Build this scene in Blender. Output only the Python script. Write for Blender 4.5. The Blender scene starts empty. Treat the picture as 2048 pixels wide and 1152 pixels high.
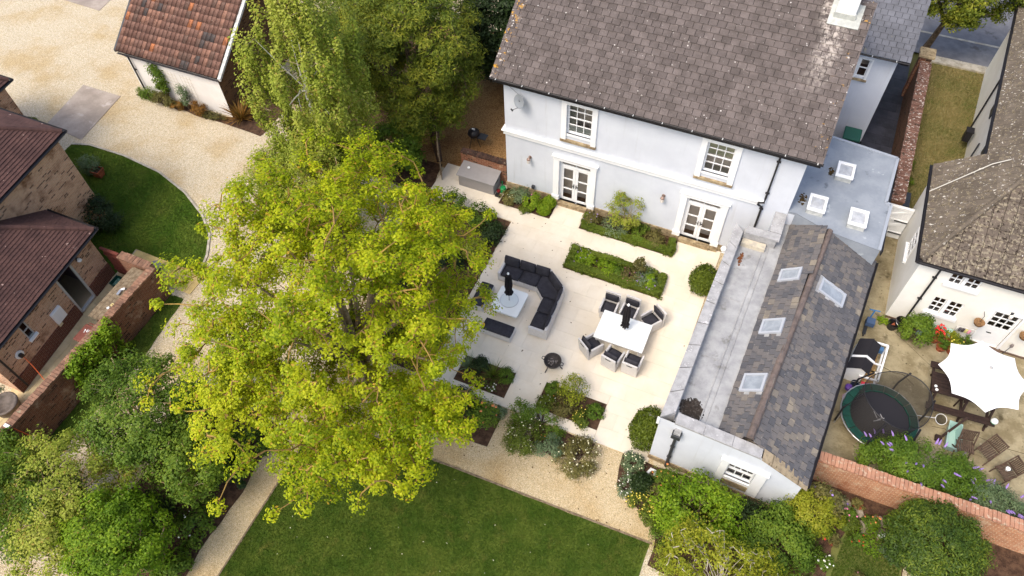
import bpy, bmesh, math, random
import numpy as np
from mathutils import Vector, Matrix

# ------------------------------------------------------------------ camera
S = bpy.context.scene
C = S.collection
rad = math.radians
cam = bpy.data.cameras.new('camera')
camo = bpy.data.objects.new('camera', cam)
C.objects.link(camo)
PITCH, ROLL, YAW = rad(53.94), rad(-2.24), rad(-25.33)
_fh = Vector((math.sin(YAW), math.cos(YAW), 0)); _rt = Vector((math.cos(YAW), -math.sin(YAW), 0)); _z = Vector((0, 0, 1))
_w = math.cos(PITCH) * _fh - math.sin(PITCH) * _z
_u = math.sin(PITCH) * _fh + math.cos(PITCH) * _z
_r2 = math.cos(ROLL) * _rt + math.sin(ROLL) * _u
_u2 = -math.sin(ROLL) * _rt + math.cos(ROLL) * _u
CAM = Vector((9.43, -19.88, 23.0))
_m = Matrix((_r2, _u2, -_w)).transposed().to_4x4()
_m.translation = CAM
camo.matrix_world = _m
cam.sensor_width = 36.0
cam.lens = 1500.0 / 2048.0 * 36.0
cam.clip_start = 0.1
cam.clip_end = 2000
S.camera = camo

# ------------------------------------------------------------------ sky, sun, exposure
SUN_EL, SUN_AZ = rad(56), rad(206)          # azimuth measured clockwise from +Y
world = bpy.data.worlds.new('World'); S.world = world; world.use_nodes = True
wn = world.node_tree; bg = wn.nodes['Background']
sky = wn.nodes.new('ShaderNodeTexSky'); sky.sky_type = 'NISHITA'; sky.sun_disc = False
sky.sun_elevation = SUN_EL; sky.sun_rotation = SUN_AZ
sky.air_density = 1.0; sky.dust_density = 4.0; sky.ozone_density = 0.6; sky.altitude = 50
wn.links.new(sky.outputs[0], bg.inputs[0]); bg.inputs[1].default_value = 0.15
sl = bpy.data.lights.new('sun', 'SUN'); sl.energy = 1.05; sl.angle = rad(20); sl.color = (1.0, 0.93, 0.82)
so = bpy.data.objects.new('sun', sl); C.objects.link(so)
_sd = Vector((math.sin(SUN_AZ) * math.cos(SUN_EL), math.cos(SUN_AZ) * math.cos(SUN_EL), math.sin(SUN_EL)))
so.rotation_euler = _sd.to_track_quat('Z', 'Y').to_euler()
so.location = (0, -20, 40)
S.view_settings.view_transform = 'Standard'
try: S.view_settings.look = 'None'
except Exception: pass
S.view_settings.gamma = 1.0
S.view_settings.use_curve_mapping = False
S.view_settings.exposure = 0.88
S.render.engine = 'CYCLES'
S.cycles.max_bounces = 6; S.cycles.diffuse_bounces = 3; S.cycles.glossy_bounces = 2
S.cycles.transmission_bounces = 4; S.cycles.transparent_max_bounces = 8
S.cycles.use_denoising = True
S.cycles.sample_clamp_indirect = 4.0

rnd = random.Random(7)
RG = np.random.default_rng(11)

# ------------------------------------------------------------------ materials
def lin(r, g, b):
    f = lambda c: (c / 255 / 12.92) if c / 255 <= 0.04045 else ((c / 255 + 0.055) / 1.055) ** 2.4
    return (f(r), f(g), f(b), 1.0)

class NT:
    def __init__(s, name):
        m = bpy.data.materials.new(name); m.use_nodes = True
        s.m = m; s.t = m.node_tree; s.n = s.t.nodes; s.l = s.t.links
        s.p = s.n['Principled BSDF']; s.out = s.n['Material Output']
        s.geo = s.n.new('ShaderNodeNewGeometry')
    def link(s, a, b): s.l.new(a, b)
    def val(s, sock, v):
        if hasattr(v, 'links') or hasattr(v, 'is_linked'): s.l.new(v, sock)
        else: sock.default_value = v
    def math(s, op, a, b=0.0, c=None, clamp=False):
        n = s.n.new('ShaderNodeMath'); n.operation = op; n.use_clamp = clamp
        s.val(n.inputs[0], a); s.val(n.inputs[1], b)
        if c is not None: s.val(n.inputs[2], c)
        return n.outputs[0]
    def mix(s, fac, a, b, mode='MIX'):
        n = s.n.new('ShaderNodeMix'); n.data_type = 'RGBA'; n.blend_type = mode; n.clamp_factor = True
        s.val(n.inputs[0], fac); s.val(n.inputs[6], a); s.val(n.inputs[7], b)
        return n.outputs[2]
    def noise(s, scale, detail=5, rough=.6, vec=None, dist=0):
        n = s.n.new('ShaderNodeTexNoise'); n.inputs['Scale'].default_value = scale
        n.inputs['Detail'].default_value = detail; n.inputs['Roughness'].default_value = rough
        n.inputs['Distortion'].default_value = dist
        s.l.new(vec or s.geo.outputs['Position'], n.inputs['Vector']); return n.outputs['Fac']
    def vor(s, scale, vec=None, feature='F1', out='Distance'):
        n = s.n.new('ShaderNodeTexVoronoi'); n.feature = feature; n.inputs['Scale'].default_value = scale
        s.l.new(vec or s.geo.outputs['Position'], n.inputs['Vector']); return n.outputs[out]
    def ramp(s, fac, lo, hi):
        n = s.n.new('ShaderNodeMapRange'); n.interpolation_type = 'SMOOTHSTEP'
        s.val(n.inputs[0], fac); n.inputs[1].default_value = lo; n.inputs[2].default_value = hi
        return n.outputs[0]
    def rand(s):
        o = s.n.new('ShaderNodeObjectInfo')
        return s.math('FRACT', s.math('ADD', o.outputs['Random'], s.geo.outputs['Random Per Island']))
    def xyz(s):
        n = s.n.new('ShaderNodeSeparateXYZ'); s.l.new(s.geo.outputs['Position'], n.inputs[0]); return n.outputs
    def bump(s, h, strength=.3, dist=.02):
        n = s.n.new('ShaderNodeBump'); n.inputs['Strength'].default_value = strength
        n.inputs['Distance'].default_value = dist; s.l.new(h, n.inputs['Height']); s.l.new(n.outputs[0], s.p.inputs['Normal'])
    def done(s, col, rough=.8, spec=.3, metal=0):
        s.val(s.p.inputs['Base Color'], col); s.val(s.p.inputs['Roughness'], rough)
        s.p.inputs['Specular IOR Level'].default_value = spec; s.p.inputs['Metallic'].default_value = metal
        return s.m

MATS = {}
def M(name, c1, c2=None, scale=3.0, lo=.35, hi=.65, rough=.8, spec=.3, bump=0.0, bscale=40, rndv=0.0, spots=(), metal=0, fine=0.0, fscale=60):
    """A surface: two tones blended by noise, tone varying piece by piece, lichen or stain spots, fine relief."""
    if name in MATS: return MATS[name]
    t = NT(name)
    col = c1
    if c2 is not None: col = t.mix(t.ramp(t.noise(scale, 6, .65), lo, hi), c1, c2)
    if rndv:
        r = t.math('ADD', t.math('MULTIPLY', t.rand(), 2 * rndv), 1 - rndv)
        g = t.n.new('ShaderNodeCombineColor'); [t.l.new(r, g.inputs[i]) for i in range(3)]
        col = t.mix(1.0, col, g.outputs[0], 'MULTIPLY')
    if fine:
        r = t.math('ADD', t.math('MULTIPLY', t.noise(fscale, 3, .7), 2 * fine), 1 - fine)
        g = t.n.new('ShaderNodeCombineColor'); [t.l.new(r, g.inputs[i]) for i in range(3)]
        col = t.mix(1.0, col, g.outputs[0], 'MULTIPLY')
    for (sc, ssc, a, b) in spots:
        col = t.mix(t.ramp(t.noise(ssc, 4, .6), a, b), col, sc)
    if bump: t.bump(t.noise(bscale, 4, .7), bump, .03)
    MATS[name] = t.done(col, rough, spec, metal); return MATS[name]

def leafmat(name, cols, trans=.35, rough=.55, dry=None):
    """Foliage: leaf by leaf tone, clump tone, light passing through."""
    if name in MATS: return MATS[name]
    t = NT(name)
    r = t.rand()
    cr = t.n.new('ShaderNodeValToRGB'); e = cr.color_ramp.elements
    e[0].position = 0; e[0].color = cols[0]; e[1].position = 1; e[1].color = cols[-1]
    for i, c in enumerate(cols[1:-1]):
        x = e.new((i + 1) / (len(cols) - 1)); x.color = c
    f = t.math('ADD', t.math('MULTIPLY', r, .55), t.math('MULTIPLY', t.ramp(t.noise(.55, 3, .5), .3, .7), .45))
    t.l.new(f, cr.inputs[0]); col = cr.outputs[0]
    if dry: col = t.mix(t.ramp(t.math('FRACT', t.math('MULTIPLY', r, 7.31)), .95, .97), col, dry)
    d = t.n.new('ShaderNodeBsdfTranslucent'); t.l.new(col, d.inputs[0])
    t.done(col, rough, .25)
    mx = t.n.new('ShaderNodeMixShader'); mx.inputs[0].default_value = trans
    t.l.new(t.p.outputs[0], mx.inputs[1]); t.l.new(d.outputs[0], mx.inputs[2]); t.l.new(mx.outputs[0], t.out.inputs[0])
    MATS[name] = t.m; return t.m

def brickmat(name, ang, a, b, mortar, dark=None, bw=.225, rh=.075, mo=.010, stain=None, pale=None):
    """Coursed brickwork laid out along the wall's own direction (ang) and height."""
    if name in MATS: return MATS[name]
    t = NT(name); x, y, z = t.xyz()
    u = t.math('ADD', t.math('MULTIPLY', x, math.cos(ang)), t.math('MULTIPLY', y, math.sin(ang)))
    cv = t.n.new('ShaderNodeCombineXYZ'); t.l.new(u, cv.inputs[0]); t.l.new(z, cv.inputs[1])
    br = t.n.new('ShaderNodeTexBrick'); t.l.new(cv.outputs[0], br.inputs['Vector'])
    br.inputs['Scale'].default_value = 1; br.inputs['Brick Width'].default_value = bw; br.inputs['Row Height'].default_value = rh
    br.inputs['Mortar Size'].default_value = mo; br.inputs['Mortar Smooth'].default_value = .3; br.inputs['Bias'].default_value = -.1
    br.inputs['Color1'].default_value = a; br.inputs['Color2'].default_value = b; br.inputs['Mortar'].default_value = mortar
    col = br.outputs['Color']
    # odd dark bricks: cell noise per brick
    if dark:
        sx = t.math('FLOOR', t.math('DIVIDE', u, bw)); sz = t.math('FLOOR', t.math('DIVIDE', z, rh))
        c2 = t.n.new('ShaderNodeCombineXYZ'); t.l.new(sx, c2.inputs[0]); t.l.new(sz, c2.inputs[1])
        w = t.n.new('ShaderNodeTexWhiteNoise'); w.noise_dimensions = '2D'; t.l.new(c2.outputs[0], w.inputs['Vector'])
        k = t.math('MULTIPLY', t.ramp(w.outputs['Value'], .86, .9), t.math('SUBTRACT', 1.0, br.outputs['Fac']))
        col = t.mix(k, col, dark)
    n = t.noise(1.3, 5, .65)
    if stain: col = t.mix(t.ramp(n, .5, .72), col, stain)
    if pale: col = t.mix(t.math('MULTIPLY', t.ramp(t.noise(2.1, 6, .7), .52, .7), .7), col, pale)
    r = t.math('ADD', t.math('MULTIPLY', t.noise(22, 3, .7), .7), .65)
    g = t.n.new('ShaderNodeCombineColor'); [t.l.new(r, g.inputs[i]) for i in range(3)]
    col = t.mix(1.0, col, g.outputs[0], 'MULTIPLY')
    t.bump(t.math('ADD', t.math('MULTIPLY', br.outputs['Fac'], -1.0), t.math('MULTIPLY', t.noise(50, 3, .6), .5)), .6, .012)
    MATS[name] = t.done(col, .9, .15); return MATS[name]

def gravelmat(name, cols, patch, scale=52):
    t = NT(name)
    c = t.vor(scale, out='Color'); sp = t.n.new('ShaderNodeSeparateColor'); t.l.new(c, sp.inputs[0])
    cr = t.n.new('ShaderNodeValToRGB'); e = cr.color_ramp.elements
    e[0].color = cols[0]; e[1].color = cols[-1]
    for i, k in enumerate(cols[1:-1]): x = e.new((i + 1) / (len(cols) - 1)); x.color = k
    t.l.new(sp.outputs[0], cr.inputs[0])
    col = t.mix(t.math('MULTIPLY', t.ramp(t.noise(.45, 5, .6), .42, .68), .6), cr.outputs[0], patch, 'MULTIPLY')
    d = t.vor(scale); col = t.mix(t.math('MULTIPLY', t.ramp(d, .5, .85), .4), col, tuple(x * .35 for x in cols[0][:3]) + (1,))
    r = t.math('ADD', t.math('MULTIPLY', t.noise(9, 4, .7), .5), .75)
    g = t.n.new('ShaderNodeCombineColor'); [t.l.new(r, g.inputs[i]) for i in range(3)]
    col = t.mix(1.0, col, g.outputs[0], 'MULTIPLY')
    t.bump(t.math('SUBTRACT', 1.0, d), .8, .02)
    MATS[name] = t.done(col, .9, .2); return MATS[name]

def glassmat(sheen=None):
    t = NT('window glass')
    tr = t.n.new('ShaderNodeBsdfTransparent'); tr.inputs[0].default_value = (.95, .97, .97, 1)
    gl = t.n.new('ShaderNodeBsdfGlossy'); gl.inputs['Roughness'].default_value = .03
    fr = t.n.new('ShaderNodeFresnel'); fr.inputs[0].default_value = 1.5 if sheen is None else 2.6
    mx = t.n.new('ShaderNodeMixShader'); t.l.new(fr.outputs[0], mx.inputs[0]); t.l.new(tr.outputs[0], mx.inputs[1]); t.l.new(gl.outputs[0], mx.inputs[2])
    t.l.new(mx.outputs[0], t.out.inputs[0]); MATS['glass'] = t.m; return t.m
GLASS = glassmat()

WHITE = M('white gloss paint', lin(244, 244, 242), lin(236, 237, 236), scale=1.5, rough=.45, spec=.4)
def rendermat():
    t = NT('pale blue grey render'); x, y, z = t.xyz()
    cv = t.n.new('ShaderNodeCombineXYZ'); t.l.new(t.math('MULTIPLY', x, 5.0), cv.inputs[0]); t.l.new(t.math('MULTIPLY', y, 5.0), cv.inputs[1]); t.l.new(t.math('MULTIPLY', z, .35), cv.inputs[2])
    col = t.mix(t.ramp(t.noise(.9, 5, .6), .3, .7), lin(214, 218, 224), lin(204, 208, 215))
    col = t.mix(t.math('MULTIPLY', t.ramp(t.noise(1.0, 4, .6, cv.outputs[0]), .55, .8), .35), col, lin(176, 176, 172))   # rain streaks
    t.bump(t.noise(90, 4, .7), .05, .03); return t.done(col, .85, .3)
RENDERW = rendermat()
CREAM = M('cream render', lin(241, 238, 229), lin(232, 228, 216), scale=.7, rough=.85, bump=.15, bscale=30)
BLACK = M('black gutter plastic', lin(34, 32, 34), rough=.45, spec=.4)
DARKMET = M('dark grey metal', lin(52, 54, 58), rough=.45, spec=.5)
STONE = M('old buff stone', lin(176, 158, 124), lin(128, 110, 84), scale=5, rough=.9, bump=.4, bscale=25, spots=((lin(92, 84, 66), 9, .58, .72),))
SOIL = M('dark garden soil', lin(96, 74, 58), lin(66, 50, 40), scale=5, rough=1, spec=.1, bump=.9, bscale=22, fine=.35, fscale=35)
INTER = M('room wall', lin(226, 208, 192), rough=.9)
INTERF = M('room floor', lin(150, 108, 84), lin(128, 90, 70), rough=.6)
CURT = M('curtain cloth', lin(205, 202, 190), lin(150, 146, 130), scale=12, rough=.9)
LEAD = M('lead sheet', lin(170, 170, 168), lin(146, 146, 146), scale=1.6, rough=.6, spec=.4, spots=((lin(192, 192, 190), .9, .52, .8), (lin(116, 114, 108), 2.3, .58, .76), (lin(104, 102, 96), 9, .68, .76)), fine=.12, fscale=18)
TIMBER = M('grey weathered timber', lin(140, 124, 100), lin(106, 90, 70), scale=8, rough=.9, bump=.3)
BARK = M('brown grey bark', lin(108, 92, 74), lin(70, 58, 46), scale=9, rough=.95, bump=.6, bscale=30)
BARKL = M('lichen covered pale bark', lin(172, 158, 128), lin(150, 122, 62), scale=4, rough=.95, bump=.4)
BIRCHB = M('white birch bark', lin(222, 218, 206), lin(120, 112, 104), scale=12, lo=.55, hi=.7, rough=.8)
TERRAC = M('terracotta', lin(168, 92, 62), lin(140, 76, 52), scale=6, rough=.85)

# ------------------------------------------------------------------ mesh building
class MB:
    def __init__(s): s.v = []; s.f = []
    def add(s, vs, fs):
        k = len(s.v); s.v += [tuple(p) for p in vs]; s.f += [tuple(i + k for i in f) for f in fs]; return s
    def quad(s, *p): return s.add(p, [tuple(range(len(p)))])
    def obox(s, o, ex, ey, ez):
        o, ex, ey, ez = map(Vector, (o, ex, ey, ez))
        p = [o, o + ex, o + ex + ey, o + ey]; p += [q + ez for q in p]
        return s.add(p, [(3, 2, 1, 0), (4, 5, 6, 7), (0, 1, 5, 4), (1, 2, 6, 5), (2, 3, 7, 6), (3, 0, 4, 7)])
    def b(s, x0, x1, y0, y1, z0, z1): return s.obox((x0, y0, z0), (x1 - x0, 0, 0), (0, y1 - y0, 0), (0, 0, z1 - z0))
    def cb(s, c, d, rz=0):
        a, bb = math.cos(rz), math.sin(rz); ex = Vector((a * d[0], bb * d[0], 0)); ey = Vector((-bb * d[1], a * d[1], 0)); ez = Vector((0, 0, d[2]))
        return s.obox(Vector(c) - ex / 2 - ey / 2 - ez / 2, ex, ey, ez)
    def prism(s, poly, z0, z1):
        n = len(poly); vs = [(x, y, z0) for x, y in poly] + [(x, y, z1) for x, y in poly]
        return s.add(vs, [tuple(range(n))[::-1], tuple(range(n, 2 * n))] + [(i, (i + 1) % n, n + (i + 1) % n, n + i) for i in range(n)])
    def tube(s, pts, r, n=6, caps=True):
        pts = [Vector(p) for p in pts]; m = len(pts); rs = list(r) if hasattr(r, '__len__') else [r] * m
        vs = []; ref = Vector((0.31, 0.17, 0.93))
        for i, p in enumerate(pts):
            d = (pts[min(i + 1, m - 1)] - pts[max(i - 1, 0)]).normalized()
            a = d.cross(ref)
            if a.length < .05: a = d.cross(Vector((1, 0, 0)))
            a.normalize(); bb = d.cross(a)
            for k in range(n):
                t = 2 * math.pi * k / n; vs.append(p + (a * math.cos(t) + bb * math.sin(t)) * rs[i])
        fs = [(i * n + k, i * n + (k + 1) % n, (i + 1) * n + (k + 1) % n, (i + 1) * n + k) for i in range(m - 1) for k in range(n)]
        if caps: fs += [tuple(range(n))[::-1], tuple(range((m - 1) * n, m * n))]
        return s.add(vs, fs)
    def lathe(s, c, prof, n=16, cap0=True, cap1=True):
        c = Vector(c); vs = []
        for r, z in prof:
            for k in range(n):
                t = 2 * math.pi * k / n; vs.append(c + Vector((r * math.cos(t), r * math.sin(t), z)))
        m = len(prof); fs = [(i * n + k, i * n + (k + 1) % n, (i + 1) * n + (k + 1) % n, (i + 1) * n + k) for i in range(m - 1) for k in range(n)]
        if cap0: fs.append(tuple(range(n))[::-1])
        if cap1: fs.append(tuple(range((m - 1) * n, m * n)))
        return s.add(vs, fs)
    def pillow(s, c, d, rz=0, tilt=None, puff=.25):
        """a cushion: rounded, slightly domed box; local axes x,y wide, z thick"""
        nx = ny = 6; vs = []; R = Matrix.Rotation(rz, 3, 'Z')
        if tilt: R = R @ Matrix.Rotation(tilt, 3, 'X')
        top = []; bot = []
        for j in range(ny + 1):
            for i in range(nx + 1):
                x = -1 + 2 * i / nx; y = -1 + 2 * j / ny
                e = max(abs(x), abs(y)) ** 6; h = (1 - e * .55) * (1 - puff + puff * (1 - x * x) * (1 - y * y))
                sx = 1 - .03 * (y * y) ; sy = 1 - .03 * x * x
                top.append(Vector((x * d[0] / 2 * sx, y * d[1] / 2 * sy, h * d[2] / 2))); bot.append(Vector((x * d[0] / 2 * sx, y * d[1] / 2 * sy, -h * d[2] / 2)))
        vs = [R @ p + Vector(c) for p in top + bot]; o = (nx + 1) * (ny + 1); w = nx + 1; fs = []
        for j in range(ny):
            for i in range(nx):
                a = j * w + i; fs.append((a, a + 1, a + w + 1, a + w)); fs.append((o + a, o + a + w, o + a + w + 1, o + a + 1))
        ring = [i for i in range(w)] + [j * w + nx for j in range(1, ny + 1)] + [ny * w + i for i in range(nx - 1, -1, -1)] + [j * w for j in range(ny - 1, 0, -1)]
        for k in range(len(ring)):
            a, b_ = ring[k], ring[(k + 1) % len(ring)]; fs.append((a, o + a, o + b_, b_))
        return s.add(vs, fs)

def setp(o, label=None, cat=None, group=None, kind=None):
    if label: o['label'] = label
    if cat: o['category'] = cat
    if group: o['group'] = group
    if kind: o['kind'] = kind
    return o

def obj(name, mb, mat, parent=None, smooth=False, world=True, bevel=0):
    me = bpy.data.meshes.new(name); me.from_pydata(mb.v, [], mb.f); me.materials.append(mat)
    return link(name, me, parent, smooth, world, bevel)

def link(name, me, parent=None, smooth=False, world=True, bevel=0):
    if smooth and len(me.polygons): me.polygons.foreach_set('use_smooth', [True] * len(me.polygons))
    o = bpy.data.objects.new(name, me); C.objects.link(o)
    if parent is not None:
        o.parent = parent
        if world and parent.type == 'EMPTY' and parent.parent is None: o.location = -Vector(parent.location)
    if bevel:
        m = o.modifiers.new('bevel', 'BEVEL'); m.width = bevel; m.segments = 2; m.limit_method = 'ANGLE'
    return o

def thing(name, label, cat, loc=(0, 0, 0), rz=0, group=None):
    o = bpy.data.objects.new(name, None); C.objects.link(o); o.empty_display_size = .2
    o.location = loc; o.rotation_euler = (0, 0, rz); return setp(o, label, cat, group)

def copy_tree(o, parent=None):
    c = o.copy(); C.objects.link(c); c.parent = parent
    for ch in [x for x in o.children]: copy_tree(ch, c)
    return c

def npmesh(name, verts, faces):
    """verts (n,3), faces (m,k) arrays, all of k corners"""
    me = bpy.data.meshes.new(name); k = faces.shape[1]
    me.vertices.add(len(verts)); me.vertices.foreach_set('co', np.ascontiguousarray(verts, dtype=np.float32).ravel())
    me.loops.add(faces.size); me.loops.foreach_set('vertex_index', np.ascontiguousarray(faces, dtype=np.int32).ravel())
    me.polygons.add(len(faces)); me.polygons.foreach_set('loop_start', np.arange(0, faces.size, k, dtype=np.int32))
    me.polygons.foreach_set('loop_total', np.full(len(faces), k, dtype=np.int32))
    me.update(calc_edges=True); return me

def sheet(name, poly, z, mat, kind='structure', jit=0, step=.5):
    pts = []
    n = len(poly)
    for i in range(n):
        a, b_ = Vector(poly[i]), Vector(poly[(i + 1) % n]); L = (b_ - a).length; k = max(1, int(L / step)) if jit else 1
        for q in range(k):
            p = a.lerp(b_, q / k); pts.append((p.x + rnd.uniform(-jit, jit), p.y + rnd.uniform(-jit, jit), z))
    mb = MB(); mb.quad(*pts); o = obj(name, mb, mat); return setp(o, kind=kind)

# ------------------------------------------------------------------ the ground
GRAV = gravelmat('pale gravel', [lin(172, 154, 122), lin(200, 184, 152), lin(214, 200, 172), lin(228, 218, 198)], lin(226, 204, 156))
GRAVB = gravelmat('brown leaf strewn gravel', [lin(116, 84, 50), lin(168, 130, 82), lin(186, 150, 102), lin(140, 104, 62)], lin(160, 130, 92), 38)
LAWNM = M('mown lawn', lin(58, 80, 24), lin(86, 100, 38), scale=1.1, rough=.95, spec=.1, bump=.6, bscale=60, fine=.3, fscale=26, spots=((lin(100, 100, 46), 1.6, .52, .78), (lin(46, 66, 20), 2.7, .56, .76)))
LAWN2 = M('lush lawn', lin(64, 94, 26), lin(98, 116, 42), scale=.8, rough=.95, spec=.1, bump=.6, bscale=60, fine=.3, fscale=26, spots=((lin(106, 106, 50), 1.3, .54, .8), (lin(48, 72, 20), 2.3, .56, .76)))
DRYG = M('dry rough grass', lin(146, 134, 92), lin(94, 104, 50), scale=1.0, rough=1, spec=.1, bump=.8, bscale=40, fine=.4, fscale=24)
CONC = M('weathered concrete yard', lin(166, 154, 124), lin(128, 116, 88), scale=1.3, rough=.95, spec=.15, bump=.3, bscale=18, fine=.22, fscale=14, spots=((lin(92, 82, 60), 1.9, .56, .72), (lin(184, 172, 144), 3.1, .6, .72), (lin(84, 76, 56), 6, .64, .72)))
PADM = M('grey concrete pad', lin(172, 159, 146), lin(146, 134, 122), scale=.9, rough=.9, fine=.12, fscale=20, spots=((lin(186, 174, 164), 1.6, .6, .74),))
TERR = M('pale limestone paving', lin(228, 218, 200), lin(219, 207, 186), scale=.7, rough=.75, spec=.3, rndv=.035, fine=.04, fscale=9, spots=((lin(204, 188, 160), 1.2, .64, .85),))
JOINT = M('sand joint', lin(206, 194, 172), rough=1)
SANDST = M('yellow sandstone flags', lin(204, 180, 120), lin(182, 158, 102), scale=2.5, rough=.9, rndv=.08, fine=.1, fscale=14)
SLATEF = M('dark slate flags', lin(58, 58, 66), lin(44, 44, 50), scale=2, rough=.6, spec=.4, rndv=.18)
ROADM = M('asphalt', lin(116, 116, 120), lin(98, 98, 102), scale=1.5, rough=.9, fine=.15, fscale=60, spots=((lin(84, 82, 82), .9, .6, .7),))
KERBM = M('concrete kerb', lin(188, 180, 164), lin(156, 148, 132), scale=4, rough=.9)

mb = MB(); mb.quad((-300, -300, -.08), (300, -300, -.08), (300, 300, -.08), (-300, 300, -.08))
setp(obj('ground', mb, M('rough grass ground', lin(74, 78, 40), lin(98, 92, 56), scale=.3, rough=1)), kind='structure')
sheet('gravel_drive', [(-60, -40), (13.4, -40), (13.4, 0.2), (0.0, 0.2), (0.0, 30), (-60, 30)], 0.0, GRAV)
sheet('gravel_yard', [(-4.6, .02), (0.05, .02), (0.05, 9.5), (-9, 9.5), (-7.5, 3)], .004, GRAVB, jit=.06)
GRAVP = gravelmat('golden path gravel', [lin(176, 152, 112), lin(204, 182, 140), lin(218, 198, 160), lin(230, 214, 182)], lin(222, 200, 156), 64)
sheet('gravel_path', [(-2.55, -9.4), (9.2, -9.3), (10.4, -11.0), (10.2, -12.1), (-1.5, -12.3), (-1.55, -24), (-2.6, -24)], .0035, GRAVP)
FRONT_LAWN = [(9.95, -11.93), (-1.55, -12.2), (-1.6, -24), (9.6, -24)]
sheet('lawn', FRONT_LAWN, .012, LAWNM, jit=.02, step=.25)
DRIVE_LAWN = [(-19.2, -5.0), (-18.4, -4.74), (-16.44, -4.70), (-14.32, -4.93), (-12.54, -5.48), (-11.05, -6.24), (-10.09, -7.01), (-9.54, -7.90), (-9.2, -8.85), (-12.4, -8.75), (-12.3, -10.2), (-14.4, -10.2), (-14.9, -7.8), (-19.2, -7.6)]
sheet('drive_lawn', DRIVE_LAWN, .012, LAWN2, jit=.015, step=.3)
WALL_GRASS = [(-9.95, -10.05), (-9.05, -10.0), (-8.75, -12.6), (-8.9, -15.0), (-8.6, -22), (-9.95, -22)]
sheet('grass_strip', WALL_GRASS, .012, LAWNM, jit=.03, step=.3)
# edging of the drive lawn: thin stone line
def strip(poly, w):
    a = [Vector(p) for p in poly]; L = []; R_ = []
    for i, p in enumerate(a):
        d = (a[min(i + 1, len(a) - 1)] - a[max(i - 1, 0)]).normalized(); n = Vector((-d.y, d.x)); L.append(p + n * w / 2); R_.append(p - n * w / 2)
    return [tuple(p) for p in L] + [tuple(p) for p in reversed(R_)]
mb = MB(); ed = strip(DRIVE_LAWN[:9], .09); k = len(ed) // 2
for i in range(k - 1):
    q = [ed[i], ed[i + 1], ed[len(ed) - 2 - i], ed[len(ed) - 1 - i]]; mb.prism([tuple(p) for p in q][::-1], 0, .05)
setp(obj('lawn_edging', mb, KERBM), kind='structure')
mb = MB(); ed = strip([(-1.53, -12.17), (10.0, -11.90)], .06); mb.prism(ed[::-1], 0, .03)
mb.prism(strip([(-1.58, -12.2), (-1.62, -24)], .05)[::-1], 0, .03)
setp(obj('timber_lawn_edging', mb, TIMBER), kind='structure')
sheet('planting_soil', [(-2.5, -1.7), (.9, -1.7), (.92, -3.2), (1.9, -8.2), (1.9, -9.3), (-2.3, -9.6)], .008, SOIL, jit=.05)
sheet('planting_soil', [(-5.6, -12.6), (-2.5, -13.0), (-2.5, -24), (-5.0, -24), (-5.9, -18)], .008, SOIL, jit=.1)
sheet('planting_soil', [(10.0, -11.5), (8.4, -10.5), (8.3, -9.45), (13.5, -9.45), (13.6, -12.5), (10.1, -12.6)], .0075, SOIL, jit=.05)
sheet('planting_soil', [(2.0, -9.6), (4.1, -9.56), (4.08, -11.0), (2.0, -11.02)], .008, SOIL, jit=.02)
sheet('planting_soil', [(5.2, -9.5), (7.3, -9.5), (7.32, -9.95), (6.2, -10.5), (5.3, -10.3)], .008, SOIL, jit=.02)
sheet('planting_soil', [(-18.8, -1.25), (-13.2, -1.3), (-11.5, -1.4), (-11.4, 2.5), (-13.4, 3), (-13.5, -.8), (-18.6, -.85)], .010, SOIL, jit=.05)
sheet('tree_litter_ground', [(-12, 2.2), (-4.7, .2), (-7.4, 3), (-9, 10), (-14, 12)], .0065, SOIL, jit=.1)
sheet('shrub_border_soil', [(-9.5, -1.5), (-2.7, -1.7), (-3.2, .1), (-4.6, .2), (-11.8, 2.3)], .007, SOIL, jit=.1)

# concrete pads in the drive
mb = MB(); mb.prism([(-21.65, -1.58), (-19.37, -1.56), (-19.0, -4.63), (-21.26, -4.4)][::-1], 0, .02)
setp(obj('concrete_pad', mb, PADM), kind='structure')
mb = MB(); mb.prism([(-27.92, 3.6), (-25.2, 3.52), (-25.6, 7.2), (-28.4, 7.0)][::-1], 0, .02)
setp(obj('concrete_pad', mb, PADM), kind='structure')

def rsub(r, cuts):
    out = [r]
    for c in cuts:
        nx = []
        for a in out:
            x0, x1, y0, y1 = max(a[0], c[0]), min(a[1], c[1]), max(a[2], c[2]), min(a[3], c[3])
            if x0 >= x1 or y0 >= y1: nx.append(a); continue
            if a[0] < x0: nx.append((a[0], x0, a[2], a[3]))
            if x1 < a[1]: nx.append((x1, a[1], a[2], a[3]))
            if a[2] < y0: nx.append((x0, x1, a[2], y0))
            if y1 < a[3]: nx.append((x0, x1, y1, a[3]))
        out = nx
    return [a for a in out if a[1] - a[0] > .03 and a[3] - a[2] > .03]

UB = MB().b(0, 1, 0, 1, 0, 1)
def slabs(parent, name, rects, cuts, sx, sy, h, mat, gap=.006, off=.5, z=0.0):
    me = bpy.data.meshes.new(name); me.from_pydata(UB.v, [], UB.f); me.materials.append(mat)
    for R0 in rects:
        x0, x1, y0, y1 = R0; j = 0; y = y0
        while y < y1 - .01:
            x = x0 - (sx * off if j % 2 else 0)
            while x < x1 - .01:
                r = (max(x, x0), min(x + sx, x1), y, min(y + sy, y1))
                for a in rsub(r, cuts):
                    o = bpy.data.objects.new(name, me); C.objects.link(o); o.parent = parent
                    o.location = (a[0] + gap / 2, a[2] + gap / 2, z + rnd.uniform(-.0015, .0015)); o.scale = (a[1] - a[0] - gap, a[3] - a[2] - gap, h)
                x += sx
            y += sy; j += 1

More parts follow.
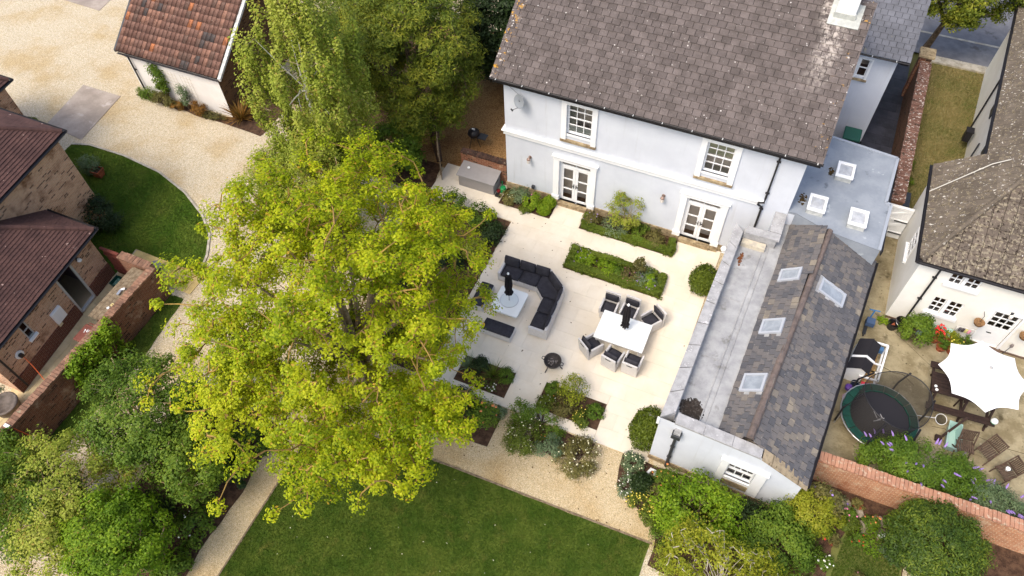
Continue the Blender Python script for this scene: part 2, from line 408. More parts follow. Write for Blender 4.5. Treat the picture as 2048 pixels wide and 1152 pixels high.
BEDS = [(1.95, 3.88, -9.15, -8.09), (5.0, 7.2, -9.04, -8.0), (.02, 2.28, -1.0, .3), (3.55, 7.4, -1.02, .3), (3.68, 7.55, -3.12, -2.02)]
mb = MB()
for R0 in [(-2.95, 9.1, -1.7, .3), (.92, 9.1, -9.45, -1.7)]:
    for a in rsub(R0, BEDS): mb.b(a[0], a[1], a[2], a[3], -.02, .018)
terrace = setp(obj('terrace', mb, JOINT), kind='structure')
slabs(terrace, 'paving_slab', [(-2.95, 9.1, -1.7, .3), (.92, 9.1, -9.45, -1.7)], BEDS, .9, .6, .032, TERR, gap=.004)
for i, b_ in enumerate(BEDS):
    mb = MB(); mb.b(b_[0], b_[1], b_[2], min(b_[3], -.02), -.03, .022); setp(obj('planting_soil', mb, SOIL), kind='structure')

flag = setp(obj('flagstone_path', MB().b(-12.3, -8.95, -9.75, -8.78, -.02, .012), JOINT), kind='structure')
slabs(flag, 'flagstone', [(-12.3, -8.95, -9.75, -8.78)], [], .62, .485, .035, SANDST, gap=.012, off=.0)
lp = setp(obj('side_passage_paving', MB().b(-12.2, -9.75, -22, -9.95, -.02, .012), JOINT), kind='structure')
slabs(lp, 'flagstone', [(-12.2, -9.75, -17.5, -9.95)], [], .6, .6, .03, M('buff flags', lin(206, 188, 146), lin(186, 168, 128), scale=2, rough=.9, rndv=.08), gap=.012, off=0)
psg = setp(obj('passage_paving', MB().b(10.9, 14.5, 3.9, 15.0, -.02, .012), SLATEF), kind='structure')
slabs(psg, 'slate_flag', [(10.9, 14.5, 4.2, 14.8)], [], .62, .6, .03, SLATEF, gap=.012)

sheet('concrete_yard', [(13.5, -7.65), (26, -7.65), (26, 3.3), (13.5, 3.3)], .004, CONC)
sheet('rough_grass', [(14.8, 3.3), (17.6, 3.3), (18.6, 15.05), (14.9, 15.05)], .006, DRYG)
mb = MB(); [mb.b(x, x + .9, 15.05, 15.55, -.02, .1) for x in np.arange(14.9, 24, .91)]; setp(obj('stone_edging', mb, KERBM), kind='structure')
sheet('pavement', [(10, 15.55), (30, 15.55), (30, 17.3), (10, 17.3)], .05, ROADM)
mb = MB(); [mb.b(x, x + .9, 17.3, 17.43, -.02, .06) for x in np.arange(10, 30, .91)]; setp(obj('kerb', mb, KERBM), kind='structure')
sheet('road', [(-60, 17.43), (60, 17.43), (60, 25), (-60, 25)], .0, ROADM)
sheet('neighbour_garden_soil', [(13.6, -12.6), (26, -12.6), (26, -7.9), (13.6, -7.9)], .002, SOIL)
sheet('neighbour_lawn', [(14.95, -11.6), (16.95, -11.6), (16.95, -9.45), (16.2, -9.15), (15.3, -9.2), (14.98, -9.9)], .01, M('worn lawn', lin(84, 96, 40), lin(112, 112, 58), scale=1.5, rough=.95, fine=.3, fscale=26), jit=.02, step=.25)
sheet('neighbour_gravel_path', [(16.98, -11.6), (17.9, -11.6), (17.7, -9.5), (17.0, -9.3)], .008, GRAV, jit=.02)

# ------------------------------------------------------------------ building kit
def wallframe(o, d, n):
    o, d, n = Vector((o[0], o[1], 0)), Vector((d[0], d[1], 0)).normalized(), Vector((n[0], n[1], 0)).normalized()
    return lambda u, v, w=0.0: o + d * u + n * w + Vector((0, 0, v))

def wall_open(mb, xf, u0, u1, v0, v1, ops, depth=.22):
    us = sorted({u0, u1, *[a for o in ops for a in o[:2]]}); vs = sorted({v0, v1, *[a for o in ops for a in o[2:]]})
    for i in range(len(us) - 1):
        for j in range(len(vs) - 1):
            cu, cv = (us[i] + us[i + 1]) / 2, (vs[j] + vs[j + 1]) / 2
            if any(o[0] < cu < o[1] and o[2] < cv < o[3] for o in ops): continue
            mb.quad(xf(us[i], vs[j]), xf(us[i + 1], vs[j]), xf(us[i + 1], vs[j + 1]), xf(us[i], vs[j + 1]))
    for a, b_, c, d in ops:
        mb.quad(xf(a, c), xf(b_, c), xf(b_, c, -depth), xf(a, c, -depth)); mb.quad(xf(a, d), xf(a, d, -depth), xf(b_, d, -depth), xf(b_, d))
        mb.quad(xf(a, c), xf(a, c, -depth), xf(a, d, -depth), xf(a, d)); mb.quad(xf(b_, c), xf(b_, d), xf(b_, d, -depth), xf(b_, c, -depth))

def wbox(mb, xf, u0, u1, v0, v1, w0, w1):
    o = xf(u0, v0, w0); return mb.obox(o, xf(u1, v0, w0) - o, xf(u0, v0, w1) - o, xf(u0, v1, w0) - o)

def room(parent, xf, u0, u1, v0, v1, w0=-.24, deep=.22, fl=INTERF, wl=INTER):
    mb = MB(); a, b_, c, d = u0 - .35, u1 + .35, v0 - .02, v1 + .3
    mb.quad(xf(a, c, w0 - deep), xf(b_, c, w0 - deep), xf(b_, d, w0 - deep), xf(a, d, w0 - deep))
    mb.quad(xf(a, c, w0), xf(a, c, w0 - deep), xf(a, d, w0 - deep), xf(a, d, w0)); mb.quad(xf(b_, c, w0), xf(b_, d, w0), xf(b_, d, w0 - deep), xf(b_, c, w0 - deep))
    mb.quad(xf(a, d, w0), xf(a, d, w0 - deep), xf(b_, d, w0 - deep), xf(b_, d, w0)); o = obj('room_lining', mb, wl, parent)
    mb = MB(); mb.quad(xf(a, c, w0), xf(b_, c, w0), xf(b_, c, w0 - deep), xf(a, c, w0 - deep)); obj('room_floor', mb, fl, parent)

def glazed(parent, name, xf, u0, u1, v0, v1, cols, rows, fw=.05, bw=.022, w=-.1, mat=WHITE, thick=.05, rail=None):
    """a framed, barred light: frame mesh with one pane object per opening"""
    mb = MB()
    wbox(mb, xf, u0, u1, v0, v0 + fw, w - thick, w); wbox(mb, xf, u0, u1, v1 - fw, v1, w - thick, w)
    wbox(mb, xf, u0, u0 + fw, v0 + fw, v1 - fw, w - thick, w); wbox(mb, xf, u1 - fw, u1, v0 + fw, v1 - fw, w - thick, w)
    cu = [u0 + fw + (u1 - u0 - 2 * fw) * i / cols for i in range(cols + 1)]; rv = [v0 + fw + (v1 - v0 - 2 * fw) * j / rows for j in range(rows + 1)]
    for i in range(1, cols): wbox(mb, xf, cu[i] - bw / 2, cu[i] + bw / 2, v0 + fw, v1 - fw, w - thick * .9, w - .004)
    for j in range(1, rows):
        t = bw if rail != j else bw * 2
        wbox(mb, xf, u0 + fw, u1 - fw, rv[j] - t / 2, rv[j] + t / 2, w - thick * .8, w - .002)
    p = obj(name, mb, mat, parent)
    for j in range(rows):
        for i in range(cols):
            m2 = MB(); g = w - thick * .6
            m2.quad(xf(cu[i], rv[j], g), xf(cu[i + 1], rv[j], g), xf(cu[i + 1], rv[j + 1], g), xf(cu[i], rv[j + 1], g)); obj('pane', m2, GLASS, p)
    return p

def tile_mesh(shape, thick, mat):
    mb = MB()
    if shape == 'flat':
        mb.add([(0, 0, 0), (1, 0, 0), (1, 1, -thick * .9), (0, 1, -thick * .9), (0, 0, thick), (1, 0, thick), (1, 1, .002), (0, 1, .002)],
               [(3, 2, 1, 0), (4, 5, 6, 7), (0, 1, 5, 4), (1, 2, 6, 5), (2, 3, 7, 6), (3, 0, 4, 7)])
    else:   # a pantile: trough and roll
        us = [0, .12, .3, .45, .58, .7, .82, .93, 1.0]; hs = [.35, .12, 0, .02, .2, .75, 1, .85, .45]; A = .055; n = len(us)
        vs = [(u, 0, h * A + thick) for u, h in zip(us, hs)] + [(u, 1, h * A - .004) for u, h in zip(us, hs)] + [(u, 0, h * A - .004) for u, h in zip(us, hs)]
        mb.add(vs, [(i, i + 1, n + i + 1, n + i) for i in range(n - 1)] + [(2 * n + i, 2 * n + i + 1, i + 1, i) for i in range(n - 1)] + [(n - 1, 3 * n - 1, 2 * n - 1)])
    me = bpy.data.meshes.new('tile'); me.from_pydata(mb.v, [], mb.f); me.materials.append(mat)
    if shape != 'flat': me.polygons.foreach_set('use_smooth', [True] * len(me.polygons))
    return me, np.array(mb.v), mb.f

def tiles(parent, name, o, eu, ev, width, length, tw, th, mat, thick=.016, nmax=300, clip=None, bond=.5, lap=1.15, shape='flat', gap=.016, jit=.006, skip=None):
    o, eu, ev = Vector(o), Vector(eu).normalized(), Vector(ev).normalized(); en = eu.cross(ev).normalized()
    me, V, F = tile_mesh(shape, thick, mat); P = []
    rows = int(math.ceil(length / th - .02))
    for r in range(rows):
        vm = (r + .5) * th; lo, hi = (0, width) if clip is None else clip(vm)
        c = math.floor((lo / tw) - 1); 
        while c * tw < hi:
            a = c * tw + (tw * bond if r % 2 else 0); b_ = a + tw; c += 1
            a2, b2 = max(a, lo), min(b_, hi)
            if b2 - a2 < tw * .18: continue
            if skip and skip((a2 + b2) / 2, vm): continue
            P.append((a2 + gap / 2, b2 - gap / 2, r * th))
    mats = []
    for a, b_, v in P:
        l = min(th * lap, length - v + .02); d = rnd.uniform(-jit, jit)
        p = o + eu * a + ev * (v + d) + en * rnd.uniform(0, jit * .5)
        ax = eu * (b_ - a) + ev * rnd.uniform(-jit, jit) * .4; ay = ev * l
        mm = Matrix(((ax.x, ay.x, en.x, p.x), (ax.y, ay.y, en.y, p.y), (ax.z, ay.z, en.z, p.z), (0, 0, 0, 1))); mats.append(mm)
    mats.sort(key=lambda m: (m.translation - CAM).length)
    for m in mats[:nmax]:
        q = bpy.data.objects.new(name, me); C.objects.link(q); q.parent = parent; q.matrix_basis = m
    rest = mats[nmax:]
    if rest:
        A = np.array([np.array(m) for m in rest]); vv = np.concatenate([V, np.ones((len(V), 1))], 1)
        W = np.einsum('kij,nj->kni', A, vv)[:, :, :3].reshape(-1, 3); fs = []
        for k in range(len(rest)): fs += [tuple(i + k * len(V) for i in f) for f in F]
        m2 = bpy.data.meshes.new('more_' + name + 's'); m2.from_pydata(W.tolist(), [], fs); m2.materials.append(mat)
        if shape != 'flat': m2.polygons.foreach_set('use_smooth', [True] * len(m2.polygons))
        q = bpy.data.objects.new('more_' + name + 's', m2); C.objects.link(q); q.parent = parent; q['kind'] = 'stuff'
    return len(P)

def ridge_tiles(parent, name, a, b_, L, r, mat):
    a, b_ = Vector(a), Vector(b_); d = (b_ - a); n = max(1, round(d.length / L)); d /= n
    side = d.cross(Vector((0, 0, 1))).normalized(); up = side.cross(d).normalized()
    mb = MB(); K = 6
    for s, rr in ((-.02, 1.06), (1.0, .96)):
        for k in range(K + 1):
            t = math.pi * (k / K) * 1.12 - .06 * math.pi; mb.v.append(tuple(d * s + (side * math.cos(t) + up * math.sin(t)) * r * rr))
    mb.f += [(k, k + 1, K + 2 + k, K + 1 + k) for k in range(K)] + [tuple(range(K + 1))]
    me = bpy.data.meshes.new(name); me.from_pydata(mb.v, [], mb.f); me.materials.append(mat)
    for i in range(n):
        q = bpy.data.objects.new(name, me); C.objects.link(q); q.parent = parent; q.location = a + d * i

def gutter(parent, a, b_, r=.055, brackets=None, bm=None):
    a, b_ = Vector(a), Vector(b_); d = (b_ - a); side = d.cross(Vector((0, 0, 1))).normalized(); mb = MB(); K = 6
    for p in (a, b_):
        for rr in (r, r * .82):
            for k in range(K + 1):
                t = math.pi + math.pi * k / K; mb.v.append(tuple(p + side * math.cos(t) * rr + Vector((0, 0, math.sin(t) * rr))))
    n = K + 1
    for k in range(K): mb.f += [(k, k + 1, 2 * n + k + 1, 2 * n + k), (n + k + 1, n + k, 3 * n + k, 3 * n + k + 1)]
    mb.f += [(0, 2 * n, 3 * n, n), (n - 1, 2 * n - 1, 4 * n - 1, 3 * n - 1)] + [(k, n + k, n + k + 1, k + 1) for k in range(K)]
    g = obj('gutter', mb, BLACK, parent)
    if brackets:
        k = int(d.length / brackets)
        for i in range(k + 1):
            p = a + d.normalized() * (i + .25) * brackets
            if (p - a).length > d.length: break
            m2 = MB(); m2.cb(p + Vector((0, 0, .012)), (.03, .13, .022), math.atan2(d.y, d.x)); obj('gutter_bracket', m2, bm or WHITE, g)
    return g

def pipe(parent, pts, r=.035, mat=BLACK, clips=()):
    mb = MB(); mb.tube(pts, r, 8)
    for p in clips: mb.cb(p, (.14, .06, .04))
    return obj('downpipe', mb, mat, parent, smooth=False)

# ------------------------------------------------------------------ the white house
def roofmat(name, a, b_, white, orange=None, ox=None, streak=None):
    t = NT(name); x, y, z = t.xyz()
    col = t.mix(t.ramp(t.noise(2.2, 5, .6), .35, .65), a, b_)
    r = t.math('ADD', t.math('MULTIPLY', t.rand(), .34), .83); g = t.n.new('ShaderNodeCombineColor'); [t.l.new(r, g.inputs[i]) for i in range(3)]
    col = t.mix(1.0, col, g.outputs[0], 'MULTIPLY')
    r = t.math('ADD', t.math('MULTIPLY', t.noise(32, 4, .75), .9), .55); g = t.n.new('ShaderNodeCombineColor'); [t.l.new(r, g.inputs[i]) for i in range(3)]
    col = t.mix(1.0, col, g.outputs[0], 'MULTIPLY')
    sp = t.math('MULTIPLY', t.math('LESS_THAN', t.vor(5.2), .13), t.ramp(t.noise(1.7, 4, .7), .5, .62))
    col = t.mix(sp, col, white)
    sp2 = t.math('MULTIPLY', t.math('LESS_THAN', t.vor(13), .09), .6); col = t.mix(sp2, col, white)
    if orange:
        near = t.math('SUBTRACT', 1.0, t.ramp(t.math('ABSOLUTE', t.math('SUBTRACT', x, ox)), .08, .42))
        col = t.mix(t.math('MULTIPLY', near, t.ramp(t.noise(5.5, 4, .7), .56, .62)), col, orange)
        col = t.mix(t.math('MULTIPLY', near, t.ramp(t.noise(7.5, 4, .7), .6, .64)), col, white)
        near = t.math('SUBTRACT', 1.0, t.ramp(t.math('ABSOLUTE', t.math('SUBTRACT', x, 11.1)), .1, .5))
        col = t.mix(t.math('MULTIPLY', near, t.ramp(t.noise(6.5, 4, .7), .63, .67)), col, white)
        col = t.mix(t.math('MULTIPLY', near, t.ramp(t.noise(4.1, 4, .7), .64, .67)), col, orange)
    if streak:   # chalky run-off below the chimney
        m1 = t.math('SUBTRACT', 1.0, t.ramp(t.math('ABSOLUTE', t.math('SUBTRACT', x, t.math('ADD', 10.25, t.math('MULTIPLY', t.math('SUBTRACT', t.noise(.9, 2), .5), 1.2)))), .1, .62))
        m2 = t.math('MULTIPLY', t.ramp(y, .9, 2.8), m1); col = t.mix(t.math('MULTIPLY', m2, t.ramp(t.noise(7, 5, .75), .42, .62)), col, streak)
    t.bump(t.noise(45, 3, .7), .35, .02)
    MATS[name] = t.done(col, .9, .15); return MATS[name]
ROOF1 = roofmat('mauve brown concrete slates', lin(106, 97, 93), lin(92, 84, 80), lin(200, 194, 186), lin(186, 140, 56), -.25, lin(178, 168, 158))
UNDER = M('dark roofing felt', lin(40, 36, 38), rough=1)
house = thing('house', 'large white rendered house with mauve brown slate roof and black gutter', 'house', (5.43, 0, 0))
fx = wallframe((0, 0), (1, 0), (0, -1))
DC, WC = (2.93, 8.0), (2.98, 8.08)
ops = [(c - .64, c + .64, .2, 2.42) for c in DC] + [(c - .48, c + .48, 3.86, 5.28) for c in WC]
mb = MB(); wall_open(mb, fx, 0, 10.86, .36, 5.95, ops)
mb.quad((10.86, 0, .36), (10.86, 8.2, .36), (10.86, 8.2, 5.95), (10.86, 4.1, 8.6), (10.86, 0, 5.95)); mb.quad((0, 0, .36), (0, 0, 5.95), (0, 4.1, 8.6), (0, 8.2, 5.95), (0, 8.2, .36))
mb.quad((0, 8.2, .36), (0, 8.2, 5.95), (10.86, 8.2, 5.95), (10.86, 8.2, .36))
obj('wall', mb, RENDERW, house)
mb = MB()
for a, b_ in ((.0, 2.29), (3.57, 7.36), (8.64, 10.86)): mb.b(a - (.03 if a == 0 else 0), b_, -.05, .1, 0, .36)
mb.b(10.66, 10.9, -.045, 8.25, 0, .355); mb.b(-.04, .2, 0.1, 8.25, 0, .355)
obj('plinth', mb, STONE, house)
mb = MB(); mb.b(-.06, 9.95, -.07, .0, 3.02, 3.2); mb.b(-.12, 9.98, -.13, .0, 3.2, 3.27); mb.b(-.06, 0, 0, 8.2, 3.02, 3.2); mb.b(-.12, 0, 0, 8.2, 3.2, 3.27)
obj('string_course', mb, WHITE, house, bevel=.012)
for i, c in enumerate(DC):
    d = obj('transom_bar', MB().b(c - .64, c + .64, .085, .15, 2.03, 2.1), WHITE, house)
    mb = MB()
    for s in (-1, 1):
        e = c + s * .76; mb.b(e - .12, e + .12, -.085, 0, .5, 2.46); mb.b(e - .15, e + .15, -.13, 0, .3, .5)
    mb.b(c - .9, c + .9, -.1, 0, 2.46, 2.62); mb.b(c - .94, c + .94, -.14, 0, 2.62, 2.68)
    k = obj('door_surround', mb, WHITE, house, bevel=.008)
    for s in (-1, 1): obj('plinth_block', MB().b(c + s * .77 - .14, c + s * .77 + .14, -.15, 0, 0, .3), STONE, k)
    mb = MB(); mb.b(c - .62, c + .1, -.19, .2, 0, .2); mb.b(c + .104, c + .62, -.19, .2, 0, .2); obj('doorstep', mb, STONE, house, bevel=.01)
    glazed(house, 'transom_light', fx, c - .64, c + .64, 2.08, 2.42, 2, 1, fw=.07, bw=.03)
    for s, (a, b_) in enumerate(((c - .6, c - .005), (c + .005, c + .6))):
        lf = glazed(house, 'door_leaf', fx, a, b_, .2, 2.05, 1, 3, fw=.105, bw=.05)
        m2 = MB(); hx = c + (-.05 if s == 0 else .05); m2.b(hx - .012, hx + .012, .05, .1, 1.0, 1.2); m2.b(hx - (.09 if s == 0 else -.0), hx + (.0 if s == 0 else .09), .04, .06, 1.1, 1.125); obj('handle', m2, DARKMET, lf)
    for s in (-1, 1): obj('door_jamb', MB().b(c + s * .62 - .02, c + s * .62 + .02, .08, .14, .2, 2.42), WHITE, house)
    room(house, fx, c - .64, c + .64, .2, 2.42)
for i, c in enumerate(WC):
    w = glazed(house, 'sash_window', fx, c - .48, c + .48, 3.86, 5.28, 3, 4, fw=.055, bw=.026, rail=2)
    mb = MB()
    for s in (-1, 1): mb.b(c + s * .585 - .1, c + s * .585 + .1, -.075, 0, 3.6, 5.28)
    mb.b(c - .685, c + .685, -.085, 0, 5.28, 5.44); mb.b(c - .48, c + .48, -.03, .06, 3.76, 3.86); obj('window_surround', mb, WHITE, w, bevel=.006)
    mb = MB(); mb.b(c - .7, c + .7, -.1, 0, 3.5, 3.6); obj('sill', mb, STONE, w)
    room(house, fx, c - .48, c + .48, 3.86, 5.28, fl=M('pale sill board', lin(190, 186, 170)))
    # curtain or blind drawn inside
    mb = MB()
    if i == 0:
        n = 24; [mb.quad((c - .47 + .3 * k / n, .175 + .03 * (k % 2), 3.9), (c - .47 + .3 * (k + 1) / n, .175 + .03 * ((k + 1) % 2), 3.9), (c - .47 + .3 * (k + 1) / n, .175 + .03 * ((k + 1) % 2), 5.3), (c - .47 + .3 * k / n, .175 + .03 * (k % 2), 5.3)) for k in range(n)]
        obj('curtain', mb, CURT, w); mb = MB(); mb.b(c - .47, c + .47, .165, .17, 3.88, 4.2); obj('blind', mb, M('linen blind', lin(206, 204, 192), rough=.9), w)
    else:
        mb.b(c - .47, c + .47, .17, .18, 4.62, 5.28); obj('blind', mb, M('olive blind', lin(178, 174, 142), rough=.9), w)
# roof
roof = obj('roof', MB().add([(-.34, -.33, 5.86), (11.25, -.33, 5.86), (11.25, 4.1, 8.74), (-.34, 4.1, 8.74), (-.34, 8.53, 5.86), (11.25, 8.53, 5.86),
    (-.34, -.33, 5.78), (11.25, -.33, 5.78), (11.25, 4.1, 8.66), (-.34, 4.1, 8.66), (-.34, 8.53, 5.78), (11.25, 8.53, 5.78)],
    [(0, 1, 2, 3), (3, 2, 5, 4), (7, 6, 9, 8), (9, 10, 11, 8), (0, 6, 7, 1), (4, 5, 11, 10), (1, 7, 8, 2), (2, 8, 11, 5), (0, 3, 9, 6), (3, 4, 10, 9)]), UNDER, house)
ev = Vector((0, 4.43, 2.88)); ev.normalize()
tiles(roof, 'slate', (-.36, -.38, 5.885 - .03), (1, 0, 0), ev, 11.63, 5.3, .3, .236, ROOF1, thick=.03)
obj('rear_slope', MB().quad((-.34, 4.1, 8.76), (11.25, 4.1, 8.76), (11.25, 8.53, 5.88), (-.34, 8.53, 5.88)), ROOF1, roof)
ridge_tiles(roof, 'ridge_tile', (-.36, 4.1, 8.72), (11.27, 4.1, 8.72), .45, .13, ROOF1)
mb = MB(); mb.b(-.3, 11.24, -.3, -.27, 5.6, 5.84); mb.b(-.3, 11.24, -.27, 0, 5.6, 5.63); obj('fascia', mb, BLACK, house)
gutter(house, (-.36, -.40, 5.85), (11.3, -.40, 5.85), .06, 1.02, M('bracket tip', lin(200, 200, 196)))
pipe(house, [(10.9, -.38, 5.78), (10.88, -.1, 5.6), (10.86, -.08, 5.58), (9.98, -.08, 5.5), (9.98, -.08, 3.45), (9.98, -.2, 3.36), (9.8, -.2, 3.3), (9.8, -.09, 3.1), (9.96, -.08, 3.02), (9.96, -.08, .1)], .042, BLACK, ((9.98, -.05, 5.2), (9.98, -.05, 3.7), (9.96, -.05, 2.9)))
# chimney
CHIMW = M('white painted chimney', lin(230, 231, 232), rough=.8)
ch = obj('chimney', MB().b(10.14, 10.74, 3.55, 4.6, 8.0, 10.6), CHIMW, house)
mb = MB(); mb.b(10.08, 10.8, 3.49, 4.66, 10.6, 10.75); obj('chimney_cap', mb, STONE, ch)
mb = MB(); [mb.lathe((10.44, y, 10.75), [(.13, 0), (.1, .35), (.12, .4)], 12) for y in (3.85, 4.3)]; obj('chimney_pot', mb, TERRAC, ch)
mb = MB(); en = Vector((0, -ev.z, ev.y)); o = Vector((9.98, 3.34, 8.245)) + en * .03; mb.obox(o, (.98, 0, 0), ev * .9, en * .05)
mb.b(10.1, 10.78, 3.5, 4.64, 8.1, 8.62); obj('flashing', mb, M('grey white flashing', lin(190, 192, 184), lin(168, 170, 164), scale=6), ch)

dish = thing('satellite_dish', 'grey satellite dish on the white wall beside the left corner', 'satellite dish', (.62, 0, 5.0))
mb = MB(); K = 16
dn = Vector((-.35, -.9, .28)).normalized(); da = dn.cross(Vector((0, 0, 1))).normalized(); db = da.cross(dn); cc = Vector((.72, -.28, 5.0))
for rr, dep in ((.0, -.05), (.12, -.035), (.24, .0), (.25, .0)):
    for k in range(K): t = 2 * math.pi * k / K; mb.v.append(tuple(cc + (da * math.cos(t) + db * math.sin(t) * 1.1) * max(rr, .002) + dn * dep))
mb.f += [(i * K + k, i * K + (k + 1) % K, (i + 1) * K + (k + 1) % K, (i + 1) * K + k) for i in range(3) for k in range(K)]
d1 = obj('reflector', mb, M('dish grey', lin(140, 146, 152), rough=.5), dish); s_ = d1.modifiers.new('s', 'SOLIDIFY'); s_.thickness = .012
obj('arm', MB().tube([cc - db * .25, cc + dn * .3 - db * .27], .012, 6), DARKMET, dish); obj('receiver', MB().tube([cc + dn * .26 - db * .3, cc + dn * .36 - db * .2], .03, 8), DARKMET, dish)
obj('bracket', MB().tube([(.72, 0, 4.95), cc - dn * .04], .02, 6), DARKMET, dish)
obj('cable', MB().tube([(.05, -.02, 5.5), (.3, -.02, 5.3), (.6, -.03, 5.1), cc], .006, 4), DARKMET, dish)

LAMPG = M('lamp clear glass', lin(214, 208, 200), rough=.1, spec=.6)
COPPER = M('copper brown lamp metal', lin(150, 128, 116), rough=.4, metal=.4)
def lantern(x, lab):
    t = thing('wall_lantern', lab, 'wall lamp', (x, 0, 2.1), group='lanterns on the house front')
    obj('backplate', MB().tube([(x, 0, 2.12), (x, -.03, 2.12)], .07, 12), COPPER, t); obj('arm', MB().tube([(x, -.02, 2.14), (x, -.1, 2.24), (x, -.17, 2.2)], .014, 6), COPPER, t)
    g = obj('lamp_glass', MB().lathe((x, -.17, 1.92), [(.03, 0), (.07, .04), (.075, .17), (.05, .2)], 12), LAMPG, t)
    obj('lamp_cap', MB().lathe((x, -.17, 2.12), [(.085, 0), (.07, .05), (.02, .09)], 12), COPPER, t)
lantern(1.04, 'small copper lantern on white wall left of the left french door'); lantern(6.48, 'small copper lantern on white wall left of the right french door')
fl = thing('garden_spotlight', 'small grey box light low on white wall above the flower bed', 'spotlight', (1.2, -.06, .55))
obj('body', MB().b(1.14, 1.26, -.14, -.04, .5, .64), DARKMET, fl); obj('bracket', MB().b(1.17, 1.23, -.06, .0, .44, .5), DARKMET, fl)

# rear wing
SLB = M('blue grey welsh slate', lin(106, 107, 113), lin(92, 93, 98), scale=1.2, rough=.6, spec=.35, rndv=.1, fine=.12, fscale=30, spots=((lin(128, 122, 92), 1.3, .66, .76),))
wing = thing('house_wing', 'white rear wing of the house with smooth blue grey slate roof', 'house wing', (12, 10, 0))
wx = wallframe((10.4, 8.2), (1, 0), (0, -1)); mb = MB()
wall_open(mb, wx, 0, 2.73, 0, 4.5, [(1.42, 1.8, 3.2, 4.05)], .15)
mb.quad((13.13, 8.2, 0), (13.13, 14, 0), (13.13, 14, 4.5), (13.13, 11.1, 6.4), (13.13, 8.2, 4.5)); mb.quad((10.4, 8.2, 0), (10.4, 8.2, 4.5), (10.4, 11.1, 6.4), (10.4, 14, 4.5), (10.4, 14, 0)); mb.quad((10.4, 14, 0), (10.4, 14, 4.5), (13.13, 14, 4.5), (13.13, 14, 0))
obj('wall', mb, RENDERW, wing); obj('plinth', MB().b(13.1, 13.17, 8.15, 14, 0, .12), BLACK, wing)
w = glazed(wing, 'window', wx, 1.42, 1.8, 3.2, 4.05, 1, 2, fw=.05, bw=.04, w=-.05); mb = MB()
wbox(mb, wx, 1.33, 1.42, 3.14, 4.12, 0, .03); wbox(mb, wx, 1.8, 1.89, 3.14, 4.12, 0, .03); wbox(mb, wx, 1.42, 1.8, 4.05, 4.12, 0, .03); obj('window_surround', mb, WHITE, w)
mb = MB(); wbox(mb, wx, 1.3, 1.92, 3.06, 3.14, 0, .08); obj('sill', mb, STONE, w); room(wing, wx, 1.42, 1.8, 3.2, 4.05, -.16, .8)
rw = obj('roof', MB().add([(10.4, 7.95, 4.5), (13.5, 7.95, 4.5), (13.5, 11.1, 6.42), (10.4, 11.1, 6.42), (13.5, 14.25, 4.5), (10.4, 14.25, 4.5)], [(0, 1, 2, 3), (3, 2, 4, 5)]), UNDER, wing)
e2 = Vector((0, 3.15, 1.92)).normalized(); tiles(rw, 'slate', (10.4, 7.9, 4.5), (1, 0, 0), e2, 3.12, 3.75, .27, .235, SLB, thick=.018)
gutter(wing, (11.0, 7.86, 4.47), (13.52, 7.86, 4.47), .05, .9, M('bracket tip', lin(200, 200, 196)))
mb = MB(); mb.b(13.2, 13.48, 7.95, 14.2, 4.3, 4.46); obj('verge_soffit', mb, BLACK, wing)
obj('rear_slope', MB().quad((10.4, 11.1, 6.44), (13.5, 11.1, 6.44), (13.5, 14.25, 4.52), (10.4, 14.25, 4.52)), SLB, rw)
ridge_tiles(rw, 'ridge_tile', (10.4, 11.1, 6.4), (13.5, 11.1, 6.4), .45, .1, SLB)

# flat roofed link
MEMB = M('blue grey roof membrane', lin(150, 156, 163), lin(135, 142, 150), scale=1.1, rough=.55, spec=.35, fine=.08, fscale=12, spots=((lin(112, 118, 126), 1.9, .62, .72), (lin(176, 182, 186), 2.7, .64, .72)))
flat = thing('flat_roof_extension', 'flat roofed extension in blue grey membrane with square rooflights', 'extension', (12.4, 2, 0))
FP = [(10.87, -.02), (11.12, .0), (12.32, -.42), (14.0, -.62), (14.1, 1.62), (13.92, 1.68), (14.03, 4.1), (10.87, 4.45)]
mb = MB(); mb.prism([(x if x < 13 else x - .06, y if y < 4 else y - .06) for x, y in FP], 0, 3.0); obj('wall', mb, RENDERW, flat)
mb = MB(); mb.prism(FP, 3.0, 3.1); fr = obj('roof', mb, MEMB, flat)
mb = MB()
for a, b_ in ((7, 6), (6, 5), (5, 4), (4, 3)):
    ed = strip([FP[a], FP[b_]], .1); mb.prism(ed if a > b_ else ed, 3.1, 3.135)
obj('edge_trim', mb, M('edge trim grey', lin(160, 166, 174), rough=.5), flat)
mb = MB(); mb.b(14.02, 14.06, 1.75, 4.1, 2.85, 3.08); mb.b(14.09, 14.13, -.6, 1.6, 2.85, 3.08); obj('fascia', mb, BLACK, flat)
mb = MB(); mb.quad((11.1, -.03, 2.4), (12.32, -.45, 2.4), (12.32, -.45, 3.098), (11.1, -.03, 3.098)); mb.quad((12.32, -.45, 2.0), (14.02, -.655, 2.0), (14.02, -.655, 3.098), (12.32, -.45, 3.098)); obj('upstand', mb, MEMB, flat)
MOSS = M('brown moss and leaf litter', lin(86, 66, 34), lin(60, 52, 28), scale=14, rough=1, bump=1, bscale=40)
FROST = M('misted rooflight glazing', lin(190, 192, 194), lin(168, 170, 172), scale=5, rough=.25, spec=.6)
